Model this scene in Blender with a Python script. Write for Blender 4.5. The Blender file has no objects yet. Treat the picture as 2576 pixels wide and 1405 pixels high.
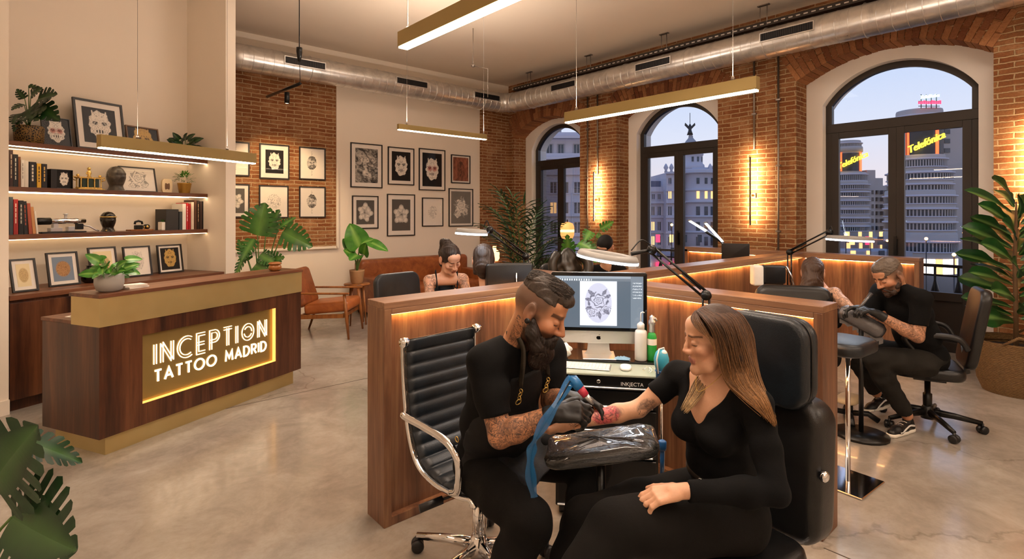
import bpy, math, random
import numpy as np
from mathutils import Vector, Matrix
random.seed(7); np.random.seed(7)
PI = math.pi
SC = bpy.context.scene
COL = SC.collection
# ---- camera frame: world X runs along the art wall, world Y along the window wall
F = 1360.0; CX = 1288.0; HY = 537.0; CAMZ = 1.64
TH = math.atan(1198/1360.0)
SN, CS = math.sin(TH), math.cos(TH)
def W(r, d, z):                     # right, depth, height seen from the camera -> world
    return Vector((SN*d + CS*r, CS*d - SN*r, z))
def P(px, py, d):                   # a picture point at depth d -> world
    return W((px-CX)*d/F, d, CAMZ - (py-HY)*d/F)
def dirw(r, d):                     # horizontal direction, camera frame -> world
    v = Vector((SN*d + CS*r, CS*d - SN*r, 0)); v.normalize(); return v
def yaw(v): return math.atan2(v.y, v.x)
# ---------------------------------------------------------------- materials
def srgb(h):
    h = h.lstrip('#'); c = [int(h[i:i+2], 16)/255 for i in (0, 2, 4)]
    return tuple([(x/12.92 if x <= .04045 else ((x+.055)/1.055)**2.4) for x in c] + [1])
MATS = {}
class NT:
    def __init__(s, name):
        s.m = bpy.data.materials.new(name); s.m.use_nodes = True
        s.t = s.m.node_tree; s.b = s.t.nodes['Principled BSDF']; s.L = s.t.links
        MATS[name] = s.m
    def n(s, typ, **kw):
        nd = s.t.nodes.new('ShaderNode'+typ)
        for k, v in kw.items():
            if k in nd.inputs: s.set(nd.inputs[k], v)
            else: setattr(nd, k, v)
        return nd
    def set(s, sock, v):
        if isinstance(v, bpy.types.NodeSocket): s.L.new(v, sock)
        elif isinstance(v, bpy.types.Node): s.L.new(v.outputs[0], sock)
        else: sock.default_value = v
    def coord(s, kind='Object', scale=(1, 1, 1), rot=(0, 0, 0), loc=(0, 0, 0)):
        tc = s.t.nodes.new('ShaderNodeTexCoord'); mp = s.t.nodes.new('ShaderNodeMapping')
        s.L.new(tc.outputs[kind], mp.inputs[0])
        mp.inputs['Scale'].default_value = scale; mp.inputs['Rotation'].default_value = rot; mp.inputs['Location'].default_value = loc
        return mp.outputs[0]
    def noise(s, vec, scale=5, detail=4, rough=.55, dist=0):
        n = s.t.nodes.new('ShaderNodeTexNoise'); s.L.new(vec, n.inputs['Vector'])
        n.inputs['Scale'].default_value = scale; n.inputs['Detail'].default_value = detail
        n.inputs['Roughness'].default_value = rough; n.inputs['Distortion'].default_value = dist
        return n.outputs['Fac']
    def ramp(s, fac, stops, interp='LINEAR'):
        r = s.t.nodes.new('ShaderNodeValToRGB'); s.L.new(fac, r.inputs[0]); r.color_ramp.interpolation = interp
        e = r.color_ramp.elements
        while len(e) < len(stops): e.new(.5)
        for i, (p, c) in enumerate(stops):
            e[i].position = p; e[i].color = c if len(c) == 4 else (*c, 1)
        return r.outputs[0]
    def mix(s, fac, a, b, mode='MIX'):
        m = s.t.nodes.new('ShaderNodeMix'); m.data_type = 'RGBA'; m.blend_type = mode
        s.set(m.inputs[0], fac); s.set(m.inputs[6], a); s.set(m.inputs[7], b)
        return m.outputs[2]
    def math(s, op, a, b=0.0, c=None):
        m = s.t.nodes.new('ShaderNodeMath'); m.operation = op
        s.set(m.inputs[0], a); s.set(m.inputs[1], b)
        if c is not None: s.set(m.inputs[2], c)
        return m.outputs[0]
    def bump(s, h, strength=.3, dist=.01):
        b = s.t.nodes.new('ShaderNodeBump'); s.L.new(h, b.inputs['Height'])
        b.inputs['Strength'].default_value = strength; b.inputs['Distance'].default_value = dist
        s.L.new(b.outputs[0], s.b.inputs['Normal'])
    def base(s, v): s.set(s.b.inputs['Base Color'], v)
    def pr(s, **kw):
        nm = {'rough': 'Roughness', 'metal': 'Metallic', 'spec': 'Specular IOR Level', 'trans': 'Transmission Weight', 'ior': 'IOR',
              'ecol': 'Emission Color', 'emit': 'Emission Strength', 'coat': 'Coat Weight', 'sheen': 'Sheen Weight', 'sss': 'Subsurface Weight', 'alpha': 'Alpha'}
        for k, v in kw.items(): s.set(s.b.inputs[nm[k]], v)
        return s
def flat(name, col, rough=.5, metal=0, noise=.06, **kw):
    t = NT(name); c = srgb(col) if isinstance(col, str) else col
    if noise:
        f = t.noise(t.coord(), 14, 3)
        t.base(t.mix(f, tuple(x*(1-noise) for x in c[:3])+(1,), tuple(min(1, x*(1+noise)) for x in c[:3])+(1,)))
    else: t.base(c)
    t.pr(rough=rough, metal=metal, **kw); return t.m
def glow(name, col, strength):
    t = NT(name); c = srgb(col); t.base(c); t.pr(ecol=c, emit=strength, rough=.4); return t.m
# ---------------------------------------------------------------- mesh builder
class MB:
    def __init__(s): s.v = []; s.f = []; s.c = []; s.smooth = []
    def add(s, vs, fs, smooth=False, col=None):
        o = len(s.v); s.v += [Vector(v) for v in vs]; s.f += [tuple(i+o for i in f) for f in fs]
        s.smooth += [smooth]*len(fs); s.c += [col]*len(vs); return s
    def box(s, a, b, M=None, col=None, bev=0):
        x0, y0, z0 = a; x1, y1, z1 = b
        if x0 > x1: x0, x1 = x1, x0
        if y0 > y1: y0, y1 = y1, y0
        if z0 > z1: z0, z1 = z1, z0
        if bev > 0:
            e = min(bev, (x1-x0)*.45, (y1-y0)*.45, (z1-z0)*.45); vs = []; idx = {}
            X, Y, Z = (x0, x1), (y0, y1), (z0, z1)
            for i in (0, 1):
                for j in (0, 1):
                    for k in (0, 1):
                        sx, sy, sz = (1 if i == 0 else -1), (1 if j == 0 else -1), (1 if k == 0 else -1)
                        idx[i, j, k, 0] = len(vs); vs.append((X[i], Y[j]+sy*e, Z[k]+sz*e))
                        idx[i, j, k, 1] = len(vs); vs.append((X[i]+sx*e, Y[j], Z[k]+sz*e))
                        idx[i, j, k, 2] = len(vs); vs.append((X[i]+sx*e, Y[j]+sy*e, Z[k]))
            q = lambda *t: [idx[x] for x in t]
            fs = []
            for i in (0, 1):
                r = [(i, 0, 0, 0), (i, 0, 1, 0), (i, 1, 1, 0), (i, 1, 0, 0)]; fs.append(q(*(r if i == 0 else r[::-1])))
                r = [(0, i, 0, 1), (1, i, 0, 1), (1, i, 1, 1), (0, i, 1, 1)]; fs.append(q(*(r if i == 0 else r[::-1])))
                r = [(0, 0, i, 2), (0, 1, i, 2), (1, 1, i, 2), (1, 0, i, 2)]; fs.append(q(*(r if i == 0 else r[::-1])))
            for a1 in (0, 1):
                for b1 in (0, 1):
                    r = q((a1, b1, 0, 0), (a1, b1, 0, 1), (a1, b1, 1, 1), (a1, b1, 1, 0)); fs.append(r if a1 ^ b1 else r[::-1])
                    r = q((a1, 0, b1, 0), (a1, 0, b1, 2), (a1, 1, b1, 2), (a1, 1, b1, 0)); fs.append(r[::-1] if a1 ^ b1 else r)
                    r = q((0, a1, b1, 1), (0, a1, b1, 2), (1, a1, b1, 2), (1, a1, b1, 1)); fs.append(r if a1 ^ b1 else r[::-1])
                    for c1 in (0, 1):
                        r = q((a1, b1, c1, 0), (a1, b1, c1, 1), (a1, b1, c1, 2)); fs.append(r if (a1+b1+c1) % 2 else r[::-1])
        else:
            vs = [(x0, y0, z0), (x1, y0, z0), (x1, y1, z0), (x0, y1, z0), (x0, y0, z1), (x1, y0, z1), (x1, y1, z1), (x0, y1, z1)]
            fs = [(0, 3, 2, 1), (4, 5, 6, 7), (0, 1, 5, 4), (1, 2, 6, 5), (2, 3, 7, 6), (3, 0, 4, 7)]
        if M is not None: vs = [M @ Vector(v) for v in vs]
        return s.add(vs, fs, col=col)
    def cbox(s, c, size, M=None, col=None, bev=0):
        h = [x/2 for x in size]
        return s.box([c[i]-h[i] for i in range(3)], [c[i]+h[i] for i in range(3)], M, col, bev)
    def tube(s, pts, r, n=10, cap=True, closed=False, col=None, flatten=None):
        pts = [Vector(p) for p in pts]; m = len(pts)
        rs = r if isinstance(r, (list, tuple)) else [r]*m
        vs = []; up = None
        for i, p in enumerate(pts):
            if closed: t = pts[(i+1) % m]-pts[i-1]
            else: t = pts[min(i+1, m-1)]-pts[max(i-1, 0)]
            if t.length < 1e-9: t = Vector((0, 0, 1))
            t.normalize()
            if up is None:
                up = Vector((0, 0, 1)) if abs(t.z) < .9 else Vector((1, 0, 0))
            a = up-t*up.dot(t)
            if a.length < 1e-6: a = t.orthogonal()
            a.normalize(); b = t.cross(a); up = a
            for k in range(n):
                an = 2*PI*k/n; q = a*math.cos(an)*rs[i]*(flatten or 1)+b*math.sin(an)*rs[i]
                vs.append(p+q)
        fs = []
        for i in range(m if closed else m-1):
            j = (i+1) % m
            for k in range(n):
                k2 = (k+1) % n; fs.append((i*n+k, i*n+k2, j*n+k2, j*n+k))
        if cap and not closed:
            fs.append(tuple(range(n))[::-1]); fs.append(tuple((m-1)*n+k for k in range(n)))
        return s.add(vs, fs, True, col)
    def lathe(s, prof, n=24, c=(0, 0, 0), M=None, col=None, smooth=True, close=True):
        vs = []; fs = []
        for r, z in prof:
            for k in range(n):
                a = 2*PI*k/n; vs.append(Vector((c[0]+r*math.cos(a), c[1]+r*math.sin(a), c[2]+z)))
        for i in range(len(prof)-1):
            for k in range(n):
                k2 = (k+1) % n; fs.append((i*n+k, i*n+k2, (i+1)*n+k2, (i+1)*n+k))
        if close:
            if prof[0][0] > 1e-6: fs.append(tuple(range(n))[::-1])
            if prof[-1][0] > 1e-6: fs.append(tuple((len(prof)-1)*n+k for k in range(n)))
        if M is not None: vs = [M @ v for v in vs]
        return s.add(vs, fs, smooth, col)
    def prism(s, poly, axis, a, b, M=None, col=None):   # poly: 2D points, extruded along axis from a to b
        m = len(poly)
        def mk(p, h):
            return {'x': (h, p[0], p[1]), 'y': (p[0], h, p[1]), 'z': (p[0], p[1], h)}[axis]
        vs = [mk(p, a) for p in poly]+[mk(p, b) for p in poly]
        fs = [tuple(range(m))[::-1], tuple(range(m, 2*m))]+[(i, (i+1) % m, (i+1) % m+m, i+m) for i in range(m)]
        if M is not None: vs = [M @ Vector(v) for v in vs]
        return s.add(vs, fs, col=col)
    def sph(s, c, r, nu=16, nv=10, M=None, col=None):
        rr = r if isinstance(r, (tuple, list)) else (r, r, r)
        vs = []; fs = []
        for i in range(nv+1):
            t = PI*i/nv
            for k in range(nu):
                a = 2*PI*k/nu
                v = Vector((rr[0]*math.sin(t)*math.cos(a), rr[1]*math.sin(t)*math.sin(a), rr[2]*math.cos(t)))
                if M is not None: v = M @ v
                vs.append(v+Vector(c))
        for i in range(nv):
            for k in range(nu):
                k2 = (k+1) % nu; fs.append((i*nu+k, (i+1)*nu+k, (i+1)*nu+k2, i*nu+k2))
        return s.add(vs, fs, True, col)
def link(name, me, mat, parent=None):
    o = bpy.data.objects.new(name, me); COL.objects.link(o)
    if parent is not None: o.parent = parent
    if mat is not None and me is not None:
        me.materials.append(mat if not isinstance(mat, str) else MATS[mat])
    return o
def part(name, mb, mat, parent=None, world=False, bevel=0, label=None):
    vs = mb.v
    if world and parent is not None:
        M = wm(parent).inverted(); vs = [M @ v for v in vs]
    me = bpy.data.meshes.new(name)
    me.from_pydata([tuple(v) for v in vs], [], mb.f)
    me.polygons.foreach_set('use_smooth', mb.smooth)
    if any(c is not None for c in mb.c):
        ca = me.color_attributes.new('Col', 'FLOAT_COLOR', 'POINT')
        a = []
        for c in mb.c: a += list(c or (1, 1, 1)) + ([1] if (c is None or len(c) == 3) else [])
        ca.data.foreach_set('color', a)
    me.update()
    o = link(name, me, mat, parent)
    if bevel:
        bm = o.modifiers.new('Bevel', 'BEVEL'); bm.width = bevel; bm.segments = 2; bm.limit_method = 'ANGLE'; bm.angle_limit = .7
    if label: o['label'] = label
    return o
def wm(o):
    M = Matrix.LocRotScale(o.location, o.rotation_euler, o.scale)
    return wm(o.parent) @ M if o.parent else M
def thing(name, label, cat, loc=(0, 0, 0), rotz=0, group=None, rot=None):
    o = bpy.data.objects.new(name, None); COL.objects.link(o); o.location = loc
    o.rotation_euler = rot if rot else (0, 0, rotz); o.empty_display_size = .1
    o['label'] = label; o['category'] = cat
    if group: o['group'] = group
    return o
def tag(o, label, cat, group=None, kind=None):
    if label: o['label'] = label
    if cat: o['category'] = cat
    if group: o['group'] = group
    if kind: o['kind'] = kind
    return o
def struct(name, mb, mat, label=None, bevel=0):
    o = part(name, mb, mat, bevel=bevel); o['kind'] = 'structure'
    if label: o['label'] = label
    return o
def copytree(o, parent=None):
    c = o.copy(); COL.objects.link(c); c.parent = parent
    for ch in list(o.children): copytree(ch, c)
    return c
def text_mb(txt, size, M, depth=.002, align='CENTER', shear=0):
    cu = bpy.data.curves.new('t', 'FONT'); cu.body = txt; cu.size = size; cu.extrude = depth; cu.align_x = align; cu.shear = shear
    o = bpy.data.objects.new('t', cu); COL.objects.link(o)
    dg = bpy.context.evaluated_depsgraph_get(); me = bpy.data.meshes.new_from_object(o.evaluated_get(dg))
    mb = MB(); mb.add([M @ v.co for v in me.vertices], [tuple(p.vertices) for p in me.polygons])
    bpy.data.objects.remove(o); bpy.data.curves.remove(cu); bpy.data.meshes.remove(me)
    return mb
def arc(c, r, a0, a1, n, plane='xz', yy=0):
    out = []
    for i in range(n+1):
        a = a0+(a1-a0)*i/n; out.append((c[0]+r*math.cos(a), c[1]+r*math.sin(a)))
    return out
# ------------------------------------------------------------ camera
cam = bpy.data.cameras.new('camera'); co = bpy.data.objects.new('camera', cam); COL.objects.link(co)
co.location = (0, 0, CAMZ); co.rotation_euler = (PI/2, 0, -TH)
cam.sensor_width = 36; cam.lens = 36*F/2576; cam.shift_y = -(702.5-HY)/2576; cam.clip_start = .05; cam.clip_end = 500
SC.camera = co
SC.view_settings.view_transform = 'Standard'; SC.view_settings.look = 'None'; SC.view_settings.gamma = 1; SC.view_settings.exposure = 0
def wood(name, cd, cm, cl, horiz=None, rough=.38, scale=1.0, planks=0):
    t = NT(name)
    sc = {None: (1, 1, .07), 'x': (.07, 1, 1), 'y': (1, .07, 1)}[horiz]
    v = t.coord('Object', tuple(x*scale for x in sc))
    n1 = t.noise(v, 9, 5, .6, .6); n2 = t.noise(v, 60, 3, .6, .2)
    v3 = t.coord('Object', tuple(x*scale for x in ((1, 1, .015) if horiz is None else sc)))
    n3 = t.noise(v3, 5.5, 1, .5)
    f = t.math('ADD', t.math('MULTIPLY', n1, .62), t.math('MULTIPLY', n2, .22)); f = t.math('ADD', f, t.math('MULTIPLY', n3, .22))
    t.base(t.ramp(f, [(.40, srgb(cd)), (.53, srgb(cm)), (.68, srgb(cl))]))
    t.pr(rough=rough); t.bump(n2, .12, .002); return t.m
wood('walnut', '#4b3122', '#765039', '#9a7351')
wood('walnut_top', '#6b4a36', '#8b654b', '#a6805f', 'x', .34)
wood('walnut_top_y', '#6b4a36', '#8b654b', '#a6805f', 'y', .34)
wood('walnut_dark', '#2a140b', '#4a2817', '#6b4127', None, .36)
wood('walnut_shelf', '#4a2a18', '#6b4028', '#85563a', 'x', .4)
wood('chair_wood', '#6e3d18', '#8f5626', '#a86d36', None, .4)
def brass(name, a, b, rough=.3, ax=(1, 1, 1)):
    t = NT(name); n = t.noise(t.coord('Object', ax), 30, 4, .6); n2 = t.noise(t.coord(), 4, 2)
    t.base(t.mix(n2, srgb(a), srgb(b))); t.pr(metal=.62, rough=t.math('MULTIPLY_ADD', n, .12, rough-.05)); t.bump(n, .03, .002); return t.m
brass('brass', '#b8a068', '#cebb86', .36, (.05, 1, 1)); brass('brass_panel', '#a08850', '#b39a60', .34, (.05, 1, 1)); brass('brass_bright', '#d9b15c', '#e9c878', .25)
brass('lamp_brass', '#9a8554', '#ab9663', .45)
def brick(name, sw, c1='#8d5733', c2='#b98a5e', cm='#c4a680', scale=1.0, disp=.9):
    # sw: which object coordinate runs along the courses ('x' or 'y')
    t = NT(name); tc = t.n('TexCoord'); sp = t.n('SeparateXYZ'); t.L.new(tc.outputs['Object'], sp.inputs[0])
    cb = t.n('CombineXYZ'); t.L.new(t.math('ADD', sp.outputs[0], sp.outputs[1]), cb.inputs[0]); t.L.new(sp.outputs[2], cb.inputs[1])
    wn = t.n('TexNoise', Scale=2.2, Detail=3.0); t.L.new(cb.outputs[0], wn.inputs['Vector'])
    wn2 = t.n('TexNoise', Scale=13.0, Detail=4.0); t.L.new(cb.outputs[0], wn2.inputs['Vector'])
    def off(nd, k):
        a = t.n('VectorMath', operation='SUBTRACT'); t.L.new(nd.outputs['Color'], a.inputs[0]); a.inputs[1].default_value = (.5, .5, .5)
        b = t.n('VectorMath', operation='SCALE'); t.L.new(a.outputs[0], b.inputs[0]); b.inputs['Scale'].default_value = k; return b.outputs[0]
    a = t.n('VectorMath', operation='ADD'); t.L.new(cb.outputs[0], a.inputs[0]); t.L.new(off(wn, .035), a.inputs[1])
    b = t.n('VectorMath', operation='ADD'); t.L.new(a.outputs[0], b.inputs[0]); t.L.new(off(wn2, .02), b.inputs[1])
    bt = t.n('TexBrick'); t.L.new(b.outputs[0], bt.inputs['Vector'])
    bt.inputs['Scale'].default_value = 1.0; bt.inputs['Brick Width'].default_value = .255*scale; bt.inputs['Row Height'].default_value = .062*scale
    bt.inputs['Mortar Size'].default_value = .0085; bt.inputs['Mortar Smooth'].default_value = .35; bt.inputs['Bias'].default_value = -.1
    bt.inputs['Color1'].default_value = srgb(c1); bt.inputs['Color2'].default_value = srgb(c2); bt.inputs['Mortar'].default_value = srgb(cm)
    big = t.noise(b.outputs[0], 3.5, 5, .65); fine = t.noise(b.outputs[0], 55, 4, .7)
    c = t.mix(.55, bt.outputs['Color'], t.ramp(big, [(.3, srgb('#72452a')), (.5, srgb(c1)), (.68, srgb('#c2926a'))]), 'MIX')
    c = t.mix(bt.outputs['Fac'], c, srgb(cm)); c = t.mix(.35, c, t.ramp(fine, [(.3, (.25, .2, .17)), (.6, (1, 1, 1))]), 'MULTIPLY')
    t.base(c); t.pr(rough=.9, spec=.2)
    h = t.math('ADD', t.math('MULTIPLY', t.math('SUBTRACT', 1.0, bt.outputs['Fac']), 1.0), t.math('MULTIPLY', fine, .45))
    h = t.math('ADD', h, t.math('MULTIPLY', big, .5)); t.bump(h, disp, .02); return t.m
brick('brick_y', 'y'); brick('brick_x', 'x')
def vcol(name, rough=.7, bump=None, metal=0, mul=None, spec=.4):
    t = NT(name); at = t.n('Attribute', attribute_name='Col'); c = at.outputs['Color']
    if bump:
        n = t.noise(t.coord(), bump[0], 4, .6); t.bump(n, bump[1], bump[2])
        c = t.mix(.4, c, t.ramp(n, [(.3, (.45, .4, .35)), (.6, (1, 1, 1))]), 'MULTIPLY')
    t.base(c); t.pr(rough=rough, metal=metal, spec=spec); return t.m
vcol('voussoir', .9, (45, .7, .012)); vcol('vc', .6); vcol('vc_gloss', .25); vcol('artprint', .55, spec=.25)
def plaster(name, c, amt=.04, rough=.85):
    t = NT(name); n = t.noise(t.coord(), 1.3, 5, .6); n2 = t.noise(t.coord(), 60, 4, .6)
    cc = srgb(c); t.base(t.mix(n, tuple(x*(1-amt) for x in cc[:3])+(1,), tuple(min(1, x*(1+amt)) for x in cc[:3])+(1,))); t.pr(rough=rough, spec=.3); t.bump(n2, .08, .004); return t.m
plaster('wall_white', '#ece0d0'); plaster('ceiling_paint', '#e6d7c4'); plaster('reveal_white', '#f8f2ea'); plaster('wall_bare', '#d9cab5')
# polished concrete
t = NT('concrete'); v = t.coord()
a = t.noise(v, .55, 6, .62, .8); b = t.noise(v, 3.2, 6, .7, .6); c = t.noise(v, 22, 5, .7); d = t.noise(t.coord('Object', (1, 1, 1), (0, 0, .6)), 1.4, 8, .68, .7)
f = t.math('ADD', t.math('MULTIPLY', a, .5), t.math('MULTIPLY', b, .34)); f = t.math('ADD', f, t.math('MULTIPLY', d, .2))
col = t.ramp(f, [(.34, srgb('#7c7368')), (.48, srgb('#968d82')), (.6, srgb('#aea69b')), (.74, srgb('#c4bcb1'))])
col = t.mix(.22, col, t.ramp(c, [(.3, (.62, .58, .52)), (.55, (1, 1, 1))]), 'MULTIPLY')
vo = t.n('TexVoronoi', feature='DISTANCE_TO_EDGE'); vv = t.n('VectorMath', operation='ADD'); t.L.new(v, vv.inputs[0])
nn = t.n('TexNoise', Scale=2.5, Detail=6.0); t.L.new(v, nn.inputs['Vector']); sc = t.n('VectorMath', operation='SCALE'); t.L.new(nn.outputs['Color'], sc.inputs[0]); sc.inputs['Scale'].default_value = .5
t.L.new(sc.outputs[0], vv.inputs[1]); t.L.new(vv.outputs[0], vo.inputs['Vector']); vo.inputs['Scale'].default_value = .33
crk = t.ramp(vo.outputs[0], [(.0, (.55, .5, .45)), (.0035, (1, 1, 1))]); col = t.mix(.6, col, crk, 'MULTIPLY')
t.base(col); t.pr(rough=t.ramp(t.math('ADD', t.math('MULTIPLY', b, .5), t.math('MULTIPLY', a, .5)), [(.35, (.13,)*3), (.65, (.27,)*3)]), spec=.7, coat=.15)
t.bump(c, .05, .003)
flat('joint_dark', '#4b4035', .8)
flat('frame_dark', '#2e2722', .42); flat('black_plastic', '#121214', .4); flat('black_metal', '#151515', .32, .3); flat('dark_steel', '#26262a', .35, .6)
flat('chrome', '#e8e8ea', .09, 1, noise=0); flat('silver', '#c6c8cb', .3, .85); flat('alu', '#cfcbc3', .32, .8); flat('white_plastic', '#e9e7e3', .35); flat('grey_plastic', '#8d8b88', .45)
flat('steel_pipe', '#8b8178', .35, .75)
# galvanised duct
t = NT('duct_metal'); n = t.noise(t.coord('Object', (1, 1, 1)), 5, 4, .6, .8); n2 = t.noise(t.coord(), 60, 3)
t.base(t.ramp(n, [(.3, srgb('#c9c8c6')), (.6, srgb('#eceae6'))])); t.pr(metal=.85, rough=t.math('MULTIPLY_ADD', n2, .12, .24)); t.bump(n, .06, .006)
def leather(name, c1, c2, rough=.42, sc=8, coat=.0):
    t = NT(name); n = t.noise(t.coord(), sc, 5, .6, .8); n2 = t.n('TexVoronoi', Scale=260.0); t.L.new(t.coord(), n2.inputs['Vector'])
    t.base(t.ramp(n, [(.3, srgb(c1)), (.7, srgb(c2))])); t.pr(rough=rough, coat=coat, spec=.5)
    t.bump(t.math('ADD', n2.outputs[0], t.math('MULTIPLY', n, 3)), .12, .003); return t.m
leather('black_leather', '#0b0b0c', '#161617', .36); leather('blue_black_leather', '#10151a', '#1b232b', .38); leather('tan_leather', '#7a3d1c', '#a5602f', .42); leather('tan_leather_light', '#9c5324', '#b86b34', .4)
leather('jacket_leather', '#15130f', '#3a332a', .3)
def cloth(name, c1, c2, rough=.9, sc=450, sheen=.0):
    t = NT(name); n = t.noise(t.coord(), 7, 5, .6, .5); w = t.noise(t.coord(), sc, 2)
    t.base(t.ramp(n, [(.3, srgb(c1)), (.7, srgb(c2))])); t.pr(rough=rough, spec=.2, sheen=sheen)
    t.bump(t.math('ADD', w, t.math('MULTIPLY', n, 6)), .25, .003); return t.m
cloth('black_shirt', '#060607', '#0b0b0c'); cloth('black_knit', '#060608', '#0b0c0e'); cloth('black_trouser', '#0a0908', '#110f0e'); cloth('apron_cloth', '#141415', '#1e1e20', .65); cloth('navy_denim', '#10151f', '#1a2230')
cloth('grey_trouser', '#1a1917', '#292724'); cloth('tank_dark', '#121519', '#1a1f25'); cloth('cap_cloth', '#0a0a0b', '#131314', .6)
# brushed cling film
t = NT('cling_film'); n = t.noise(t.coord('Object', (1, 5, 5)), 7, 6, .65, 2.0); n2 = t.noise(t.coord('Object', (2, 1, 6)), 26, 5, .7, 2.5)
t.base(srgb('#0d0d0e')); t.pr(rough=.1, coat=.8, spec=.8); t.bump(t.math('ADD', n, t.math('MULTIPLY', n2, .5)), .9, .012)
t = NT('silver_film'); n = t.noise(t.coord('Object', (1, 5, 5)), 16, 6, .65, 2.0)
t.base(srgb('#6c6c70')); t.pr(rough=.14, metal=.7); t.bump(n, .5, .004)
# glass pane
def glassmat(name, tint=(1, 1, 1, 1), refl=1.0):
    t = NT(name); t.t.nodes.remove(t.b); out = t.t.nodes['Material Output']
    tr = t.n('BsdfTransparent'); tr.inputs[0].default_value = tint; gl = t.n('BsdfGlossy'); gl.inputs['Roughness'].default_value = .01
    lw = t.n('Fresnel', IOR=1.45); mx = t.n('MixShader'); t.L.new(t.math('MULTIPLY', lw.outputs[0], refl), mx.inputs[0])
    t.L.new(tr.outputs[0], mx.inputs[1]); t.L.new(gl.outputs[0], mx.inputs[2]); t.L.new(mx.outputs[0], out.inputs[0]); return t.m
glassmat('window_glass', (.97, .98, 1, 1), .8); glassmat('frame_glass', (1, 1, 1, 1), .35); glassmat('lens_glass', (.75, .85, .9, 1), 1)
t = NT('blue_film'); t.base(srgb('#1f66a0')); t.pr(rough=.18, alpha=.62, coat=.3)
def glassy(name, c, rough=.05, tr=1): 
    t = NT(name); t.base(srgb(c)); t.pr(rough=rough, trans=tr, ior=1.45); return t.m
glassy('green_glass', '#2fb24a'); glassy('clear_glass', '#eef6f4')
flat('bottle_white', '#d9d8d2', .35, 0, .03, sss=.0); flat('green_label', '#1f9a3c', .45); flat('blue_plastic', '#1f5f9e', .35); flat('blue_wrap', '#1b6aa8', .3, 0, .2); flat('teal_wrap', '#3fa6c4', .3, 0, .3); flat('red_wrap', '#b8344a', .4)
flat('paper', '#ece6da', .8); flat('mat_board', '#efe6dc', .9); flat('glove', '#111214', .45, 0, .15)
# lights
glow('led_warm', '#ffcb8a', 26); glow('led_shelf', '#ffdfb4', 14); glow('pendant_led', '#ffe2bd', 22); glow('ring_led', '#eaf4ff', 16); glow('sconce_led', '#ffd6a0', 120); glow('sign_white', '#ffe9c8', 1.5)
glow('sign_strip', '#ffc062', 1.3); glow('spot_led', '#ffd9a0', 20); glow('bulb_shade', '#ffc07a', 3.5)
# pots, soil
flat('soil', '#241812', .95, 0, .3); flat('pot_grey', '#a7a39d', .6); flat('pot_tan', '#a9825a', .7, 0, .12); flat('pot_gold', '#b78f45', .35, .8); flat('pot_terracotta', '#b98860', .7, 0, .15); flat('stem_green', '#4d6a2c', .6); flat('bark', '#6b5136', .85, 0, .25)
def leafm(name, c1, c2, c3):
    t = NT(name); n = t.noise(t.coord(), 9, 3); at = t.n('Attribute', attribute_name='Col')
    c = t.ramp(n, [(.3, srgb(c1)), (.7, srgb(c2))]); sp = t.n('SeparateColor'); t.L.new(at.outputs[0], sp.inputs[0])
    c = t.mix(sp.outputs[0], c, srgb(c3)); t.base(c); t.pr(rough=.33, spec=.5); return t.m
leafm('leaf_dark', '#0f2a14', '#1c4020', '#4f7a3d'); leafm('leaf_mid', '#1d4a1c', '#3a7326', '#7fae50'); leafm('leaf_bright', '#2f6a20', '#4f8f2c', '#96c05c'); leafm('leaf_fig', '#123615', '#1f4f1f', '#7ba358')
t = NT('basket'); w = t.n('TexWave', Scale=38.0, Distortion=3.5, Detail=2.0); w.bands_direction = 'Z'; t.L.new(t.coord(), w.inputs['Vector']); n = t.noise(t.coord('Object', (1, 1, 3)), 45, 3)
f = t.math('ADD', t.math('MULTIPLY', w.outputs['Fac'], .6), t.math('MULTIPLY', n, .5)); t.base(t.ramp(f, [(.25, srgb('#4e341b')), (.55, srgb('#94693a')), (.85, srgb('#bd9460'))])); t.pr(rough=.85); t.bump(f, .9, .02)
t = NT('spots_pot'); vo = t.n('TexVoronoi', Scale=55.0, feature='DISTANCE_TO_EDGE'); t.L.new(t.coord(), vo.inputs['Vector']); t.base(t.ramp(vo.outputs[0], [(.08, srgb('#8f6f3a')), (.16, srgb('#1c1712'))])); t.pr(rough=.5)
H = 4.38; XB = 7.65; XS = 8.0; XF = 8.12; YA = 8.8
XW0 = -3.2; YB0 = -3.4          # far ends of the room behind the camera
# niches: y0, y1, spring z, apex z ; frames: y0,y1, spring, apex, transom z
NI = [(6.76, 8.63, 3.28, 3.59), (4.03, 5.91, 3.35, 3.62), (.93, 2.92, 3.41, 3.70)]
FR = [(6.95, 8.44, 3.0, 3.48, 2.72), (4.20, 5.74, 3.05, 3.51, 2.77), (1.10, 2.715, 3.10, 3.55, 2.80)]
def curve(y0, y1, zs, za, n=28):
    # segmental / elliptical arch from (y0,zs) over the apex to (y1,zs); returns points y increasing
    c = (y0+y1)/2; h = (y1-y0)/2; s = za-zs
    if s < h*.95:
        R = (h*h+s*s)/(2*s); a = math.asin(min(1, h/R))
        return [(c+R*math.sin(-a+2*a*i/n), za-R+R*math.cos(-a+2*a*i/n)) for i in range(n+1)]
    return [(c-h*math.cos(PI*i/n), zs+s*math.sin(PI*i/n)) for i in range(n+1)]
def niche_curve(i, d=0): 
    y0, y1, zs, za = NI[i]; return curve(y0-d, y1+d, zs, za+d)
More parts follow.
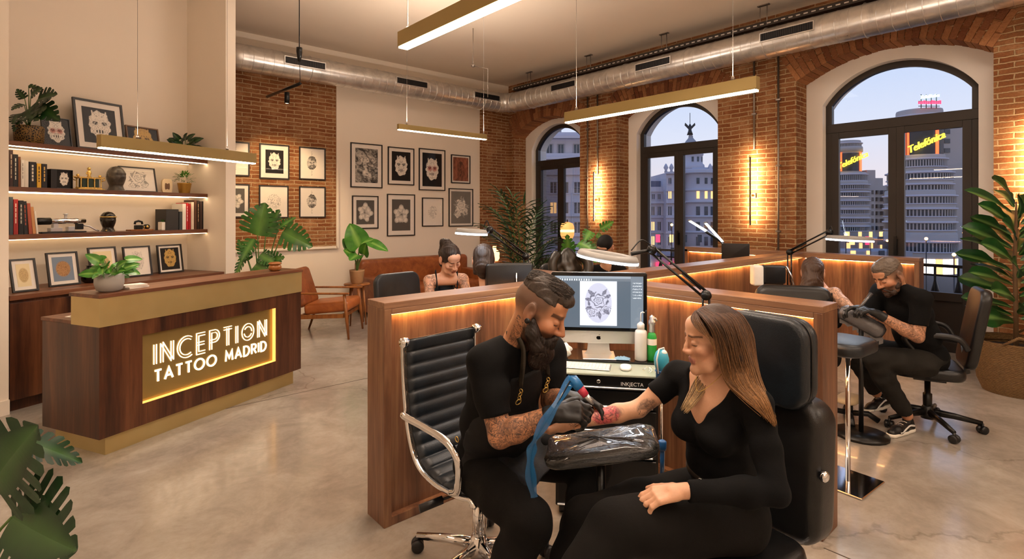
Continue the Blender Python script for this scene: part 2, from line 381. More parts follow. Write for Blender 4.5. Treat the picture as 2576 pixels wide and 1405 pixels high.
def wall_with_arches(mb, x, ya, yb, holes, ztop, flip=False):
    """front face at x with arched holes that reach the floor"""
    ys = ya
    for (pts, bot) in holes:
        y0, y1 = pts[0][0], pts[-1][0]
        mb.add([(x, ys, 0), (x, y0, 0), (x, y0, ztop), (x, ys, ztop)], [(0, 3, 2, 1)])
        for i in range(len(pts)-1):
            a, b = pts[i], pts[i+1]
            mb.add([(x, a[0], a[1]), (x, b[0], b[1]), (x, b[0], ztop), (x, a[0], ztop)], [(0, 3, 2, 1)])
        mb.add([(x, y0, pts[0][1]), (x, y0, ztop), (x, y0, 0)], [])
        ys = y1
    mb.add([(x, ys, 0), (x, yb, 0), (x, yb, ztop), (x, ys, ztop)], [(0, 3, 2, 1)])
def reveal(mb, pts, x0, x1, z0=0):
    y0, y1 = pts[0], pts[-1]
    full = [(y0[0], z0)]+list(pts)+[(y1[0], z0)]
    for i in range(len(full)-1):
        a, b = full[i], full[i+1]
        mb.add([(x0, a[0], a[1]), (x1, a[0], a[1]), (x1, b[0], b[1]), (x0, b[0], b[1])], [(0, 1, 2, 3)], smooth=False)
# --- window wall: brick skin with deep niches
mb = MB(); order = [2, 1, 0]
wall_with_arches(mb, XB, YB0, YA, [(niche_curve(i), 0) for i in order], H)
for i in order: reveal(mb, niche_curve(i), XB, XS)
struct('wall_right', mb, 'brick_y', 'exposed brick wall with three deep arched window niches')
# back plane of the niches: plaster surround with the frame opening, then the outer reveal
for k, i in enumerate(order):
    y0, y1, zs, za, tz = FR[i]; fc = curve(y0, y1, zs, za)
    mb = MB(); nc = niche_curve(i)
    # ring between niche curve and frame curve
    A = [(NI[i][0], 0)]+nc+[(NI[i][1], 0)]; B = [(y0, 0)]+fc+[(y1, 0)]
    for j in range(len(A)-1):
        mb.add([(XS, *A[j]), (XS, *A[j+1]), (XS, *B[j+1]), (XS, *B[j])], [(0, 1, 2, 3)])
    reveal(mb, fc, XS, XF+.32)
    # soft inner splay bead
    reveal(mb, nc, XS-.004, XS)
    struct('trim_%d' % (k+1), mb, 'reveal_white', 'white plaster surround inside arched niche')
    # window frame
    mb = MB(); fw = .075; inn = curve(y0+fw, y1-fw, zs, za-fw)
    A = [(y0, 0)]+fc+[(y1, 0)]; B = [(y0+fw, 0)]+inn+[(y1-fw, 0)]
    x0, x1 = XF, XF+.07
    for j in range(len(A)-1):
        a, b, c, d = A[j], A[j+1], B[j+1], B[j]
        mb.add([(x0, *a), (x0, *b), (x0, *c), (x0, *d), (x1, *a), (x1, *b), (x1, *c), (x1, *d)], [(0, 1, 2, 3), (7, 6, 5, 4), (3, 2, 6, 7)])
    ym = (y0+y1)/2
    root = part('window_%d' % (k+1), mb, 'frame_dark'); root['kind'] = 'structure'; root['label'] = 'tall arched window with dark bronze frame, fanlight above two casements'
    mb = MB(); mb.box((x0-.012, y0+.01, tz-.07), (x1, y1-.01, tz+.05)); part('transom', mb, 'frame_dark', root, bevel=.004)
    for s, (a, b) in enumerate(((y0+fw, ym), (ym, y1-fw))):
        mb = MB(); st = .085
        mb.box((x0-.008, a, .0), (x1-.01, a+st, tz-.07)); mb.box((x0-.008, b-st, .0), (x1-.01, b, tz-.07))
        mb.box((x0-.008, a+st, tz-.15), (x1-.01, b-st, tz-.07)); mb.box((x0-.008, a+st, 0), (x1-.01, b-st, .12)); mb.box((x0-.008, a+st, .60), (x1-.01, b-st, .70)); mb.box((x0+.02, a+st, .12), (x1-.02, b-st, .60))
        cs = part('casement', mb, 'frame_dark', root, bevel=.003)
        mb = MB(); mb.box((XF+.03, a+st, .70), (XF+.036, b-st, tz-.15)); part('pane', mb, 'window_glass', cs)
    mb = MB(); mb.box((x0-.05, ym-.018, 1.12), (x0-.008, ym+.018, 1.32)); mb.box((x0-.06, ym-.014, 1.2), (x0-.045, ym+.014, 1.36)); part('window_handle', mb, 'black_metal', root)
    mb = MB(); ii = inn; mb.add([(XF+.03, p[0], p[1]) for p in ii]+[(XF+.03, y1-fw, tz+.05), (XF+.03, y0+fw, tz+.05)], [tuple(range(len(ii)+2))]); 
    part('pane', mb, 'window_glass', root)
# brick voussoir arches: individual radial bricks standing slightly proud
def voussoirs(name, i, label):
    y0, y1, zs, za = NI[i]; pts = niche_curve(i); mb = MB(); c = (y0+y1)/2; random.seed(i+3)
    L = 0; seg = []
    for a, b in zip(pts[:-1], pts[1:]): seg.append((L, a, b)); L += math.dist(a, b)
    def at(s):
        s = max(0, min(L-1e-6, s))
        for l, a, b in seg[::-1]:
            if s >= l:
                t = (s-l)/math.dist(a, b); p = (a[0]+(b[0]-a[0])*t, a[1]+(b[1]-a[1])*t)
                tx, tz = (b[0]-a[0]), (b[1]-a[1]); q = math.hypot(tx, tz); return p, (-tz/q, tx/q)
    n = int(L/.068); 
    for k in range(n):
        for row, (ra, rb) in enumerate(((-.007, .25), (.262, .38)) if k % 2 else ((-.007, .13), (.142, .38))):
            s0 = (k+.06)*L/n; s1 = (k+.94)*L/n
            (p0, n0), (p1, n1) = at(s0), at(s1); j = random.uniform(-.006, .006)
            o = random.uniform(.004, .016)
            q = [(p0[0]+n0[0]*ra, p0[1]+n0[1]*ra+j), (p1[0]+n1[0]*ra, p1[1]+n1[1]*ra+j), (p1[0]+n1[0]*rb, p1[1]+n1[1]*rb+j), (p0[0]+n0[0]*rb, p0[1]+n0[1]*rb+j)]
            t_ = random.random(); a_, b_ = srgb('#7f4b2e'), srgb('#b37b50'); cc = [a_[m]*(1-t_)+b_[m]*t_ for m in range(3)]
            mb.prism(q, 'x', XB-o, XB+(.344 if row == 0 else .03), col=cc)
    o = part(name, mb, 'voussoir'); o['kind'] = 'structure'; o['label'] = label; return o
voussoirs('trim_4', 2, 'brick arch over the widest window'); voussoirs('trim_5', 1, 'brick arch over the middle window'); voussoirs('trim_6', 0, 'brick arch over the corner window')
# --- art wall: plaster base + plaster panel + brick fields
def ax(px, Y=YA):                      # picture column -> x on a wall at y = Y
    r = (px-CX)/F; d = Y/(CS-SN*r); return d*(SN+CS*r)
xb1 = ax(845); xp1 = ax(1207)
mb = MB(); mb.box((XW0, YA, 0), (XB+.6, YA+.25, H)); struct('wall_back', mb, 'wall_white', 'white plastered wall behind the picture frames')
mb = MB(); mb.box((xb1-3.4, YA-.035, 1.10), (xb1, YA+.02, 4.17)); struct('wall_back_brick', mb, 'brick_x', 'exposed brick field on back wall').name = 'wall_back_brick'
mb = MB(); mb.box((xb1-.012, YA-.05, 1.07), (xb1+.03, YA, 4.19)); mb.box((xb1-3.4, YA-.05, 1.06), (xb1, YA, 1.10)); struct('trim_7', mb, 'wall_white')
mb = MB(); mb.box((xp1, YA-.03, 0), (XB, YA+.01, 4.10)); struct('wall_back_corner', mb, 'brick_x', 'exposed brick strip beside room corner')
mb = MB(); mb.box((xb1, YA-.05, 0), (xp1, YA, .12)); struct('baseboard_back', mb, 'wall_white')
# floor, ceiling
mb = MB(); mb.add([(XW0, YB0, 0), (XB+.5, YB0, 0), (XB+.5, YA+.1, 0), (XW0, YA+.1, 0)], [(0, 1, 2, 3)]); struct('floor', mb, 'concrete', 'polished concrete floor')
mb = MB()
mb.box((2.9, -3.4, 0), (2.906, .98, .0015)); mb.box((XW0, -2.2, 0), (XB, -2.194, .0015)); mb.box((-3.2, 5.0, 0), (XB, 5.006, .0015)); struct('trim_8', mb, 'joint_dark', 'saw-cut joints in the floor')
mb = MB(); mb.box((XW0, YB0, H), (XB+.6, YA+.2, H+.1)); struct('ceiling', mb, 'ceiling_paint', 'smooth plaster ceiling')
mb = MB(); mb.box((XW0, YB0-.2, 0), (XB+.6, YB0, H)); struct('wall_front', mb, 'wall_white')
mb = MB(); mb.box((XW0-.2, YB0-.2, 0), (XW0, YA+.25, H)); struct('wall_left', mb, 'wall_white')
mb = MB(); mb.box((XB+.2, YB0, 0), (XB+.6, .3, H)); struct('wall_right_end', mb, 'wall_white')
# --- the shelf alcove (its own angle). frame: s along the wall away from us, n towards the room
SV = dirw(562, 1360); NV = Vector((SV.y, -SV.x, 0))
def S(s, n, z):                        # s metres along, n = distance coordinate from the camera plane family
    # n axis: n=-5.5 is the front plane ; origin foot of camera
    return SV*s + NV*n*-1*-1 + Vector((0, 0, z))
AY = yaw(SV)
MS = Matrix.Rotation(AY, 4, 'Z')        # local x = along wall, local y = into the wall
# local y of a plane at (camera n = -5.5) is +5.5
def s_at(px, n):                        # local x where the picture column px meets the plane local y = n
    r = (px-CX)/F; v = W(r, 1, 0); v = MS.inverted() @ Vector((v.x, v.y, 0)); return v.x*n/v.y
s_l = s_at(22, 5.5); s_c0 = s_at(568, 5.5); s_c1 = s_at(592.6, 5.5)
mb = MB(); mb.box((s_l-3.2, 5.5, 0), (s_l, 6.35, H), MS); struct('wall_alcove_left', mb, 'wall_white', 'white wall left of the shelf alcove')
mb = MB(); mb.box((s_c0, 5.5, 0), (s_c1, 6.4, H), MS); struct('wall_alcove_right', mb, 'wall_white', 'white pier at the right of the shelf alcove')
mb = MB(); mb.box((s_l-.1, 6.15, 0), (s_c0+.05, 6.35, H), MS); struct('wall_alcove', mb, 'wall_white', 'white wall behind the shelves')
mb = MB(); mb.box((s_l-3.2, 5.485, 0), (s_l, 5.5, .12), MS); struct('baseboard_left', mb, 'wall_white')
mb = MB(); mb.box((s_c0-.0, 5.485, 0), (s_c1, 5.5, .12), MS); struct('baseboard_right', mb, 'wall_white')
# ================================================= partitions
def panelwall(name, label, a, b, axis, led_sides, group='walnut partition walls between tattoo stations', endcaps=(True, True)):
    """a, b: min and max corners on plan. A walnut shell with a cap, end posts, recessed faces and led strips"""
    (x0, y0), (x1, y1) = a, b; Z = 1.175; cap = .035; rec = .045
    root = thing(name, label, 'partition', ((x0+x1)/2, (y0+y1)/2, 0)); cx, cy = (x0+x1)/2, (y0+y1)/2
    wd = 'walnut'
    mb = MB()
    if axis == 'x': mb.box((x0+.04, y0+rec, .0), (x1-.04, y1-rec, Z-cap))
    else: mb.box((x0+rec, y0+.04, .0), (x1-rec, y1-.04, Z-cap))
    part('core_panel', mb, wd, root, world=True)
    mb = MB(); mb.box((x0, y0, Z-cap), (x1, y1, Z)); mb.box((x0+.045, y0, Z-cap-.03), (x1-.0, y0+.02, Z-cap)) if axis == 'x' else mb.box((x0, y0+.045, Z-cap-.03), (x0+.02, y1, Z-cap))
    mb.box((x0+.045, y1-.02, Z-cap-.03), (x1, y1, Z-cap)) if axis == 'x' else mb.box((x1-.02, y0+.045, Z-cap-.03), (x1, y1, Z-cap))
    part('top_cap', mb, 'walnut_top' if axis == 'x' else 'walnut_top_y', root, world=True, bevel=.003)
    for e, on in enumerate(endcaps):
        if not on: continue
        mb = MB()
        if axis == 'x': xx = (x0, x0+.045) if e == 0 else (x1-.045, x1); mb.box((xx[0], y0, 0), (xx[1], y1, Z-cap))
        else: yy = (y0, y0+.045) if e == 0 else (y1-.045, y1); mb.box((x0, yy[0], 0), (x1, yy[1], Z-cap))
        part('end_post', mb, wd, root, world=True, bevel=.003)
    mb = MB()
    if axis == 'x': mb.box((x0+.045, y0+.002, 0), (x1-.045, y0+rec, .045)); mb.box((x0+.045, y1-rec, 0), (x1-.045, y1-.002, .045))
    else: mb.box((x0+.002, y0+.045, 0), (x0+rec, y1-.045, .045)); mb.box((x1-rec, y0+.045, 0), (x1-.002, y1-.045, .045))
    part('bottom_rail', mb, wd, root, world=True, bevel=.002)
    for sd, (l0, l1) in led_sides:
        mb = MB(); z0, z1 = Z-cap-.034, Z-cap-.024; e0, e1 = .021, .031
        if sd == '-y': mb.box((l0, y0+e0, z0), (l1, y0+e1, z1))
        if sd == '+y': mb.box((l0, y1-e1, z0), (l1, y1-e0, z1))
        if sd == '-x': mb.box((x0+e0, l0, z0), (x0+e1, l1, z1))
        if sd == '+x': mb.box((x1-e1, l0, z0), (x1-e0, l1, z1))
        part('led_strip', mb, 'led_strip_mat', root, world=True, label='glowing warm light strip')
    return root
glow('led_strip_mat', '#ffbc70', 62); glow('led_shelf_dim', '#ffd9a8', 7)
U0, U1, U2, U3 = 1.36, 2.95, 3.16, 6.90
def pw(*a, **k): return panelwall(*a, **k)
# lips hang only 3 cm; the led sits just below the cap behind the lip
pw('partition', 'walnut partition running behind the ribbed office chair, nearest the front desk', (U0, 2.55), (U1, 2.74), 'x', [('-y', (U0+.05, U1-.02)), ('+y', (U0+.05, U1-.02))], endcaps=(True, False))
pw('partition', 'walnut partition ending beside the foreground tattoo chair', (U1, 1.0), (U2, 2.74), 'y', [('-x', (1.05, 2.53)), ('+x', (1.05, 2.53))], endcaps=(True, False))
pw('partition', 'walnut partition going back behind the computer towards the sofa', (U1, 2.74), (U2, 3.78), 'y', [('-x', (2.76, 3.7)), ('+x', (2.76, 3.7))], endcaps=(False, True))
pw('partition', 'long walnut partition behind the second station, running towards the windows', (U2, 2.55), (U3, 2.74), 'x', [('-y', (U2+.02, U3-.02)), ('+y', (U2+.02, U3-.02))], endcaps=(False, False))
pw('partition', 'walnut partition in front of the widest arched window', (U3, 1.42), (U3+.19, 2.74), 'y', [('-x', (1.47, 2.54))], endcaps=(True, False))
pw('partition', 'walnut partition below the middle arched window, behind a black monitor', (U3-.02, 2.74), (U3+.17, 4.12), 'y', [('-x', (2.76, 4.06))], endcaps=(False, True))
# ================================================= reception desk
def TS(name, label, cat, x, y, z, group=None, lean=0, dyaw=0):
    p = MS @ Vector((x, y, z)); return thing(name, label, cat, p, 0, group, rot=(lean, 0, AY+dyaw))
D0, D1, DF = 2.28, 4.09, 3.92
desk = TS('reception_desk', 'walnut and brass reception desk with an illuminated sign panel', 'desk', D0, DF, 0)
L = D1-D0
mb = MB(); mb.box((.06, .04, 0), (L-.06, .60, .13)); part('plinth', mb, 'brass', desk)
SX0, SX1, SZ0, SZ1 = .285, 1.50, .28, .77     # sign opening
mb = MB(); mb.box((0, 0, .13), (SX0, .10, .88)); mb.box((SX1, 0, .13), (L, .10, .88)); mb.box((SX0, 0, .13), (SX1, .10, SZ0)); mb.box((SX0, 0, SZ1), (SX1, .10, .88))
mb.box((0, .10, .13), (.05, .64, .88)); mb.box((L-.05, .10, .13), (L, .64, .88)); mb.box((.05, .60, .13), (L-.05, .64, .88))
part('desk_body', mb, 'walnut_dark', desk)
mb = MB(); mb.box((0, .30, .88), (L, .66, .905)); part('worktop', mb, 'walnut_shelf', desk, bevel=.002)
mb = MB(); mb.box((-.005, -.008, .88), (L+.005, .30, 1.075)); part('brass_band', mb, 'brass', desk, bevel=.002, label='brushed brass upper band')
mb = MB(); mb.box((-.012, -.016, 1.075), (L+.012, .31, 1.10)); part('counter_top', mb, 'walnut_shelf', desk, bevel=.002)
mb = MB(); mb.box((SX0, .035, SZ0), (SX1, .045, SZ1)); sp_ = part('sign_panel', mb, 'brass_panel', desk, label='recessed brass sign panel with lit lettering')
mb = MB(); mb.box((SX0, .004, SZ0), (SX1, .034, SZ0+.006)); mb.box((SX1-.010, .004, SZ0+.006), (SX1, .034, SZ1)); part('edge_light', mb, 'sign_strip', desk, label='glowing golden edge strip')
# stroke font
def gl(ch):
    def A(cx, cy, rx, ry, a0, a1, n=18): return [(cx+rx*math.cos(math.radians(a0+(a1-a0)*i/n)), cy+ry*math.sin(math.radians(a0+(a1-a0)*i/n))) for i in range(n+1)]
    g = {'I': (.0, [[(0, 0), (0, 1)]]), 'N': (.62, [[(0, 0), (0, 1)], [(0, 1), (.62, 0)], [(.62, 0), (.62, 1)]]), 'C': (.84, [A(.52, .5, .52, .5, 55, 305)]),
         'E': (.5, [[(.5, 1), (0, 1), (0, 0), (.5, 0)], [(0, .5), (.45, .5)]]), 'P': (.55, [[(0, 0), (0, 1), (.28, 1)]+A(.28, .73, .27, .27, 90, -90)+[(.0, .46)]]),
         'T': (.6, [[(0, 1), (.6, 1)], [(.3, 1), (.3, 0)]]), 'O': (.98, [A(.49, .5, .49, .5, 0, 360, 32)]), 'A': (.74, [[(0, 0), (.37, 1), (.74, 0)], [(.14, .32), (.60, .32)]]),
         'M': (.8, [[(0, 0), (.06, 1), (.4, .3), (.74, 1), (.8, 0)]]), 'D': (.66, [[(0, 0), (0, 1), (.2, 1)]+A(.2, .5, .46, .5, 90, -90)+[(0, 0)]]),
         'R': (.56, [[(0, 0), (0, 1), (.28, 1)]+A(.28, .74, .26, .26, 90, -90)+[(0, .48)], [(.25, .48), (.56, 0)]]), ' ': (.45, [])}
    return g[ch]
def offs(pts, o):
    out = []; n = len(pts)
    for i, p in enumerate(pts):
        a = Vector(pts[max(0, i-1)]); b = Vector(pts[min(n-1, i+1)])
        if math.dist(pts[0], pts[-1]) < 1e-6 and (i in (0, n-1)): a = Vector(pts[-2]); b = Vector(pts[1])
        p = Vector(p); d0 = (p-a); d1 = (b-p)
        if d0.length < 1e-9: d0 = d1
        if d1.length < 1e-9: d1 = d0
        n0 = Vector((-d0.y, d0.x)).normalized(); n1 = Vector((-d1.y, d1.x)).normalized(); m = n0+n1
        if m.length < 1e-6: m = n0
        m.normalize(); k = 1/max(.45, m.dot(n0)); out.append(tuple(p+m*o*k))
    return out
ZK = [1.12]
def ribbon(mb, pts, w, y, X, Z, s):
    L_ = offs(pts, w/2); R_ = offs(pts, -w/2)
    for i in range(len(pts)-1):
        q = [L_[i], L_[i+1], R_[i+1], R_[i]]
        mb.prism([(X+a*s, Z+b*s*ZK[0]) for a, b in q], 'y', y, y-.007)
def lettering(mb, txt, X, Z, s, width, track, double=None, w=.07):
    ws = [gl(c)[0] for c in txt]; tot = sum(ws)*s+track*s*(len(txt)-1); k = (width-tot)/max(1, len(txt)-1)
    x = X
    for c in txt:
        wd_, st = gl(c)
        for p in st:
            if double:
                if c == 'O': ribbon(mb, [(.5+(a-.5)*.98, b) for a, b in p], w, .035, x, Z, s); ribbon(mb, [(.49+(a-.49)*.62, .5+(b-.5)*.62) for a, b in p][:14]+[], w, .035, x, Z, s); ribbon(mb, [(.49+(a-.49)*.62, .5+(b-.5)*.62) for a, b in p][17:31], w, .035, x, Z, s)
                else:
                    ribbon(mb, offs(p, double), w, .035, x, Z, s); ribbon(mb, offs(p, -double), w, .035, x, Z, s)
            else: ribbon(mb, p, w, .035, x, Z, s)
        x += wd_*s+track*s+k
mb = MB(); lettering(mb, 'INCEPTION', .398, .531, .130, 1.015, .2, double=.075, w=.044); ZK[0] = 1.0; part('sign_letters', mb, 'sign_white', sp_, label='INCEPTION in double-line lit letters')
mb = MB(); lettering(mb, 'TATTOO MADRID', .395, .40, .082, 1.02, .2, w=.17); part('sign_letters', mb, 'sign_white', sp_, label='TATTOO MADRID in solid lit letters')
# ================================================= credenza
c0 = s_l+.004; c1 = s_c0-.0
cr = TS('credenza', 'long walnut storage credenza under the wall shelves', 'cabinet', c0, 5.5, 0); Lc = c1-c0-.03
mb = MB(); mb.box((0, .06, 0), (Lc, .62, .09)); part('toe_kick', mb, 'walnut_dark', cr)
mb = MB(); mb.box((0, .02, .09), (Lc, .64, .925)); part('carcass', mb, 'walnut_dark', cr)
nd = 4
for i in range(nd):
    mb = MB(); mb.box((.004+Lc*i/nd, 0, .10), (Lc*(i+1)/nd-.004, .02, .90)); part('door', mb, 'walnut_dark', cr, bevel=.001)
mb = MB(); mb.box((0, -.012, .925), (Lc, .645, .967)); part('top_board', mb, 'walnut_shelf', cr, bevel=.002)
# ================================================= wall shelves with led strips
for z, lab, led in ((2.275, 'highest', 1), (1.875, 'middle', 1), (1.456, 'lowest', 0)):
    sh = TS('wall_shelf', lab+' of the three walnut wall shelves in the alcove', 'shelf', c0, 5.80, z, 'walnut shelves in the alcove')
    mb = MB(); mb.box((0, 0, -.042), (s_c0+.12-c0-.0, .35, 0)); 
    xr = s_at(523, 5.8)-c0; mb = MB(); mb.box((0, 0, -.042), (xr, .35, 0)); part('shelf_board', mb, 'walnut_shelf', sh, bevel=.002)
    mb = MB(); mb.box((.01, .012, -.049), (xr-.01, .028, -.0425)); part('led_strip', mb, 'led_shelf' if led else 'led_shelf_dim', sh, label='glowing light strip')
    mb = MB(); mb.box((.02, .30, -.047), (xr-.02, .312, -.0425)); part('led_strip', mb, 'led_shelf_dim', sh, label='glowing light strip')



# ================================================= art prints painted as vertex colour on a fine grid
def fbm(x, y, seed, o=4):
    rs = np.random.RandomState(seed); v = 0; a = 1
    for k in range(o):
        p = rs.rand(6)*6.28; f = 2.1*1.9**k
        v = v+a*(np.sin(f*x*math.cos(p[0])*1.3+f*y*math.sin(p[0])+p[1]+1.3*np.sin(f*.7*y+p[2]))*np.cos(f*y*math.cos(p[3])-f*x*math.sin(p[3])+p[4])); a *= .55
    return v
def sst(e0, e1, x): t = np.clip((x-e0)/(e1-e0), 0, 1); return t*t*(3-2*t)
def art(style, seed, nx, ny, asp):
    u, v = np.meshgrid(np.linspace(-1, 1, nx), np.linspace(-1, 1, ny)); v = v*asp
    r = np.hypot(u, v); th = np.arctan2(v, u); rs = np.random.RandomState(seed)
    ink = np.array(srgb('#1b1817')[:3]); pap = np.array(srgb('#efe6da')[:3])
    tint = None
    if style in ('mask', 'maskd', 'maskred', 'maskgold'):
        x = np.abs(u)
        wv = fbm(x*2.2, v*2.2, seed, 4); w2 = fbm(x*5, v*5, seed+5, 3)
        sil = 1-sst(.0, .06, np.hypot(u/.62, (v-.05)/.92)-1+.12*np.sin(9*th*1.0+seed)*.5+.1*w2*.4)
        horn = sst(.06, .0, np.abs(x-.36-.12*(v-.5))-.07*(1.15-v))*(v > .4)*(v < 1.0)
        ln = sst(.12, .34, np.abs(np.sin(5*wv+3*w2)))
        eye = 1-sst(.0, .05, np.hypot((x-.26)/1.3, (v-.16))-.1)
        mouth = 1-sst(.0, .04, np.hypot(u/2.4, (v+.38))-.1); teeth = (np.sin(u*38) > -.3)*mouth
        g = sil*(.3+.7*ln); g = np.clip(g+horn, 0, 1); g = g*(1-eye)+eye*sst(.3, .6, np.sin(r*40)*.5+.5)*.5; g = g*(1-mouth)+teeth*.9
        if style == 'mask': k = 1-(np.maximum(sil, horn)*(1-g*.9)); k = np.clip(k, 0, 1)
        else: k = g*np.maximum(sil, horn)
        if style == 'maskred': tint = (srgb('#c04a2c')[:3], sst(.35, .1, np.hypot(x-.25, v-.1)))
        if style == 'maskgold': pap = np.array(srgb('#caa45c')[:3])
    elif style in ('rose', 'rosed'):
        k = np.ones_like(u)*(1 if style == 'rose' else .25)
        for j in range(3):
            cx, cy = [(0, .15), (-.35, -.5), (.4, -.35)][j]; R = [.55, .34, .3][j]
            uu, vv = u-cx, v-cy; rr = np.hypot(uu, vv)/R; tt = np.arctan2(vv, uu)
            edge = 1+.12*np.sin(5*tt+seed+j); m = 1-sst(.95, 1.02, rr/edge)
            sp = np.abs(np.sin(6.5*np.log(rr+.12)+1.5*tt+.8*np.sin(5*tt+4*rr)))
            k = k*(1-m)+m*(.35+.65*sst(.1, .7, sp))
        for j in range(9):
            a = 2*PI*j/9+rs.rand(); d_ = .62+.2*rs.rand(); uu = u-math.cos(a)*d_*.8; vv = v-math.sin(a)*d_*asp*.8
            p = uu*math.cos(a)+vv*math.sin(a); q = -uu*math.sin(a)+vv*math.cos(a)
            lf = 1-sst(.9, 1.05, np.hypot(p/.27, q/(.1*(1.1-np.abs(p)/.3))))
            k = np.where((lf > .5) & (r > .42), .15+.5*(np.abs(np.sin(q*60+p*20)) > .6), k)
    elif style in ('face', 'bust'):
        w2 = fbm(u*4, v*4, seed, 4); hx = u+.08; head = 1-sst(0, .03, np.hypot(hx/.52, (v-.08)/.72)-1+.05*w2)
        hair = head*sst(.0, .05, (v-.28)+.5*(u-.1)+.1*w2); beard = head*sst(.0, .05, -(v+.12)-.3*np.abs(u)+.1*w2)
        k = 1-head*(.16+.3*sst(.2, .6, np.abs(w2))); hl = sst(.2, .6, np.abs(np.sin(18*u+9*v+3*w2)))
        k = np.where(np.maximum(hair, beard) > .5, .08+.45*(1-hl), k)
        for ex in (-.25, .13): k = np.where(np.hypot((u-ex)/1.7, v-.12) < .055, .1, k)
        k = np.where(np.hypot((u+.06)/.9, (v+.33)/.25) < .16, .9 if style == 'face' else .3, k)
        k = k*(1-(1-sst(.0, .02, np.abs(u+.08-.03*np.sin(v*20))-.012*(v > -.1)*(v < .15))))+0
    elif style == 'figure':
        w1 = fbm(u*1.6, v*1.6, seed, 3); w2 = fbm(u*5, v*5, seed+2, 3)
        k = .5+.32*np.sin(3.2*w1+2.2*np.sin(2*u+seed)-1.4*v)+.13*w2; k = k*(1-.35*sst(.7, 1.3, r))
        k = np.where(sst(.92, 1, np.abs(np.sin(4*w1+u*2))) > .3, k*.35, k)
        hat = (np.abs(np.sin(26*(u+v))) > .75) & (w1 < -.2); k = np.where(hat, k*.5, k)
    elif style == 'figred':
        w1 = fbm(u*2.2, v*1.8, seed, 4); m = 1-sst(.0, .1, np.hypot(u/.45, v/.85)-1+.2*w1); k = .55+.2*w1-.45*m*sst(-.2, .4, w1)
        pap = np.array(srgb('#c47a5c')[:3])
    elif style == 'petal':
        k = np.ones_like(u)*.12
        for j in range(11):
            a = 2*PI*j/11+seed; cx, cy = math.cos(a)*.5*(1 if j % 2 else .55), math.sin(a)*.62*(1 if j % 2 else .55)
            uu, vv = u-cx, v-cy; p = uu*math.cos(a)+vv*math.sin(a); q = -uu*math.sin(a)+vv*math.cos(a)
            rr = np.hypot(p/.42, q/.26); k = np.where(rr < 1, .95-.75*rr**3*np.abs(np.cos(6*q))-.2*(p < 0), k)
    else:   # 'scribble': loose line drawing
        w1 = fbm(u*1.7, v*1.7, seed, 4); m = 1-sst(0, .25, np.hypot(u/.68, v/(.62*asp))-.9)
        k = 1-m*(1-sst(.05, .22, np.abs(np.sin(5.5*w1+u))))*.9
        k = np.where((m > .5) & (np.abs(np.sin(9*w1)) < .12), .2, k)
        if style == 'scribblegold': pap = np.array(srgb('#e9d9b0')[:3]); tint = (srgb('#b98a35')[:3], m*.7)
        if style == 'goldblue': tint = (srgb('#c58a35')[:3], m); pap = np.array(srgb('#7f8ea0')[:3])
    k = np.clip(k, 0, 1)[..., None]; c = ink*(1-k)+pap*k
    if tint is not None: t = np.clip(tint[1], 0, 1)[..., None]*.75; c = c*(1-t)+np.array(tint[0])*t*(.3+.7*k)
    return c
def picture(label, style, seed, w, h, matw, loc, yw, lean=0, fcol='black_wood', fw=.018, group=None, cat='picture', matcol='mat_board', res=56, name='framed_print', glass=True):
    o = thing(name, label, cat, loc, 0, group, rot=(lean, 0, yw))
    d = .022; mb = MB()
    for a, b in (((-w/2, -d, 0), (w/2, 0, fw)), ((-w/2, -d, h-fw), (w/2, 0, h)), ((-w/2, -d, fw), (-w/2+fw, 0, h-fw)), ((w/2-fw, -d, fw), (w/2, 0, h-fw))): mb.box(a, b)
    mb.box((-w/2+fw, -.004, fw), (w/2-fw, 0, h-fw)); part('frame', mb, fcol, o)
    iw, ih = w-2*fw, h-2*fw
    if matw > 0: mb = MB(); mb.box((-iw/2, -.009, fw), (iw/2, -.0045, h-fw)); part('mat_board', mb, matcol, o)
    pw_, ph_ = iw-2*matw, ih-2*matw; nx = res; ny = max(8, int(res*ph_/pw_)); c = art(style, seed, nx, ny, ph_/pw_)
    xs = np.linspace(-pw_/2, pw_/2, nx); zs = fw+matw+np.linspace(0, ph_, ny)
    vs = [(x, -.0105, z) for z in zs for x in xs]; fs = [(j*nx+i, j*nx+i+1, (j+1)*nx+i+1, (j+1)*nx+i) for j in range(ny-1) for i in range(nx-1)]
    mb = MB(); mb.add(vs, fs); mb.c = [tuple(q) for q in c.reshape(-1, 3)]; part('print', mb, 'artprint', o)
    if glass: mb = MB(); mb.add([(-iw/2, -.017, fw), (iw/2, -.017, fw), (iw/2, -.017, h-fw), (-iw/2, -.017, h-fw)], [(0, 1, 2, 3)]); part('glazing', mb, 'frame_glass', o)
    return o
flat('black_wood', '#17130f', .4); flat('brown_wood', '#6b4a2a', .45, 0, .15); flat('dark_mat', '#1c1a18', .8)
def wallpic(px0, py0, px1, py1, Y, *a, **k):
    x0, x1 = ax(px0, Y), ax(px1, Y); xc = (x0+x1)/2; r = ((px0+px1)/2-CX)/F; d = Y/(CS-SN*r)
    z0 = CAMZ-(py1-HY)*d/F; z1 = CAMZ-(py0-HY)*d/F
    return picture(a[0], a[1], a[2], x1-x0, z1-z0, a[3], (xc, Y, z0), 0, **k)
YW = YA-.002; G1 = 'framed tattoo prints on the white wall'; G2 = 'framed prints on the brick wall'
wallpic(881, 361, 961, 472, YW, 'large black framed drawing of curled figures, upper left on the white wall', 'figure', 3, .07, group=G1)
wallpic(975, 371, 1041, 465, YW, 'black framed print of a pale bearded mask on black, upper row of white wall', 'maskd', 8, .06, group=G1)
wallpic(1053, 375, 1119, 479, YW, 'black framed mask print with a red headdress, upper row of white wall', 'maskred', 14, .06, group=G1)
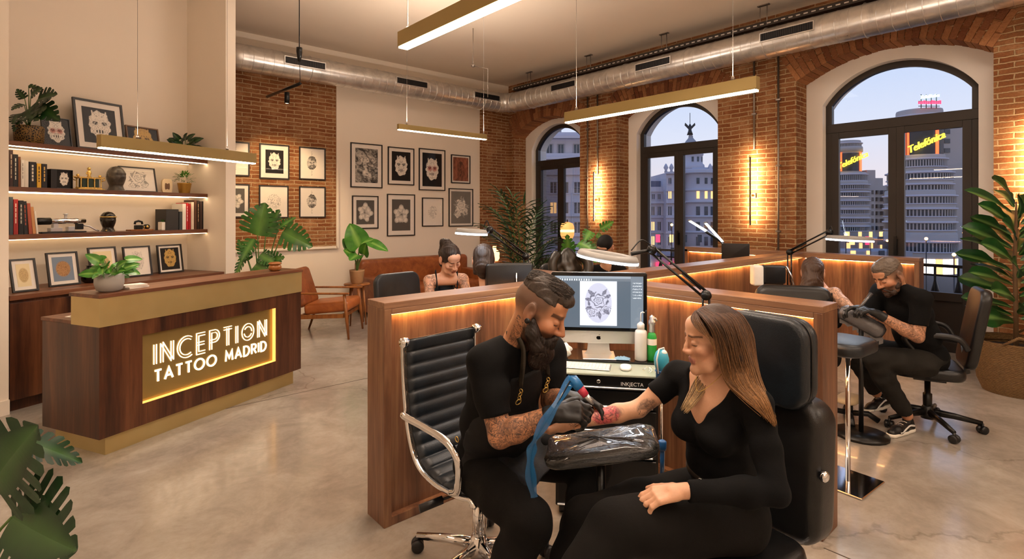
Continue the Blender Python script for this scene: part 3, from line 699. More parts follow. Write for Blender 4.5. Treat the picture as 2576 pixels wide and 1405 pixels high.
wallpic(1134, 390, 1182, 461, YW, 'small black framed print with red background, upper right on white wall', 'figred', 4, .03, group=G1)
wallpic(885, 492, 951, 575, YW, 'black framed print of dark petals, lower left on the white wall', 'petal', 1, .06, group=G1)
wallpic(973, 488, 1043, 593, YW, 'black framed grey flower drawing hanging lowest on the white wall', 'petal', 5, .08, group=G1)
wallpic(1061, 497, 1114, 569, YW, 'small black framed sketch on white paper, lower row of white wall', 'scribble', 6, .07, group=G1)
wallpic(1128, 474, 1189, 569, YW, 'black framed dark rose drawing, lower right on the white wall', 'rosed', 9, .04, group=G1)
YB = YA-.037
wallpic(652, 363, 727, 450, YB, 'black framed horned mask print on black, centre of upper row on brick', 'maskd', 21, .07, group=G2)
wallpic(752, 371, 818, 452, YB, 'black framed print of a bearded face, upper right on brick', 'face', 2, .045, group=G2)
wallpic(651, 466, 725, 548, YB, 'black framed pale sketch behind the big monstera, lower row on brick', 'scribble', 12, .05, group=G2)
wallpic(752, 469, 818, 547, YB, 'black framed pencil portrait, lower right on brick', 'bust', 7, .045, group=G2)
wallpic(560, 356, 627, 442, YB, 'black framed portrait cut by the white pier, upper left on brick', 'face', 11, .06, group=G2)
wallpic(560, 462, 627, 547, YB, 'black framed dark print cut by the white pier, lower left on brick', 'petal', 17, .05, group=G2)
# pictures leaning in the alcove: picture columns -> local position
def leanpic(px0, px1, py0, py1, y, z, lean, *a, **k):
    x0, x1 = s_at(px0, y), s_at(px1, y); pc = (px0+px1)/2; r = (pc-CX)/F; d = y/(.382-.924*r)
    h = (py1-py0)*d/F
    p = MS @ Vector(((x0+x1)/2, y, z)); return picture(a[0], a[1], a[2], x1-x0, h/math.cos(lean), a[3], p, AY, lean=-lean, **k)
G3 = 'pictures leaning on the highest shelf'; G4 = 'small framed prints leaning on the credenza'
ZS = 2.2755
leanpic(108, 180, 289, 362, 5.96, ZS, .2, 'dark thin-framed print with a small pale face, beside the shelf monstera', 'maskred', 31, 0, group=G3, fw=.008)
leanpic(192, 316, 240, 366, 5.94, ZS, .16, 'biggest picture on the highest shelf, black frame with a pale diamond-shaped mask', 'maskd', 33, .055, group=G3, res=72, fw=.02)
leanpic(322, 404, 294, 366, 6.0, ZS, .2, 'small brown framed print of a pale face on brown', 'maskgold', 35, 0, group=G3, fcol='brown_wood', fw=.014)
leanpic(303, 394, 418, 480, 6.02, 1.8755, .2, 'landscape framed line drawing of roses beside the head sculpture', 'rose', 36, .03, fw=.01)
ZC = .9675
leanpic(30, 96, 656, 737, 5.66, ZC, .24, 'framed sepia sketch at the left end of the credenza', 'scribblegold', 41, .03, group=G4, fw=.014)
leanpic(122, 201, 641, 724, 5.80, ZC, .2, 'framed gold and blue mask print on the credenza', 'goldblue', 43, .03, group=G4, fw=.014)
leanpic(228, 298, 634, 716, 5.9, ZC, .2, 'framed print half hidden behind the desk plant', 'scribblegold', 44, .03, group=G4, fw=.014)
leanpic(314, 382, 630, 705, 5.92, ZC, .17, 'framed pencil mask drawing on the credenza, right of the desk plant', 'mask', 46, .025, group=G4, fw=.014)
leanpic(399, 460, 625, 695, 5.95, ZC, .15, 'framed gold mask print at the right end of the credenza', 'maskgold', 47, .022, group=G4, fw=.014)
# ================================================= books and ornaments on the shelves
def loc_s(px, y): return s_at(px, y)
def dep(px, y): r = (px-CX)/F; return y/(.382-.924*r)
def pxlen(px, y, n): return n*dep(px, y)/F
BOOKN = [0]
def book(px0, px1, py0, y, z, col, label, lean=0, group=None, band=None, deep=.2):
    x0, x1 = s_at(px0, y), s_at(px1, y); w = max(.012, (x1-x0)*.94); d = dep((px0+px1)/2, y); h = CAMZ-(py0-HY)*d/F-z
    o = TS('book', label, 'book', (x0+x1)/2-w/2, y, z, group)
    if lean: o.rotation_euler = (Matrix.Rotation(AY, 3, 'Z') @ Matrix.Rotation(lean, 3, 'Y')).to_euler()
    key = 'bk_'+col
    if key not in MATS: flat(key, col, .55)
    mb = MB(); mb.box((0, 0, 0), (.0025, deep, h)); mb.box((w-.0025, 0, 0), (w, deep, h)); mb.box((.0025, 0, 0), (w-.0025, .0025, h)); part('cover', mb, key, o)
    mb = MB(); mb.box((.003, .003, .003), (w-.003, deep-.004, h-.003)); part('pages', mb, 'paper', o)
    if band:
        k2 = 'bk_'+band
        if k2 not in MATS: flat(k2, band, .5)
        mb = MB(); rr = random.Random(int(px0)); zz = h*.88
        for j in range(5):
            hh = rr.uniform(.01, .03)*h/.2; mb.box((w*.36, -.0006, zz-hh), (w*.6, 0, zz)); zz -= hh+.008
            if zz < h*.3: break
        part('spine_title', mb, k2, o)
    return o
g = 'books at the left end of the middle shelf'; Z2 = 1.8755
for i, (a, b, t, c, bd, lb) in enumerate([(24, 33, 377, '#3a2420', '#c9b79a', 'dark maroon book at the far left of the middle shelf'), (33, 46, 388, '#17191d', '#cfc8b8', 'black book with pale spine text beside the maroon book'),
        (46, 52, 394, '#7b4a22', None, 'thin brown book beside the white books'), (53, 62, 402, '#e9e2d6', '#9a948a', 'first white book, beside the thin brown one'), (62, 72, 404, '#e4ddd0', None, 'second white book, beside the patterned black one'),
        (73, 92, 407, '#14151d', '#e2d8c8', 'thick black book with patterned spine, left of yellow book'), (93, 104, 411, '#e0ab2c', '#1b1b1b', 'yellow book on the middle shelf'), (105, 119, 412, '#15171f', '#c9a45a', 'navy book with script spine, right of yellow book')]):
    book(a, b, t, 5.87, Z2, c, lb, group=g, band=bd)
Z3 = 1.4565; g = 'books at the left end of the lowest shelf'
for a, b, t, c, bd, lb, ln in [(24, 33, 495, '#39434a', None, 'slate grey book at the far left of the lowest shelf', 0), (34, 46, 501, '#9b2420', '#e8c9b8', 'red book near the left end of the lowest shelf', 0), (47, 60, 504, '#141416', '#b9b2a4', 'black book with pale spine text, right of the red book', 0),
        (61, 71, 506, '#1c1b1d', '#a84a34', 'black book leaning on its black neighbour', -.04), (73, 82, 511, '#9f4a34', None, 'rust coloured book leaning left', -.06), (83, 91, 520, '#c08a58', None, 'tan book leaning left', -.08), (92, 97, 531, '#e5ddcf', None, 'thin white book leaning beside the chrome machine', -.09)]:
    book(a, b, t, 5.87, Z3, c, lb, lean=ln, group=g, band=bd)
g = 'books at the right end of the lowest shelf'
for a, b, t, c, bd, lb in [(417, 450, 526, '#2a2826', None, 'wide charcoal box file on the lowest shelf'), (451, 458, 532, '#33383c', None, 'thin grey book right of the box file'), (459, 468, 512, '#e7dfd2', None, 'tall white book left of the red ones'),
        (469, 474, 510, '#c8232a', '#f0e2d4', 'bright red book, left of its twin'), (475, 480, 512, '#a81e22', None, 'darker red book, right of its twin'), (481, 488, 508, '#e6d8c2', None, 'cream book right of the red ones'),
        (489, 495, 503, '#5b3a2a', None, 'brown book among the right-hand books'), (496, 502, 504, '#2b211e', '#c9a27a', 'dark book third from the side wall'), (503, 509, 506, '#3c2a28', None, 'dark brown book second from the side wall'), (510, 516, 506, '#2c2a2c', '#b8aea0', 'charcoal book nearest the side wall')]:
    book(a, b, t, 5.87, Z3, c, lb, group=g, band=bd, deep=.18)
# boxed display with a pale mask emblem
def boxart():
    y = 5.88; x0, x1 = s_at(128, y), s_at(184, y); d = dep(155, y); h = CAMZ-(426-HY)*d/F-Z2
    o = TS('display_box', 'black shadow box with a pale mask emblem on the middle shelf', 'box', x0, y, Z2); mb = MB(); w = x1-x0
    mb.box((0, 0, 0), (w*.28, .13, h)); mb.box((w*.28, 0, 0), (w, .13, .006)); mb.box((w*.28, 0, h-.006), (w, .13, h)); mb.box((w-.006, 0, 0), (w, .13, h)); mb.box((w*.28, .02, 0), (w, .026, h)); part('box_shell', mb, 'black_plastic', o, bevel=.003)
    c = art('maskd', 52, 36, 44, 1.2); iw, ih = w*.62, h*.85; xs = np.linspace(w*.33, w*.33+iw, 36); zs = np.linspace(h*.07, h*.07+ih, 44); mb = MB()
    mb.add([(x, .018, z) for z in zs for x in xs], [(j*36+i, j*36+i+1, (j+1)*36+i+1, (j+1)*36+i) for j in range(43) for i in range(35)]); mb.c = [tuple(q) for q in c.reshape(-1, 3)]; part('emblem', mb, 'artprint', o)
boxart()
def orn(name, lab, cat, px, y, z): return TS(name, lab, cat, s_at(px, y), y, z)
# brass ornament
o = orn('brass_ornament', 'gilt ornamental casket with a small figure on top', 'ornament', 224, 5.93, Z2)
mb = MB(); mb.box((-.12, -.05, 0), (.12, .05, .012), bev=.003); mb.box((-.1, -.04, .012), (.1, .04, .024), bev=.003); mb.box((-.11, -.045, .11), (.11, .045, .125), bev=.004)
for x in (-.09, -.03, .03, .09):
    mb.lathe([(.008, .024), (.005, .03), (.006, .1), (.009, .11)], 10, (x, -.035, 0)); mb.lathe([(.008, .024), (.005, .03), (.006, .1), (.009, .11)], 10, (x, .035, 0))
for s in (-1, 1): mb.tube([(s*.11, 0, .12), (s*.14, 0, .13), (s*.145, 0, .1), (s*.12, 0, .09)], .006, 8); mb.sph((s*.1, 0, .14), .014, 10, 8)
part('gilt_frame', mb, 'brass_bright', o)
mb = MB(); mb.box((-.075, -.03, .024), (.075, .03, .108)); part('casket_core', mb, 'green_dark', o) if 'green_dark' in MATS else (flat('green_dark', '#12301c', .3), part('casket_core', mb, 'green_dark', o))
mb = MB(); mb.lathe([(.02, .125), (.012, .14), (.02, .165), (.016, .185), (.008, .195)], 12); mb.sph((0, 0, .21), .016, 12, 8); mb.tube([(-.018, 0, .175), (-.03, -.01, .16), (-.02, -.02, .15)], .005, 6); part('figurine', mb, 'brass_bright', o)
# head sculptures built as lathed and warped heads
def headbust(o, h, mat, hatted=False):
    mb = MB(); nu, nv = 28, 26
    vs = []
    for i in range(nv+1):
        t = i/nv; z = t*h
        if t < .22: r = .052+.02*(1-t/.22)**2
        else: q = (t-.22)/.78; r = .072*math.sqrt(max(0, 1-(q*2-1)**2*.92)) if q > .5 else .052+.022*math.sin(q*PI)
        r *= h/.2
        if i == nv: r = .004
        for k in range(nu):
            a = 2*PI*k/nu; x = math.cos(a)*r*.84; y = math.sin(a)*r
            f = max(0, -math.sin(a))     # front faces -y
            if t > .22:
                q = (t-.22)/.78; nose = math.exp(-((q-.45)/.10)**2)*max(0, 1-abs(math.cos(a))*4)*.016; brow = math.exp(-((q-.62)/.05)**2)*f*.007
                eye = -math.exp(-((q-.54)/.05)**2)*math.exp(-((abs(math.cos(a))-.4)/.16)**2)*f*.009; lip = math.exp(-((q-.24)/.04)**2)*max(0, 1-abs(math.cos(a))*2.4)*.008; chin = math.exp(-((q-.1)/.06)**2)*max(0, 1-abs(math.cos(a))*1.6)*.008
                y -= (nose+brow+eye+lip+chin)*h/.2
                if hatted and q > .68: x *= 1.08; y *= 1.06
            vs.append((x, y, z))
    fs = [(i*nu+k, i*nu+(k+1) % nu, (i+1)*nu+(k+1) % nu, (i+1)*nu+k) for i in range(nv) for k in range(nu)]
    mb.add(vs, fs, True); mb.sph((-.060*h/.2, .01*h/.2, h*.62), (.009, .014, .024), 10, 8); mb.sph((.060*h/.2, .01*h/.2, h*.62), (.009, .014, .024), 10, 8)
    part('head_form', mb, mat, o)
leather('stone_dark', '#2b2723', '#5d544a', .35, 20); 
o = orn('head_sculpture', 'dark carved stone head sculpture on the middle shelf', 'sculpture', 292, 5.93, Z2); headbust(o, .255, 'stone_dark'); o.rotation_euler.z += .15
o = orn('head_sculpture', 'black and gold painted head figure on the lowest shelf', 'sculpture', 272, 5.93, Z3); headbust(o, .205, 'black_gloss', True) if 'black_gloss' in MATS else (leather('black_gloss', '#0c0b0a', '#2a2118', .2, 30), headbust(o, .205, 'black_gloss', True))
mb = MB(); mb.box((-.045, -.045, 0), (.045, .045, .02), bev=.004); mb.tube([(.074*math.cos(a)*.9, .074*math.sin(a)*1.03, .15) for a in np.linspace(0, 2*PI, 25)[:-1]], .005, 6, closed=True); part('gold_trim', mb, 'brass_bright', o)
# oval plaque
o = orn('oval_plaque', 'cream plaque with a small dark silhouette on the middle shelf', 'ornament', 421, 5.98, Z2)
mb = MB(); mb.prism([(a, b+.085) for a, b in arc((0, 0), 1, 0, 2*PI, 1)][:0] or [(.06*math.copysign(abs(math.cos(t))**.5, math.cos(t)), .08+.08*math.copysign(abs(math.sin(t))**.5, math.sin(t))) for t in np.linspace(0, 2*PI, 33)[:-1]], 'y', 0, .02); part('plaque_body', mb, 'mat_cream', o) if 'mat_cream' in MATS else (flat('mat_cream', '#e6cfa6', .6), part('plaque_body', mb, 'mat_cream', o))
mb = MB(); mb.prism([(.028*math.cos(t), .075+.04*math.sin(t)+.012*math.sin(3*t)) for t in np.linspace(0, 2*PI, 25)[:-1]], 'y', -.003, 0); part('silhouette', mb, 'brown_wood', o)
# tattoo machine model
o = orn('chrome_machine', 'chrome cylinder machine on a dark base on the lowest shelf', 'machine', 162, 5.95, Z3); o.scale = (.98, .98, .98)
mb = MB(); mb.box((-.21, -.05, 0), (.17, .05, .014), bev=.003); part('base_plate', mb, 'black_plastic', o)
mb = MB(); R = Matrix.Translation((-.22, 0, .115)) @ Matrix.Rotation(PI/2, 4, 'Y'); mb.lathe([(.0, 0), (.026, 0), (.03, .006), (.03, .05), (.033, .055), (.033, .07), (.028, .075), (.028, .3), (.031, .305), (.031, .33), (.024, .34), (.024, .40), (0, .4)], 20, M=R); part('barrel', mb, 'chrome', o)
mb = MB(); mb.lathe([(0, -.03), (.03, -.03), (.034, 0), (.034, .09), (0, .09)], 20, M=Matrix.Translation((-.21, 0, .115)) @ Matrix.Rotation(PI/2, 4, 'Y')); mb.box((.1, -.02, .03), (.16, .02, .088), bev=.004); part('end_cap', mb, 'black_metal', o)
mb = MB(); mb.box((-.13, -.03, .014), (-.03, .03, .05), bev=.004); mb.box((-.1, -.02, .05), (-.06, .02, .09)); mb.box((.02, -.025, .014), (.08, .025, .06), bev=.004); mb.lathe([(.012, 0), (.012, .03), (.02, .034), (.02, .044), (0, .044)], 12, (.01, 0, .145)); part('fittings', mb, 'silver', o); mb = MB(); mb.tube([(.16, 0, .07), (.21, -.02, .06), (.27, -.02, .02), (.3, -.02, .012)], .007, 8); part('needle_arm', mb, 'silver', o)
# little vintage telephone-like device
o = orn('wooden_device', 'small vintage device on a wooden plinth on the lowest shelf', 'ornament', 352, 5.94, Z3)
mb = MB(); mb.box((-.12, -.045, 0), (.12, .045, .014), bev=.003); part('plinth', mb, 'chair_wood', o)
mb = MB(); mb.box((-.05, -.025, .014), (.02, .025, .06), bev=.005); mb.tube([(-.055, 0, .07), (-.05, 0, .095), (-.015, 0, .105), (.02, 0, .095), (.025, 0, .07)], .011, 10); mb.lathe([(0, -.02), (.026, -.02), (.026, .02), (0, .02)], 16, M=Matrix.Translation((.07, 0, .042)) @ Matrix.Rotation(PI/2, 4, 'X')); part('mechanism', mb, 'black_metal', o)
mb = MB(); mb.lathe([(.006, .014), (.006, .04), (.01, .045), (0, .05)], 10, (.04, -.01, 0)); mb.lathe([(0, -.022), (.014, -.022), (.014, .022), (0, .022)], 14, M=Matrix.Translation((.07, 0, .042)) @ Matrix.Rotation(PI/2, 4, 'X')); part('brass_dial', mb, 'brass_bright', o)
# black vase on the credenza
o = orn('black_vase', 'squat glossy black jar behind the desk plant', 'vase', 229, 5.82, ZC); mb = MB(); mb.lathe([(.05, 0), (.075, .02), (.085, .07), (.07, .12), (.04, .14), (.035, .16), (.045, .165), (.03, .16), (.03, .12)], 24); part('jar_body', mb, 'vc_black', o) if 'vc_black' in MATS else (flat('vc_black', '#0c0b0b', .15), part('jar_body', mb, 'vc_black', o))
# reception desk: notebook, wooden bowl, papers
def TD(name, lab, cat, x, y, z, dyaw=0): return TS(name, lab, cat, D0+x, DF+y, z, dyaw=dyaw)
for q, (xx, zz, dd, lb) in enumerate(((s_at(338, 4.05)-D0, 1.1005, .1, 'lower cream notepad on the desk counter beside the plant'), (s_at(334, 4.05)-D0, 1.114, -.1, 'upper cream notepad, lying on another one on the desk counter'))):
    o = TD('notepad', lb, 'notebook', xx, .13, zz, dd); mb = MB(); mb.box((-.075, -.05, .0), (.075, .05, .011)); part('pages', mb, 'paper', o); mb = MB(); mb.box((-.077, -.052, .011), (.077, .052, .0125)); part('cover', mb, 'mat_board', o)
o = TD('wooden_bowl', 'small lidded wooden bowl at the far end of the desk counter', 'bowl', s_at(696, 4.0)-D0, .10, 1.1005); mb = MB(); mb.lathe([(.035, 0), (.052, .012), (.058, .035), (.05, .055), (.038, .058)], 24); part('bowl_body', mb, 'chair_wood', o); mb = MB(); mb.lathe([(.04, .058), (.055, .062), (.06, .07), (.045, .082), (.0, .086)], 24); part('lid', mb, 'chair_wood', o)
o = TD('paper_stack', 'loose white papers on the lower worktop behind the brass band', 'papers', .16, .42, .9055, .2); mb = MB(); mb.box((-.1, -.07, 0), (.1, .07, .006)); mb.box((-.08, -.08, .006), (.11, .06, .011), Matrix.Rotation(.3, 4, 'Z')); part('sheets', mb, 'paper', o)
# ================================================= spiral duct, grilles, tray, conduits
RD = .19; ZD = 3.87; XD = 7.2; YD = 8.35
duct = thing('spiral_duct', 'galvanised spiral air duct running below the ceiling round the room corner', 'duct', (XD, YD, ZD))
Rb = .32
DX0 = ax(566, YD)
path = [(x, YD, ZD) for x in np.linspace(DX0, XD-Rb, 24)]
path += [(XD-Rb+Rb*math.sin(a), YD-Rb+Rb*math.cos(a), ZD) for a in np.linspace(.2, PI/2-.2, 7)]
path += [(XD, y, ZD) for y in np.linspace(YD-Rb, YB0+.3, 34)]
mb = MB(); mb.tube(path, RD, 32); part('duct_pipe', mb, 'duct_metal', duct, world=True)
mb = MB()
def ring(c, axis, r, w=.012, h=.006, n=32):
    M = Matrix.Translation(c) @ (Matrix.Rotation(PI/2, 4, 'Y') if axis == 'x' else Matrix.Rotation(-PI/2, 4, 'X'))
    mb.lathe([(r-.002, -w/2), (r+h, -w/4), (r+h, w/4), (r-.002, w/2)], n, M=M, close=False)
for k, x in enumerate(np.arange(DX0+.05, XD-Rb, .14)): ring((x, YD, ZD), 'x', RD, .01, .0035 if k % 8 else .012)
for k, y in enumerate(np.arange(-2.5, YD-Rb, .14)): ring((XD, y, ZD), 'y', RD, .01, .0035 if k % 8 else .012)
for a in np.linspace(.25, PI/2-.25, 4):
    M = Matrix.Translation((XD-Rb+Rb*math.sin(a), YD-Rb+Rb*math.cos(a), ZD)) @ Matrix.Rotation(-a, 4, 'Z') @ Matrix.Rotation(PI/2, 4, 'Y'); mb.lathe([(RD-.002, -.01), (RD+.008, -.004), (RD+.008, .004), (RD-.002, .01)], 32, M=M, close=False)
part('seam_rings', mb, 'duct_metal', duct, world=True)
def grille(cx, cy, axis, ln, label):
    hh = .095
    M = Matrix.Translation((cx, cy, ZD+.03)) @ (Matrix.Identity(4) if axis == 'x' else Matrix.Rotation(-PI/2, 4, 'Z'))
    y = -RD-.012; mb = MB(); e = .012
    for a, b in (((-ln/2-e, y-.006, -hh/2-e), (ln/2+e, y+.03, -hh/2)), ((-ln/2-e, y-.006, hh/2), (ln/2+e, y+.03, hh/2+e)), ((-ln/2-e, y-.006, -hh/2), (-ln/2, y+.03, hh/2)), ((ln/2, y-.006, -hh/2), (ln/2+e, y+.03, hh/2))): mb.box(a, b, M)
    g = part('air_grille', mb, 'duct_metal', duct, world=True, label='dark rectangular '+label)
    def sub(nm, mb_, mat):
        mb_.v = [wm(duct).inverted() @ v for v in mb_.v]; part(nm, mb_, mat, g)
    mb = MB(); mb.box((-ln/2, y, -hh/2), (ln/2, y+.03, hh/2), M); sub('grille_backing', mb, 'black_plastic')
    mb = MB(); n = int(ln/.026)
    for i in range(1, n): mb.box((-ln/2+i*ln/n-.003, y-.004, -hh/2), (-ln/2+i*ln/n+.003, y, hh/2), M)
    sub('louvres', mb, 'dark_steel')
def axd(px, Y): return ax(px, Y)
def ayd(px, X): r = (px-CX)/F; d = X/(SN+CS*r); return d*(CS-SN*r)
for a, b, lb in ((717, 817, 'air grille on the duct above the brick wall frames'), (998, 1074, 'air grille on the duct above the white picture wall'), (1194, 1256, 'air grille on the duct nearest the room corner')):
    x0, x1 = axd(a, YD-RD), axd(b, YD-RD); grille((x0+x1)/2, YD, 'x', x1-x0, lb)
for a, b, lb in ((1388, 1447, 'air grille on the duct above the corner window'), (1600, 1686, 'air grille on the duct above the middle window'), (1914, 2046, 'longest air grille, on the duct left of the widest window')):
    y0, y1 = ayd(b, XD-RD), ayd(a, XD-RD); grille(XD, (y0+y1)/2, 'y', y1-y0, lb)
tray = thing('cable_tray', 'perforated metal cable tray running above the duct along the window wall', 'cable tray', (7.32, 4, 4.10))
mb = MB(); mb.box((7.18, YB0+.2, 4.095), (7.48, 8.1, 4.105)); mb.box((7.17, YB0+.2, 4.095), (7.18, 8.1, 4.16)); mb.box((7.48, YB0+.2, 4.095), (7.49, 8.1, 4.16)); part('tray_channel', mb, 'frame_dark', tray, world=True)
mb = MB()
for y in np.arange(-1, 8.1, .09): mb.box((7.167, y, 4.12), (7.171, y+.05, 4.135))
part('slots', mb, 'duct_metal', tray, world=True)
for y in (1.6, 3.1, 4.6, 6.1, 7.6):
    mb = MB(); mb.tube([(7.175, y, 4.1), (7.175, y, H)], .006, 8); mb.tube([(7.175, y+.09, 4.1), (7.175, y+.09, H)], .004, 6); mb.box((7.15, y-.03, H-.012), (7.2, y+.12, H)); part('hanger_rod', mb, 'steel_pipe', tray, world=True)
def conduit(px, z0, z1, X, label):
    y = ayd(px, X); o = thing('conduit_pipe', label, 'pipe', (X, y, z0), 0, 'metal conduits on the brick piers'); mb = MB(); mb.tube([(0, 0, 0), (0, 0, z1-z0)], .013, 10); part('pipe_run', mb, 'steel_pipe', o)
    mb = MB()
    for z in np.arange(.5, z1-z0-.2, .9): mb.box((-.014, -.03, z-.01), (.02, .03, z+.01))
    part('clamps', mb, 'steel_pipe', o)
XC_ = XB-.02
conduit(1478, .0, 3.9, XC_, 'full-height metal conduit left of the sconce between the corner and middle windows')
conduit(1503, 2.35, 3.9, XC_, 'short conduit dropping to the sconce between corner and middle windows')
conduit(1897, 2.55, 3.9, XC_, 'short conduit dropping to the sconce left of the widest window')
conduit(1958, .0, 3.9, XC_, 'full-height metal conduit right of the sconce left of the widest window')
# ================================================= wall sconces: a slim bar standing off the brick, its strip facing the wall
def sconce(px, py0, py1, label):
    X = XB-.13; y = ayd(px, X); r = (px-CX)/F; d = X/(SN+CS*r); z1 = CAMZ-(py0-HY)*d/F; z0 = CAMZ-(py1-HY)*d/F
    o = thing('wall_sconce', label, 'lamp', (X, y, z0), 0, 'slim bar sconces on the brick piers'); h = z1-z0
    mb = MB(); mb.box((-.006, -.008, 0), (.008, .008, h)); part('bar', mb, 'black_metal', o)
    mb = MB(); mb.box((.008, -.006, .01), (.012, .006, h-.01)); part('led_line', mb, 'sconce_led', o, label='glowing strip facing the brick')
    mb = MB(); mb.box((.012, -.012, h*.42), (XB-X-.02, .012, h*.42+.03)); mb.box((XB-X-.03, -.03, h*.40), (XB-X+.005, .03, h*.40+.07)); part('bracket', mb, 'lamp_brass', o)
sconce(1493, 432, 556, 'slim bar sconce glowing on the pier between the corner and middle windows')
sconce(1887, 394, 566, 'tall slim bar sconce glowing on the pier left of the widest window')
# third sconce just outside the frame on the right
o = thing('wall_sconce', 'slim bar sconce on the brick at the right of the widest window', 'lamp', (XB-.13, .62, 1.62), 0, 'slim bar sconces on the brick piers')
for c in bpy.data.objects['wall_sconce'].children: k = c.copy(); COL.objects.link(k); k.parent = o
# ================================================= linear pendants
def pendant(p0, p1, w, h, label, cables, z=None, cable_top=H):
    p0, p1 = Vector(p0), Vector(p1); d = p1-p0; L_ = d.length; o = thing('pendant_light', label, 'lamp', (p0+p1)/2, yaw(d), 'brass linear pendant lights')
    mb = MB(); mb.box((-L_/2, -w/2, .006), (L_/2, w/2, h)); mb.box((-L_/2, -w/2, 0), (L_/2, -w/2+.004, .006)); mb.box((-L_/2, w/2-.004, 0), (L_/2, w/2, .006)); mb.box((-L_/2, -w/2, 0), (-L_/2+.006, w/2, .006)); mb.box((L_/2-.006, -w/2, 0), (L_/2, w/2, .006)); part('housing', mb, 'lamp_brass', o, bevel=.001)
    mb = MB(); mb.box((-L_/2+.006, -w/2+.004, -.009), (L_/2-.006, w/2-.004, .005)); part('diffuser', mb, 'pendant_led', o, label='glowing white diffuser')
    for t in cables:
        x = -L_/2+L_*t; mb = MB(); mb.tube([(x, 0, h), (x, 0, cable_top-p0.z)], .0015, 6); mb.lathe([(.012, 0), (.01, .02), (.004, .03)], 10, (x, 0, h)); mb.lathe([(.012, 0), (.03, .0), (.03, -.02), (.012, -.03)], 12, (x, 0, cable_top-p0.z-.001)); part('cable', mb, 'steel_pipe', o)
    return o
zz = 2.35
pendant((3.10, 1.39, zz), (3.10, 2.88, zz), .05, .075, 'long brass linear pendant hanging over the partition in front of the windows', (.1, .93))
pendant((1.594, 2.77, 2.6), (1.594, .7, 2.6), .065, .085, 'brass linear pendant cut by the top edge of the picture', (.03, .9))
pendant((3.09, 5.47, 2.6), (4.37, 5.47, 2.6), .045, .06, 'short brass linear pendant in front of the white picture wall', (.09, .97))
PDA = W(-2.79, 3.65, 2.09); PDB = W(-2.79+.382*1.28, 3.65+.924*1.28, 2.09); pendant(PDA, PDB, .05, .085, 'brass linear pendant hanging over the reception desk', (.2, .78))
# hook bracket on the ceiling near the corner
o = thing('ceiling_bracket', 'small angled brass bracket and drop rod under the ceiling near the corner', 'bracket', P(1190, 165, 8.0)); p = P(1190, 165, 8.0); q = P(1227, 173, 8.0)
mb = MB(); mb.tube([Vector((p.x, p.y, H)), p], .005, 6); mb.tube([p, q, q+Vector((0, 0, -.42))], .006, 6); mb.lathe([(.02, -.02), (.03, 0), (.02, .02)], 10, p); part('rod', mb, 'steel_pipe', o, world=True)
# spotlight track over the brick frames
p0 = P(755, 210, 6.6); p1 = P(672, 243, 8.0); o = thing('spotlight_track', 'short black spotlight track hanging in front of the brick wall', 'lamp', p0)
mb = MB(); mb.tube([p0, p1], .022, 4); part('rail', mb, 'black_metal', o, world=True)
pc = P(753, 130, 6.6); mb = MB(); mb.tube([p0, pc], .004, 6); mb.lathe([(.018, -.12), (.035, 0), (.035, .05), (0, .05)], 16, (pc.x, pc.y, pc.z)); part('ceiling_cord', mb, 'black_metal', o, world=True)
mb = MB(); mb.tube([Vector((pc.x, pc.y, pc.z+.04)), Vector((pc.x, pc.y, H))], .006, 8); part('ceiling_mount', mb, 'black_metal', o, world=True)
ps = P(722, 232, 7.2); mb = MB(); mb.lathe([(.0, 0), (.032, 0), (.032, -.15), (.024, -.15), (.024, -.12), (0, -.12)], 18, ps); sh_ = part('spot_head', mb, 'black_metal', o, world=True)
mb = MB(); mb.lathe([(0, 0), (.023, 0), (.023, .004), (0, .004)], 18, (ps.x, ps.y, ps.z-.145)); part('spot_lens', mb, 'spot_led', o, world=True)
pcam = P(714, 297, 8.9); o = thing('wall_camera', 'small black camera fixed on the brick above the frames', 'camera', pcam); mb = MB(); mb.sph(pcam+Vector((0, -.0, 0)), .035, 14, 10); mb.tube([pcam, pcam+Vector((.05, .04, -.02))], .02, 10); part('camera_body', mb, 'black_plastic', o, world=True)
ph = P(626, 213, 8.9); o = thing('wall_hook', 'black metal bracket high on the brick behind the pier', 'bracket', ph); mb = MB(); mb.tube([ph+Vector((-.06, .02, .02)), ph, ph+Vector((.1, .0, -.03)), ph+Vector((.13, .02, -.06))], .014, 8); mb.sph(ph, .035, 12, 8); part('bracket_arm', mb, 'black_plastic', o, world=True)
# ================================================= the city outside
def wallm(name, c, rough=.85): 
    t = NT(name); n = t.noise(t.coord(), .6, 5, .6); cc = srgb(c); t.base(t.mix(n, tuple(x*.86 for x in cc[:3])+(1,), cc)); t.pr(rough=rough); return t.m
wallm('stone_pale', '#cfc9cf'); wallm('stone_warm', '#b9b0aa'); wallm('stone_grey', '#a8a4a6'); wallm('roof_slate', '#6d7385')
t = NT('dark_window'); n = t.noise(t.coord('Object', (1, 1, 1)), 1.1, 2); t.base(t.ramp(n, [(.35, srgb('#28323c')), (.65, srgb('#46525e'))])); t.pr(rough=.15)
t = NT('band_glass'); v = t.coord('Object', (1, 1, 1)); w = t.n('TexVoronoi', Scale=1.2); t.L.new(v, w.inputs['Vector']); t.base(t.ramp(w.outputs['Color'], [(.2, srgb('#131b24')), (.8, srgb('#2b3844'))])); t.pr(rough=.5)
flat('asphalt', '#3c3a40', .5); glow('win_lit', '#ffc27a', 1.6); glow('shop_lit', '#ffbd66', 3.0); glow('shop_white', '#ffe9d0', 3.2); glow('neon_yellow', '#ffd42a', 5); glow('neon_orange', '#ff5a28', 2.6); glow('neon_cyan', '#b9fff0', 4); glow('neon_red', '#ff2b4a', 3.5); glow('street_bulb', '#ffb25e', 12); flat('kiosk_blue', '#3c88b8', .5)
ZG = -5.6
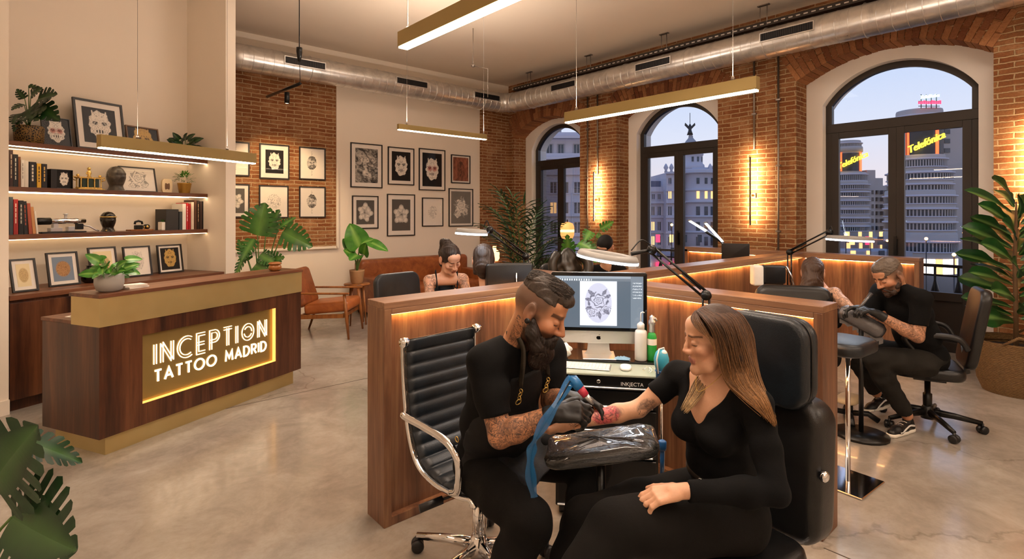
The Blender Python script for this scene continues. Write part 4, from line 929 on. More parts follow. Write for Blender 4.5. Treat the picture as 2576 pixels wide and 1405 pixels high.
def ext(name, label, cat, px, d): p = P(px, HY, d); return thing(name, label, cat, (p.x, p.y, ZG), -TH)
def zz_(py, d): return CAMZ-(py-HY)*d/F-ZG
def rect_windows(o, xs, zs, w, h, y, mat='dark_window', lit=(), arch=False, surround='stone_pale'):
    k = 0
    for z in zs:
        for x in xs:
            mb = MB(); b = w*.16
            mb.box((x-w/2-b, y-.10, z-b*1.4), (x+w/2+b, y, z)); mb.box((x-w/2-b, y-.12, z+h), (x+w/2+b, y, z+h+b)); mb.box((x-w/2-b, y-.06, z), (x-w/2, y, z+h)); mb.box((x+w/2, y-.06, z), (x+w/2+b, y, z+h)); mb.box((x-.03, y-.03, z), (x+.03, y-.0, z+h))
            f = part('window', mb, surround, o); mb = MB()
            if arch: mb.prism([(x-w/2, z), (x+w/2, z)]+[(x+w/2*math.cos(a), z+h*.75+w/2*math.sin(a)) for a in np.linspace(0, PI, 9)], 'y', y-.02, y+.1)
            else: mb.box((x-w/2, y-.02, z), (x+w/2, y+.1, z+h))
            part('glass', mb, 'win_lit' if k in lit else mat, f); k += 1
# --- corner-window building
d = 45; u = d/F; o = ext('apartment_building', 'pale corner building seen through the window nearest the room corner', 'building', 1420, d)
mb = MB(); mb.box((-95*u, 0, 0), (95*u, 9, zz_(385, d))); mb.box((-90*u, .5, zz_(385, d)), (95*u, 9, zz_(330, d))); part('facade', mb, 'stone_pale', o)
mb = MB(); 
for py, e in ((398, .7), (345, .5), (436, .25), (540, .25), (590, .3)): mb.box((-97*u, -e, zz_(py+4, d)), (97*u, .3, zz_(py-2, d)))
part('cornice', mb, 'stone_pale', o)
mb = MB(); mb.box((-60*u, 1, zz_(330, d)), (-5*u, 6, zz_(300, d))); part('roof_pavilion', mb, 'stone_grey', o)
rect_windows(o, [x*u for x in (-37, -8, 32, 60)], [zz_(387, d)+.1], 13*u, 22*u, 0.45, surround='stone_grey'); rect_windows(o, [x*u for x in (-28, 2, 32, 60)], [zz_(y, d) for y in (485, 536, 585)], 15*u, 27*u, 0, lit=(4, 9))
# --- domed building
d = 55; u = d/F; o = ext('domed_building', 'ornate white building with a dome and winged figure beyond the middle window', 'building', 1752, d)
X = lambda px: (px-1752)*u
mb = MB(); mb.box((X(1676), 0, 0), (X(1722), 10, zz_(434, d))); part('facade', mb, 'stone_pale', o)
mb = MB(); mb.box((X(1560), 1.2, 0), (X(1676), 10, zz_(468, d))); part('side_wing', mb, 'stone_pale', o)
mb = MB(); mb.prism([(X(1560), zz_(468, d)), (X(1676), zz_(468, d)), (X(1676), zz_(452, d)), (X(1560), zz_(452, d))], 'y', 2.0, 9); part('mansard_roof', mb, 'roof_slate', o)
mb = MB(); R = 45*u; mb.lathe([(R, 0), (R, zz_(470, d)), (R*1.0, zz_(432, d)), (R*1.06, zz_(430, d)), (R*1.06, zz_(424, d)), (R*.8, zz_(424, d)), (R*.8, zz_(420, d)), (0, zz_(420, d))], 40, (X(1766), R*.9, 0)); part('corner_tower', mb, 'stone_pale', o)
mb = MB()
for py in (434, 478, 508, 545, 584): e = .35 if py in (508, 434) else .2; mb.lathe([(R+.0, zz_(py+3, d)), (R+e, zz_(py+1, d)), (R+e, zz_(py-3, d)), (R, zz_(py-4, d))], 40, (X(1766), R*.9, 0), close=False); mb.box((X(1560), 1.2-e, zz_(py+3, d)), (X(1676), 1.3, zz_(py-2, d))) if py > 460 else None; mb.box((X(1674), -e, zz_(py+3, d)), (X(1722), .1, zz_(py-2, d)))
part('cornices', mb, 'stone_pale', o)
mb = MB(); R2 = 27*u; cxx = X(1755)
mb.lathe([(R2*1.15, zz_(424, d)), (R2*1.1, zz_(412, d)), (R2*.95, zz_(408, d)), (R2*.95, zz_(388, d)), (R2*1.03, zz_(386, d)), (R2*1.0, zz_(382, d)), (R2*.72, zz_(380, d)), (R2*.70, zz_(372, d))], 32, (cxx, R*.9, 0)); part('drum', mb, 'stone_pale', o)
mb = MB(); cxx = X(1751); mb.lathe([(R2*.72, zz_(374, d)), (R2*.7, zz_(366, d)), (R2*.62, zz_(357, d)), (R2*.46, zz_(349, d)), (R2*.3, zz_(344, d)), (R2*.2, zz_(340, d)), (R2*.22, zz_(338, d)), (R2*.12, zz_(332, d)), (0, zz_(331, d))], 32, (cxx, R*.9, 0)); part('dome', mb, 'stone_grey', o)
mb = MB(); c = Vector((X(1749), R*.9, 0)); zb = zz_(333, d); mb.lathe([(.32, 0), (.2, .35), (.16, .5), (.2, .8), (.1, 1.05), (0, 1.2)], 12, (c.x, c.y, zb)); 
for s in (-1, 1): mb.prism([(c.x+s*.05, zb+.5), (c.x+s*.55, zb+1.0), (c.x+s*.5, zb+1.25), (c.x+s*.2, zb+.95)], 'y', c.y-.06, c.y+.06)
mb.tube([(c.x, c.y, zb+1.1), (c.x, c.y, zb+2.3)], .03, 6); st = part('roof_statue', mb, 'frame_dark', o, label='dark winged statue on the dome')
rect_windows(o, [X(1685), X(1704)], [zz_(462, d)], 7*u, 15*u, 0, arch=True); rect_windows(o, [X(1685), X(1705)], [zz_(499, d)], 8*u, 19*u, 0, lit=(0, 1)); rect_windows(o, [X(1685), X(1706)], [zz_(y, d) for y in (541, 580, 617)], 9*u, 22*u, 0, lit=(5,))
rect_windows(o, [X(p) for p in (1620, 1638, 1651, 1666)], [zz_(500, d)], 7*u, 13*u, 1.2); rect_windows(o, [X(p) for p in (1620, 1636, 1650, 1666)], [zz_(y, d) for y in (541, 580, 617)], 8*u, 22*u, 1.2, lit=(6, 9, 10))
def cylwin(o, cx, cy, R, angs, z, w, h, mat='dark_window'):
    for a in angs:
        M = Matrix.Translation((cx, cy, 0)) @ Matrix.Rotation(a, 4, 'Z') @ Matrix.Translation((0, -R, 0)); mb = MB(); mb.box((-w/2, -.04, z), (w/2, .3, z+h), M); part('window', mb, mat, o)
for i, y in enumerate((462, 499, 541, 580, 617)): cylwin(o, X(1766), R*.9, R, (-.25, .2, .62), zz_(y, d), (7 if i < 2 else 9)*u, (15, 19, 22, 22, 22)[i]*u, 'win_lit' if i == 1 else 'dark_window')
cylwin(o, X(1755), R*.9, R2*.95, (-.28, .25, .8), zz_(404, d), 5*u, 12*u)
mb = MB()
for px in (1678, 1692, 1716, 1790, 1800): mb.lathe([(.18, 0), (.12, .25), (.25, .5), (.12, .8), (0, .95)], 10, (X(px), .4, zz_(433, d)))
part('roof_urns', mb, 'stone_pale', o)
# --- round towers
def rtower(name, label, cx_px, d, tiers, bands, signz, stxt, roofsign=None, rad=None):
    u = d/F; o = ext(name, label, 'building', cx_px, d)
    R0 = max(r for r, a, b in tiers)*u; cy = R0
    for r, ya, yb in tiers: mb = MB(); mb.lathe([(0, zz_(yb, d)-.01), (r*u, zz_(yb, d)), (r*u, zz_(ya, d)), (r*u*.98, zz_(ya, d)+.15), (0, zz_(ya, d)+.15)], 64, (0, cy, 0)); part('tower_tier', mb, 'stone_warm', o)
    for r, ya, yb in bands:
        mb = MB(); mb.lathe([(r*u+.03, zz_(yb, d)), (r*u+.03, zz_(ya, d))], 64, (0, cy, 0), close=False); bo = part('window_band', mb, 'band_glass', o)
        mb = MB(); 
        for a in np.arange(-1.5, 1.5, .1): M = Matrix.Translation((0, cy, 0)) @ Matrix.Rotation(a, 4, 'Z'); mb.box((-.035, -r*u-.06, zz_(yb, d)), (.06, -r*u, zz_(ya, d)), M)
        part('mullions', mb, 'stone_warm', bo)
        mb = MB(); mb.lathe([(r*u, zz_(ya, d)), (r*u+.2, zz_(ya, d)+.04), (r*u+.2, zz_(ya, d)+.16), (r*u, zz_(ya, d)+.2)], 64, (0, cy, 0), close=False); mb.lathe([(r*u, zz_(yb, d)-.12), (r*u+.12, zz_(yb, d)-.1), (r*u+.12, zz_(yb, d)-.03), (r*u, zz_(yb, d))], 64, (0, cy, 0), close=False); part('ledge', mb, 'stone_pale', bo)
    return o, u, cy
def script(o, txt, px, py, size, d, cxp, y, col, rise=.3, nm='neon_sign', lab=None):
    M = Matrix.Translation(((px-cxp)*d/F, y, zz_(py, d))) @ Matrix.Rotation(-rise, 4, 'Y') @ Matrix.Rotation(PI/2, 4, 'X')
    mb = text_mb(txt, size, M, .06, shear=.35); part(nm, mb, col, o, label=lab)
d = 70; o, u, cy = rtower('office_tower', 'rounded grey tower with yellow neon script, seen through the left casement', 2160, d, [(32, 352, 440), (36, 368, 378), (44, 434, 760), (47, 456, 470), (49, 480, 760)],
    [(32, 358, 367), (44, 439, 452), (49, 465, 474), (49, 484, 493), (49, 506, 515), (49, 528, 537), (49, 550, 559), (49, 571, 580)], None, None)
mb = MB(); mb.lathe([(32.4*u, zz_(428, d)), (32.4*u, zz_(382, d))], 48, (0, cy, 0), close=False); part('screen_wall', mb, 'band_glass', o)
mb = MB()
for a in (-1.15, -.95, .55, .7, .9): M = Matrix.Translation((0, cy, 0)) @ Matrix.Rotation(a, 4, 'Z'); mb.box((-.14, -33.5*u, zz_(428, d)), (.14, -32.5*u, zz_(380, d)), M)
part('neon_tubes', mb, 'neon_orange', o, label='orange vertical neon tubes'); script(o, 'Telefónica', 2155, 408, 1.05, d, 2160, cy-35*u, 'neon_yellow', .42, lab='yellow slanted script neon lettering')
mb = MB(); mb.box((40*u, cy-1, 0), (62*u, cy+8, zz_(425, d))); mb.box((62*u, cy-.5, 0), (88*u, cy+8, zz_(445, d))); mb.box((80*u, cy, 0), (122*u, cy+8, zz_(464, d))); mb.box((-62*u, cy, 0), (-40*u, cy+8, zz_(460, d))); part('side_wing', mb, 'stone_warm', o)
for px in (2215, 2229, 2243, 2258, 2272):
    for y in (482, 500, 518, 536, 555, 574): mb = MB(); mb.box(((px-2160)*u-.13, cy-1.08, zz_(y+5, d)), ((px-2160)*u+.13, cy+.05, zz_(y-5, d))); part('window', mb, 'dark_window', o)
d = 48; o, u, cy = rtower('office_tower', 'taller rounded grey tower with yellow neon script and roof signs, seen through the right casement', 2372, d, [(51, 268, 400), (56, 388, 760), (70, 430, 760), (76, 480, 760), (80, 590, 760)],
    [(51, 283, 294), (57, 398, 414), (70, 434, 448), (70, 464, 477), (76, 494, 510), (76, 527, 543), (76, 562, 578), (80, 612, 634)], None, None)
mb = MB(); mb.lathe([(51.5*u, zz_(384, d)), (51.5*u, zz_(318, d))], 48, (0, cy, 0), close=False); part('screen_wall', mb, 'band_glass', o)
mb = MB()
for a in (-1.25, -1.1, .12, .2): M = Matrix.Translation((0, cy, 0)) @ Matrix.Rotation(a, 4, 'Z'); mb.box((-.09, -52.5*u, zz_(384, d)), (.09, -51.6*u, zz_(318, d)), M)
part('neon_tubes', mb, 'neon_orange', o, label='orange vertical neon tubes'); script(o, 'Telefónica', 2352, 362, .88, d, 2372, cy-54*u, 'neon_yellow', .42, lab='yellow slanted script neon lettering')
mb = MB(); mb.box((40*u, cy-.3, 0), (130*u, cy+6, zz_(310, d))); part('side_wing', mb, 'stone_warm', o)
for y in (320, 345, 370): mb = MB(); mb.box((60*u, cy-.36, zz_(y+6, d)), (75*u, cy-.2, zz_(y-6, d))); part('window', mb, 'dark_window', o)
script(o, 'Telefónica', 2352, 242, .42, d, 2372, cy-2.2, 'neon_cyan', .12, lab='pale cyan roof script'); 
mb = MB(); 
for px in (2335, 2348, 2361, 2374): mb.tube([((px-2372)*u, cy-2, zz_(268, d)), ((px-2372)*u, cy-2, zz_(232, d))], .035, 5)
for py in (262, 250): mb.tube([((2328-2372)*u, cy-2, zz_(py, d)), ((2382-2372)*u, cy-2, zz_(py, d))], .03, 5)
part('sign_lattice', mb, 'frame_dark', o); mb = MB(); rr = random.Random(4)
x = (2326-2372)*u
while x < (2382-2372)*u: w_ = rr.uniform(.09, .16); mb.box((x, cy-2.1, zz_(257, d)), (x+w_, cy-2.05, zz_(257, d)+rr.uniform(.2, .34))); x += w_+.05
part('roof_sign', mb, 'neon_red', o, label='red roof sign'); mb = MB(); mb.lathe([(76.5*u, zz_(597, d)), (77.2*u, zz_(594, d))], 48, (0, cy, 0), close=False); part('light_line', mb, 'win_lit', o)
for a in np.arange(-.95, .9, .105):
    M = Matrix.Translation((0, cy, 0)) @ Matrix.Rotation(a, 4, 'Z'); mb = MB(); mb.box((-.12, -80.6*u, zz_(632, d)), (.1, -80*u, zz_(614, d)), M); part('lit_window', mb, 'shop_lit' if rr.random() < .5 else 'win_lit', o)
for a in np.arange(-.9, .85, .2):
    M = Matrix.Translation((0, cy, 0)) @ Matrix.Rotation(a, 4, 'Z'); mb = MB(); mb.box((-.3, -80.8*u, zz_(690, d)), (.22, -80*u, zz_(652, d)), M); part('shop_window', mb, 'shop_white' if rr.random() < .5 else 'shop_lit', o)
# street, shops, lamps
mb = MB(); mb.box((8.2, -60, ZG-.3), (140, 130, ZG)); g = part('street', mb, 'asphalt'); tag(g, 'dusky city street below the windows', 'street', kind='structure')
def shops(pa, pb, d, top, label):
    o = ext('shop_row', label, 'building', pa, d); u = d/F; mb = MB(); mb.box((0, 0, 0), ((pb-pa)*u, 4, zz_(top, d))); part('facade', mb, 'stone_grey', o); rr = random.Random(pa)
    x = .3
    while x < (pb-pa)*u-1:
        w_ = rr.uniform(.6, 1.3); mb = MB(); mb.box((x, -.1, .4), (x+w_, 0, 2.2)); part('shop_window', mb, rr.choice(['shop_lit', 'shop_white', 'shop_lit']), o)
        mb = MB(); mb.box((x, -.1, 4.6), (x+w_*.4, 0, 5.3)); part('window', mb, rr.choice(['win_lit', 'shop_lit', 'neon_red', 'dark_window']), o)
        if rr.random() < .6: mb = MB(); mb.box((x, -.25, 2.4), (x+w_*.8, -.05, 2.75)); part('shop_sign', mb, rr.choice(['neon_orange', 'neon_red', 'shop_white']), o)
        mb = MB(); mb.box((x+.1, -.08, 3.3), (x+w_*.5, 0, 4.1)); part('window', mb, rr.choice(['win_lit', 'dark_window']), o); x += w_+.35
shops(2096, 2280, 58, 600, 'row of lit shops below the rounded tower on the left'); shops(2088, 2296, 46, 632, 'nearer low row of lit shops below the rounded tower'); shops(1610, 1790, 50, 640, 'row of lit shops at the foot of the domed building')
for i, (px, py, d) in enumerate([(2128, 590, 30), (2190, 600, 36), (2232, 605, 42), (2262, 580, 34), (1690, 565, 36), (1706, 612, 30), (2330, 600, 30), (2400, 640, 26), (2425, 585, 34)]):
    o = ext('street_lamp', 'street lamp glowing orange, seen %s' % ['at the left of the left casement of the widest window', 'just under the neon tower, left casement', 'right of the neon tower, left casement', 'near the central mullion of the widest window', 'before the domed building, upper one', 'before the domed building, lower one', 'at the left of the right casement', 'low in the right casement', 'at the right edge of the right casement'][i], 'street lamp', px, d)
    h = zz_(py, d); mb = MB(); mb.tube([(0, 0, 0), (0, 0, h-.05)], .028, 6); part('pole', mb, 'frame_dark', o); mb = MB(); mb.sph((0, 0, h), .085, 12, 8); part('globe', mb, 'street_bulb', o)
o = ext('kiosk', 'blue kiosk on the street below the widest window', 'kiosk', 2262, 41); mb = MB(); mb.box((-.8, 0, 0), (.8, 1.6, 2.4)); part('booth', mb, 'kiosk_blue', o); mb = MB(); mb.box((-.9, -.1, 2.4), (.9, 1.7, 2.6)); part('roof', mb, 'stone_pale', o)
# --- balconies
for k, (y0, y1, lb) in enumerate(((1.0, 2.85, 'widest'), (4.1, 5.85, 'middle'), (6.85, 8.55, 'corner'))):
    o = thing('balcony_railing', 'black cast-iron balcony railing outside the %s window' % lb, 'railing', (9.0, (y0+y1)/2, -.05)); h = (y1-y0)/2+.15
    mb = MB(); mb.box((-.6, -h, -.12), (.06, h, 0)); part('balcony_slab', mb, 'stone_grey', o)
    mb = MB(); mb.box((-.02, -h, .98), (.02, h, 1.02)); mb.box((-.012, -h, .86), (.012, h, .885)); mb.box((-.012, -h, .1), (.012, h, .125)); part('rails', mb, 'black_metal', o)
    n = 9
    for i in range(n):
        y = -h+.1+(2*h-.2)*i/(n-1); mb = MB(); mb.lathe([(.014, 0), (.014, .2), (.03, .26), (.014, .32), (.012, .5), (.035, .58), (.05, .66), (.03, .74), (.016, .8), (.014, 1.0)], 10, (0, y, 0)); part('baluster', mb, 'black_metal', o)
# ================================================= plants
def basis(dirv, up=(0, 0, 1)):
    x = Vector(dirv).normalized(); n = Vector(up); n = n-x*n.dot(x)
    if n.length < 1e-4: n = x.orthogonal()
    n.normalize(); y = n.cross(x); return x, y, n
def leaf(mb, base, dirv, L, Wd, up=(0, 0, 1), droop=.25, cup=.12, shape='oval', cuts=0, seed=0, roll=0):
    """leaf blade from base along dirv; grid of half-widths along the midrib, two sides, droops and cups; cuts = monstera slots"""
    x, y, n = basis(dirv, up); rr = random.Random(seed)
    if roll: R = Matrix.Rotation(roll, 3, x); y = R @ y; n = R @ n
    base = Vector(base)
    def hw(t):
        if shape == 'oval': return math.sin(PI*min(1, t**.85))**.8
        if shape == 'heart': return (math.sin(PI*min(1, (t*.93+.07)**.62))**.7)*(1.0 if t > .04 else .8)
        if shape == 'lance': return math.sin(PI*t**.8)*.9
        if shape == 'fiddle': return (.42+.58*sst1(.25, .7, t))*math.sin(PI*min(1, .04+.96*t))**.42
    def pos(t, s): # s -1..1 across
        w = hw(t)*Wd/2; zz = -droop*L*t*t+cup*abs(s)*w*1.2-(0.0)+.012*L*math.sin(t*14+seed)*abs(s)
        back = 0
        if shape == 'heart': back = -.16*L*(abs(s)**1.5)*max(0, 1-t*2.2)
        return base+x*(L*(t+(.16*abs(s)*(1-t) if cuts else .06*abs(s)))*(.94)+back)+y*(w*s)+n*zz
    if cuts:
        # central strip + finger lobes
        m = 22; ts = [i/m for i in range(m+1)]; core = .46
        for sd in (-1, 1):
            for i in range(m):
                q = [pos(ts[i], 0), pos(ts[i+1], 0), pos(ts[i+1], sd*core), pos(ts[i], sd*core)]
                mb.add(q, [(0, 1, 2, 3) if sd < 0 else (3, 2, 1, 0)], True, col=(.0, 0, 0)); mb.c[-4] = mb.c[-3] = (.45, 0, 0)
            nl = cuts; 
            for k in range(nl):
                t0 = k/nl+.006; t1 = (k+1)/nl-.010*(1 if k < nl-1 else 0)-rr.uniform(0, .015)
                if k == 0: t0 = .0
                ss = [core, .55, .78, 1.0]
                rows = []
                for j, s in enumerate(ss):
                    e = (s-core)/(1-core); a = t0+(t1-t0)*(.01+.06*e*e*(1 if k else .3)); b = t1-(t1-t0)*(.03+.15*e**3)
                    rows.append([pos(min(1, a+.06*e), sd*s*(1 if j < 3 else .97)), pos(min(1, (a+b)/2+.07*e), sd*s*(1 if j < 3 else 1.04)), pos(min(1, b+.06*e), sd*s*(1 if j < 3 else .95))])
                for j in range(3):
                    for c in range(2):
                        q = [rows[j][c], rows[j][c+1], rows[j+1][c+1], rows[j+1][c]]
                        mb.add(q, [(0, 1, 2, 3) if sd < 0 else (3, 2, 1, 0)], True, col=(.0, 0, 0))
                        mb.c[-4+c*0] = mb.c[-4]
    else:
        m = 12; cs = [-1, -.66, -.33, 0, .33, .66, 1]; o = len(mb.v); vs = [pos(i/m, s) for i in range(m+1) for s in cs]; w = len(cs)
        fs = [(i*w+j, i*w+j+1, (i+1)*w+j+1, (i+1)*w+j) for i in range(m) for j in range(w-1)]
        mb.add(vs, fs, True, col=(0, 0, 0))
        for i in range(m+1): mb.c[o+i*w+3] = (.7, 0, 0)
def sst1(a, b, x): t = max(0, min(1, (x-a)/(b-a))); return t*t*(3-2*t)
def stem_curve(a, b, sag=.2, n=8):
    a, b = Vector(a), Vector(b); m = (a+b)/2+Vector((0, 0, sag*(b-a).length))
    m.x = a.x+(b.x-a.x)*.3; m.y = a.y+(b.y-a.y)*.3
    return [a*(1-t)**2+m*2*t*(1-t)+b*t*t for t in [i/n for i in range(n+1)]]
def plantroot(name, label, cat, loc): return thing(name, label, cat, loc)
def potlathe(o, prof, mat, soil_r, soil_z, n=32, nm='pot'):
    mb = MB(); mb.lathe(prof, n, close=False); mb.lathe([(0, prof[0][1]), (prof[0][0], prof[0][1])], n, close=False); part(nm, mb, mat, o); mb = MB(); mb.lathe([(0, soil_z-.01), (soil_r, soil_z-.01), (soil_r*.9, soil_z), (0, soil_z+.004)], n); part('soil', mb, 'soil', o)
def px2l(o, px, py, d): return P(px, py, d)-Vector(o.location)
TC = -NV*0+dirw(0, -1)          # towards the camera
RT = dirw(1, 0)
def bigleafplant(o, d, leaves, base, mat, shape='heart', cuts=7, sr=.008, ratio=.9):
    """leaves: (px_base, py_base, px_tip, py_tip, depth offset of tip, facing)"""
    for i, lf in enumerate(leaves):
        bx, by, tx, ty, dd, wd = lf[:6]; rl = lf[6] if len(lf) > 6 else 0
        a = px2l(o, bx, by, d+lf[7] if len(lf) > 7 else d); b = px2l(o, tx, ty, d+dd+(lf[7] if len(lf) > 7 else 0)); L_ = (b-a).length
        mb = MB(); leaf(mb, a, b-a, L_, L_*wd, up=TC*1.0+Vector((0, 0, .45)), droop=.10, shape=shape, cuts=cuts, seed=i, roll=rl); part('leaf', mb, mat, o)
        mb = MB(); mb.tube(stem_curve(base, a, .12), [sr*1.3-(sr*.6)*t/8 for t in range(9)], 7); part('stem', mb, 'stem_green', o)
# big monstera left of the art wall, behind the desk
d = 5.9; pb = P(655, 537+1.64*F/d, d); o = plantroot('potted_monstera', 'tall split-leaf monstera in a woven basket behind the reception desk', 'plant', (pb.x, pb.y, 0))
potlathe(o, [(.17, 0), (.21, .12), (.22, .42), (.20, .48), (.18, .48), (.18, .42)], 'basket', .19, .44, nm='basket_pot'); b0 = Vector((0, 0, .44))
bigleafplant(o, d, [(648, 592, 665, 505, -.05, 1.05, .2), (668, 595, 700, 520, .05, .9, -.25), (712, 582, 786, 622, -.1, .75, .3), (700, 575, 745, 540, .1, .6, -.3), (640, 600, 600, 660, -.15, .6), (625, 655, 596, 600, -.1, .5), (665, 660, 712, 645, -.2, .6, .2), (640, 668, 680, 690, -.25, .6), (618, 640, 585, 700, -.1, .35), (655, 640, 690, 660, -.2, .55)], b0, 'leaf_mid')
# monstera in the very foreground, lower left (its pot is out of the frame)
d = 1.75; pb = P(-130, 537+1.64*F/d, d); o = plantroot('potted_monstera', 'monstera leaves reaching in at the lower left corner of the picture', 'plant', (pb.x, pb.y, 0)); potlathe(o, [(.13, 0), (.16, .3), (.165, .32), (.15, .32), (.145, .28)], 'pot_grey', .145, .27); b0 = Vector((0, 0, .27))
bigleafplant(o, d, [(-20, 1215, 75, 1072, -.1, 1.1, .3), (62, 1108, 228, 1160, .15, .45, -.9), (35, 1330, 150, 1300, -.05, 1.1, .2), (30, 1300, 178, 1395, -.1, 1.2, .1), (-40, 1150, -70, 1030, 0, .9)], b0, 'leaf_dark', sr=.006)
# alocasia on the side table
TBL = P(898, 712, 8.05)
o = plantroot('potted_alocasia', 'broad-leaved green plant in a tan pot on the round side table', 'plant', (TBL.x, TBL.y, TBL.z)); potlathe(o, [(.075, 0), (.09, .02), (.108, .18), (.110, .2), (.1, .2), (.098, .17)], 'pot_tan', .098, .175); b0 = Vector((0, 0, .17)); d = 8.05
bigleafplant(o, d, [(905, 620, 880, 562, -.1, .95, .2), (888, 625, 862, 600, -.05, .9), (908, 612, 940, 600, 0, .8), (930, 608, 976, 628, -.1, .5, -.3), (890, 640, 866, 628, -.15, .8), (900, 640, 880, 652, -.2, .9), (915, 640, 918, 612, -.15, .8)], b0, 'leaf_bright', cuts=0, sr=.009)
# areca palm in the corner
d = 7.4; pb = P(1318, 537+1.64*F/d, d); o = plantroot('potted_palm', 'feathery areca palm standing by the corner window', 'plant', (pb.x, pb.y, 0)); potlathe(o, [(.15, 0), (.2, .3), (.21, .34), (.19, .34), (.18, .3)], 'pot_terracotta', .185, .3)
rr = random.Random(5)
for k, (tx, ty, dd) in enumerate([(1262, 492, -.1), (1290, 500, .2), (1318, 520, 0), (1350, 535, -.2), (1375, 570, -.3), (1240, 530, .1), (1232, 575, -.2), (1385, 610, .1), (1300, 540, -.4), (1340, 560, .3), (1262, 600, -.4), (1392, 640, -.2)]):
    b = px2l(o, tx, ty, d+dd); st = stem_curve((rr.uniform(-.05, .05), rr.uniform(-.05, .05), .3), b, .28, 14); mb = MB(); mb.tube(st, [.009-.0005*i for i in range(15)], 6); sp_s = part('stem', mb, 'stem_green', o); mb = MB()
    for j in range(5, 15):
        for s in (-1, 1):
            t = (st[min(14, j)]-st[j-1]).normalized(); side = t.cross(Vector((0, 0, 1)))
            if side.length < .1: side = RT.copy()
            side.normalize(); dr = (side*s*1.0+t*.9+Vector((0, 0, .1))); leaf(mb, st[j], dr, .30*(1-.035*abs(j-10)), .034, droop=.35, cup=.3, shape='lance', seed=j)
    leaf(mb, st[14], st[14]-st[13], .24, .03, droop=.3, shape='lance'); part('frond', mb, 'leaf_dark', o)
# monstera near the middle pier
d = 7.2; pb = P(1470, 537+1.64*F/d, d); o = plantroot('potted_monstera', 'green monstera between the corner and middle windows, behind the ring lamp', 'plant', (pb.x, pb.y, 0)); potlathe(o, [(.15, 0), (.19, .3), (.2, .34), (.18, .34), (.17, .3)], 'pot_grey', .175, .3); b0 = Vector((0, 0, .3))
bigleafplant(o, d, [(1510, 575, 1545, 556, -.1, .6, .3), (1485, 580, 1470, 605, -.1, .9), (1500, 590, 1520, 600, 0, .7), (1430, 640, 1428, 590, -.2, .6), (1455, 610, 1490, 625, -.2, .6), (1480, 640, 1515, 655, -.3, .7), (1460, 645, 1440, 670, -.2, .7), (1440, 610, 1410, 640, -.1, .5), (1475, 610, 1505, 640, -.1, .6)], b0, 'leaf_bright', cuts=5, sr=.007)
# fiddle-leaf fig in the big basket on the right
pb = P(2556, 985, 4.98); o = plantroot('potted_fig_tree', 'fiddle-leaf fig in a big woven seagrass basket at the right edge', 'plant', (pb.x, pb.y, 0)); d = 5.1
potlathe(o, [(.24, 0), (.28, .1), (.31, .38), (.325, .46), (.33, .48), (.315, .48), (.30, .42)], 'basket', .31, .40, 40, 'basket_pot'); mb = MB()
for s in (-1, 1): mb.tube([(s*.26, -.17, .46), (s*.28, -.19, .53), (s*.33, -.05, .55), (s*.32, .05, .47)], .012, 8)
part('basket_handles', mb, 'basket', o); rr = random.Random(11)
tr = [(0, 0, .4), (-.01, 0, .8), (.01, .01, 1.2), (0, 0, 1.55), (.01, 0, 1.75)]; mb = MB(); mb.tube(tr, [.02, .018, .016, .012, .006], 8); part('trunk', mb, 'bark', o)
for k in range(44):
    t = k/43; z = .62+1.1*t; a = k*2.4+.3; r = .28+.06*math.sin(k) if t < .85 else .2; elev = (.25+.75*t)
    dr = Vector((math.cos(a), math.sin(a), elev)); mb = MB(); L_ = rr.uniform(.30, .40)*(1.05-.2*t); leaf(mb, Vector((math.cos(a)*.03, math.sin(a)*.03, z)), dr, L_+.06, L_*.62, up=TC*.9+Vector((-.3*math.cos(a), -.3*math.sin(a), .5)), droop=.22, cup=.22, shape='fiddle', seed=k, roll=rr.uniform(-.3, .3)); part('leaf', mb, 'leaf_fig', o)
# shelf monstera, shelf pothos, gold pot plant, desk planter
y_ = 5.95; pp = MS @ Vector((s_at(73, y_), y_, ZS)); o = plantroot('potted_monstera', 'dark monstera in a speckled pot at the left of the highest shelf', 'plant', pp); potlathe(o, [(.085, 0), (.105, .02), (.11, .14), (.105, .16), (.095, .16), (.095, .13)], 'spots_pot', .095, .135); b0 = Vector((0, 0, .13)); d = dep(73, y_)-.05
bigleafplant(o, d, [(62, 248, 40, 222, -.05, .9), (78, 240, 105, 218, -.03, .8), (95, 250, 140, 232, -.08, .8), (95, 262, 145, 300, -.12, .6), (60, 262, 25, 275, -.1, .7), (50, 285, 28, 310, -.12, .8), (85, 285, 112, 268, -.12, .8), (70, 275, 92, 300, -.14, .8), (72, 215, 110, 225, 0, .35), (55, 300, 30, 330, -.1, .6)], b0, 'leaf_dark', cuts=5, sr=.004)
y_ = 5.93; pp = MS @ Vector((s_at(466, y_), y_, ZS)); o = plantroot('potted_pothos', 'small dark leafy plant in a clay pot at the right of the highest shelf', 'plant', pp); potlathe(o, [(.055, 0), (.07, .08), (.072, .09), (.064, .09), (.062, .07)], 'pot_terracotta', .062, .075); rr = random.Random(3)
for k in range(34):
    a = rr.uniform(0, 2*PI); e = rr.uniform(-.4, 1.3); r = rr.uniform(.03, .10); q = Vector((math.cos(a)*r, math.sin(a)*r, .09+e*.11)); mb = MB(); leaf(mb, q, (math.cos(a), math.sin(a), e-.3), .10, .07, up=TC+Vector((0, 0, .5)), droop=.3, shape='heart', seed=k); part('leaf', mb, 'leaf_dark', o); mb = MB(); mb.tube(stem_curve((0, 0, .07), q, .2, 5), .002, 5); part('stem', mb, 'stem_green', o)
y_ = 5.93; pp = MS @ Vector((s_at(464, y_), y_, Z2)); o = plantroot('potted_shrub', 'bushy small-leaved plant in a gold pot on the middle shelf', 'plant', pp); potlathe(o, [(.055, 0), (.072, .11), (.074, .12), (.066, .12), (.064, .1)], 'pot_gold', .064, .105); mb = MB()
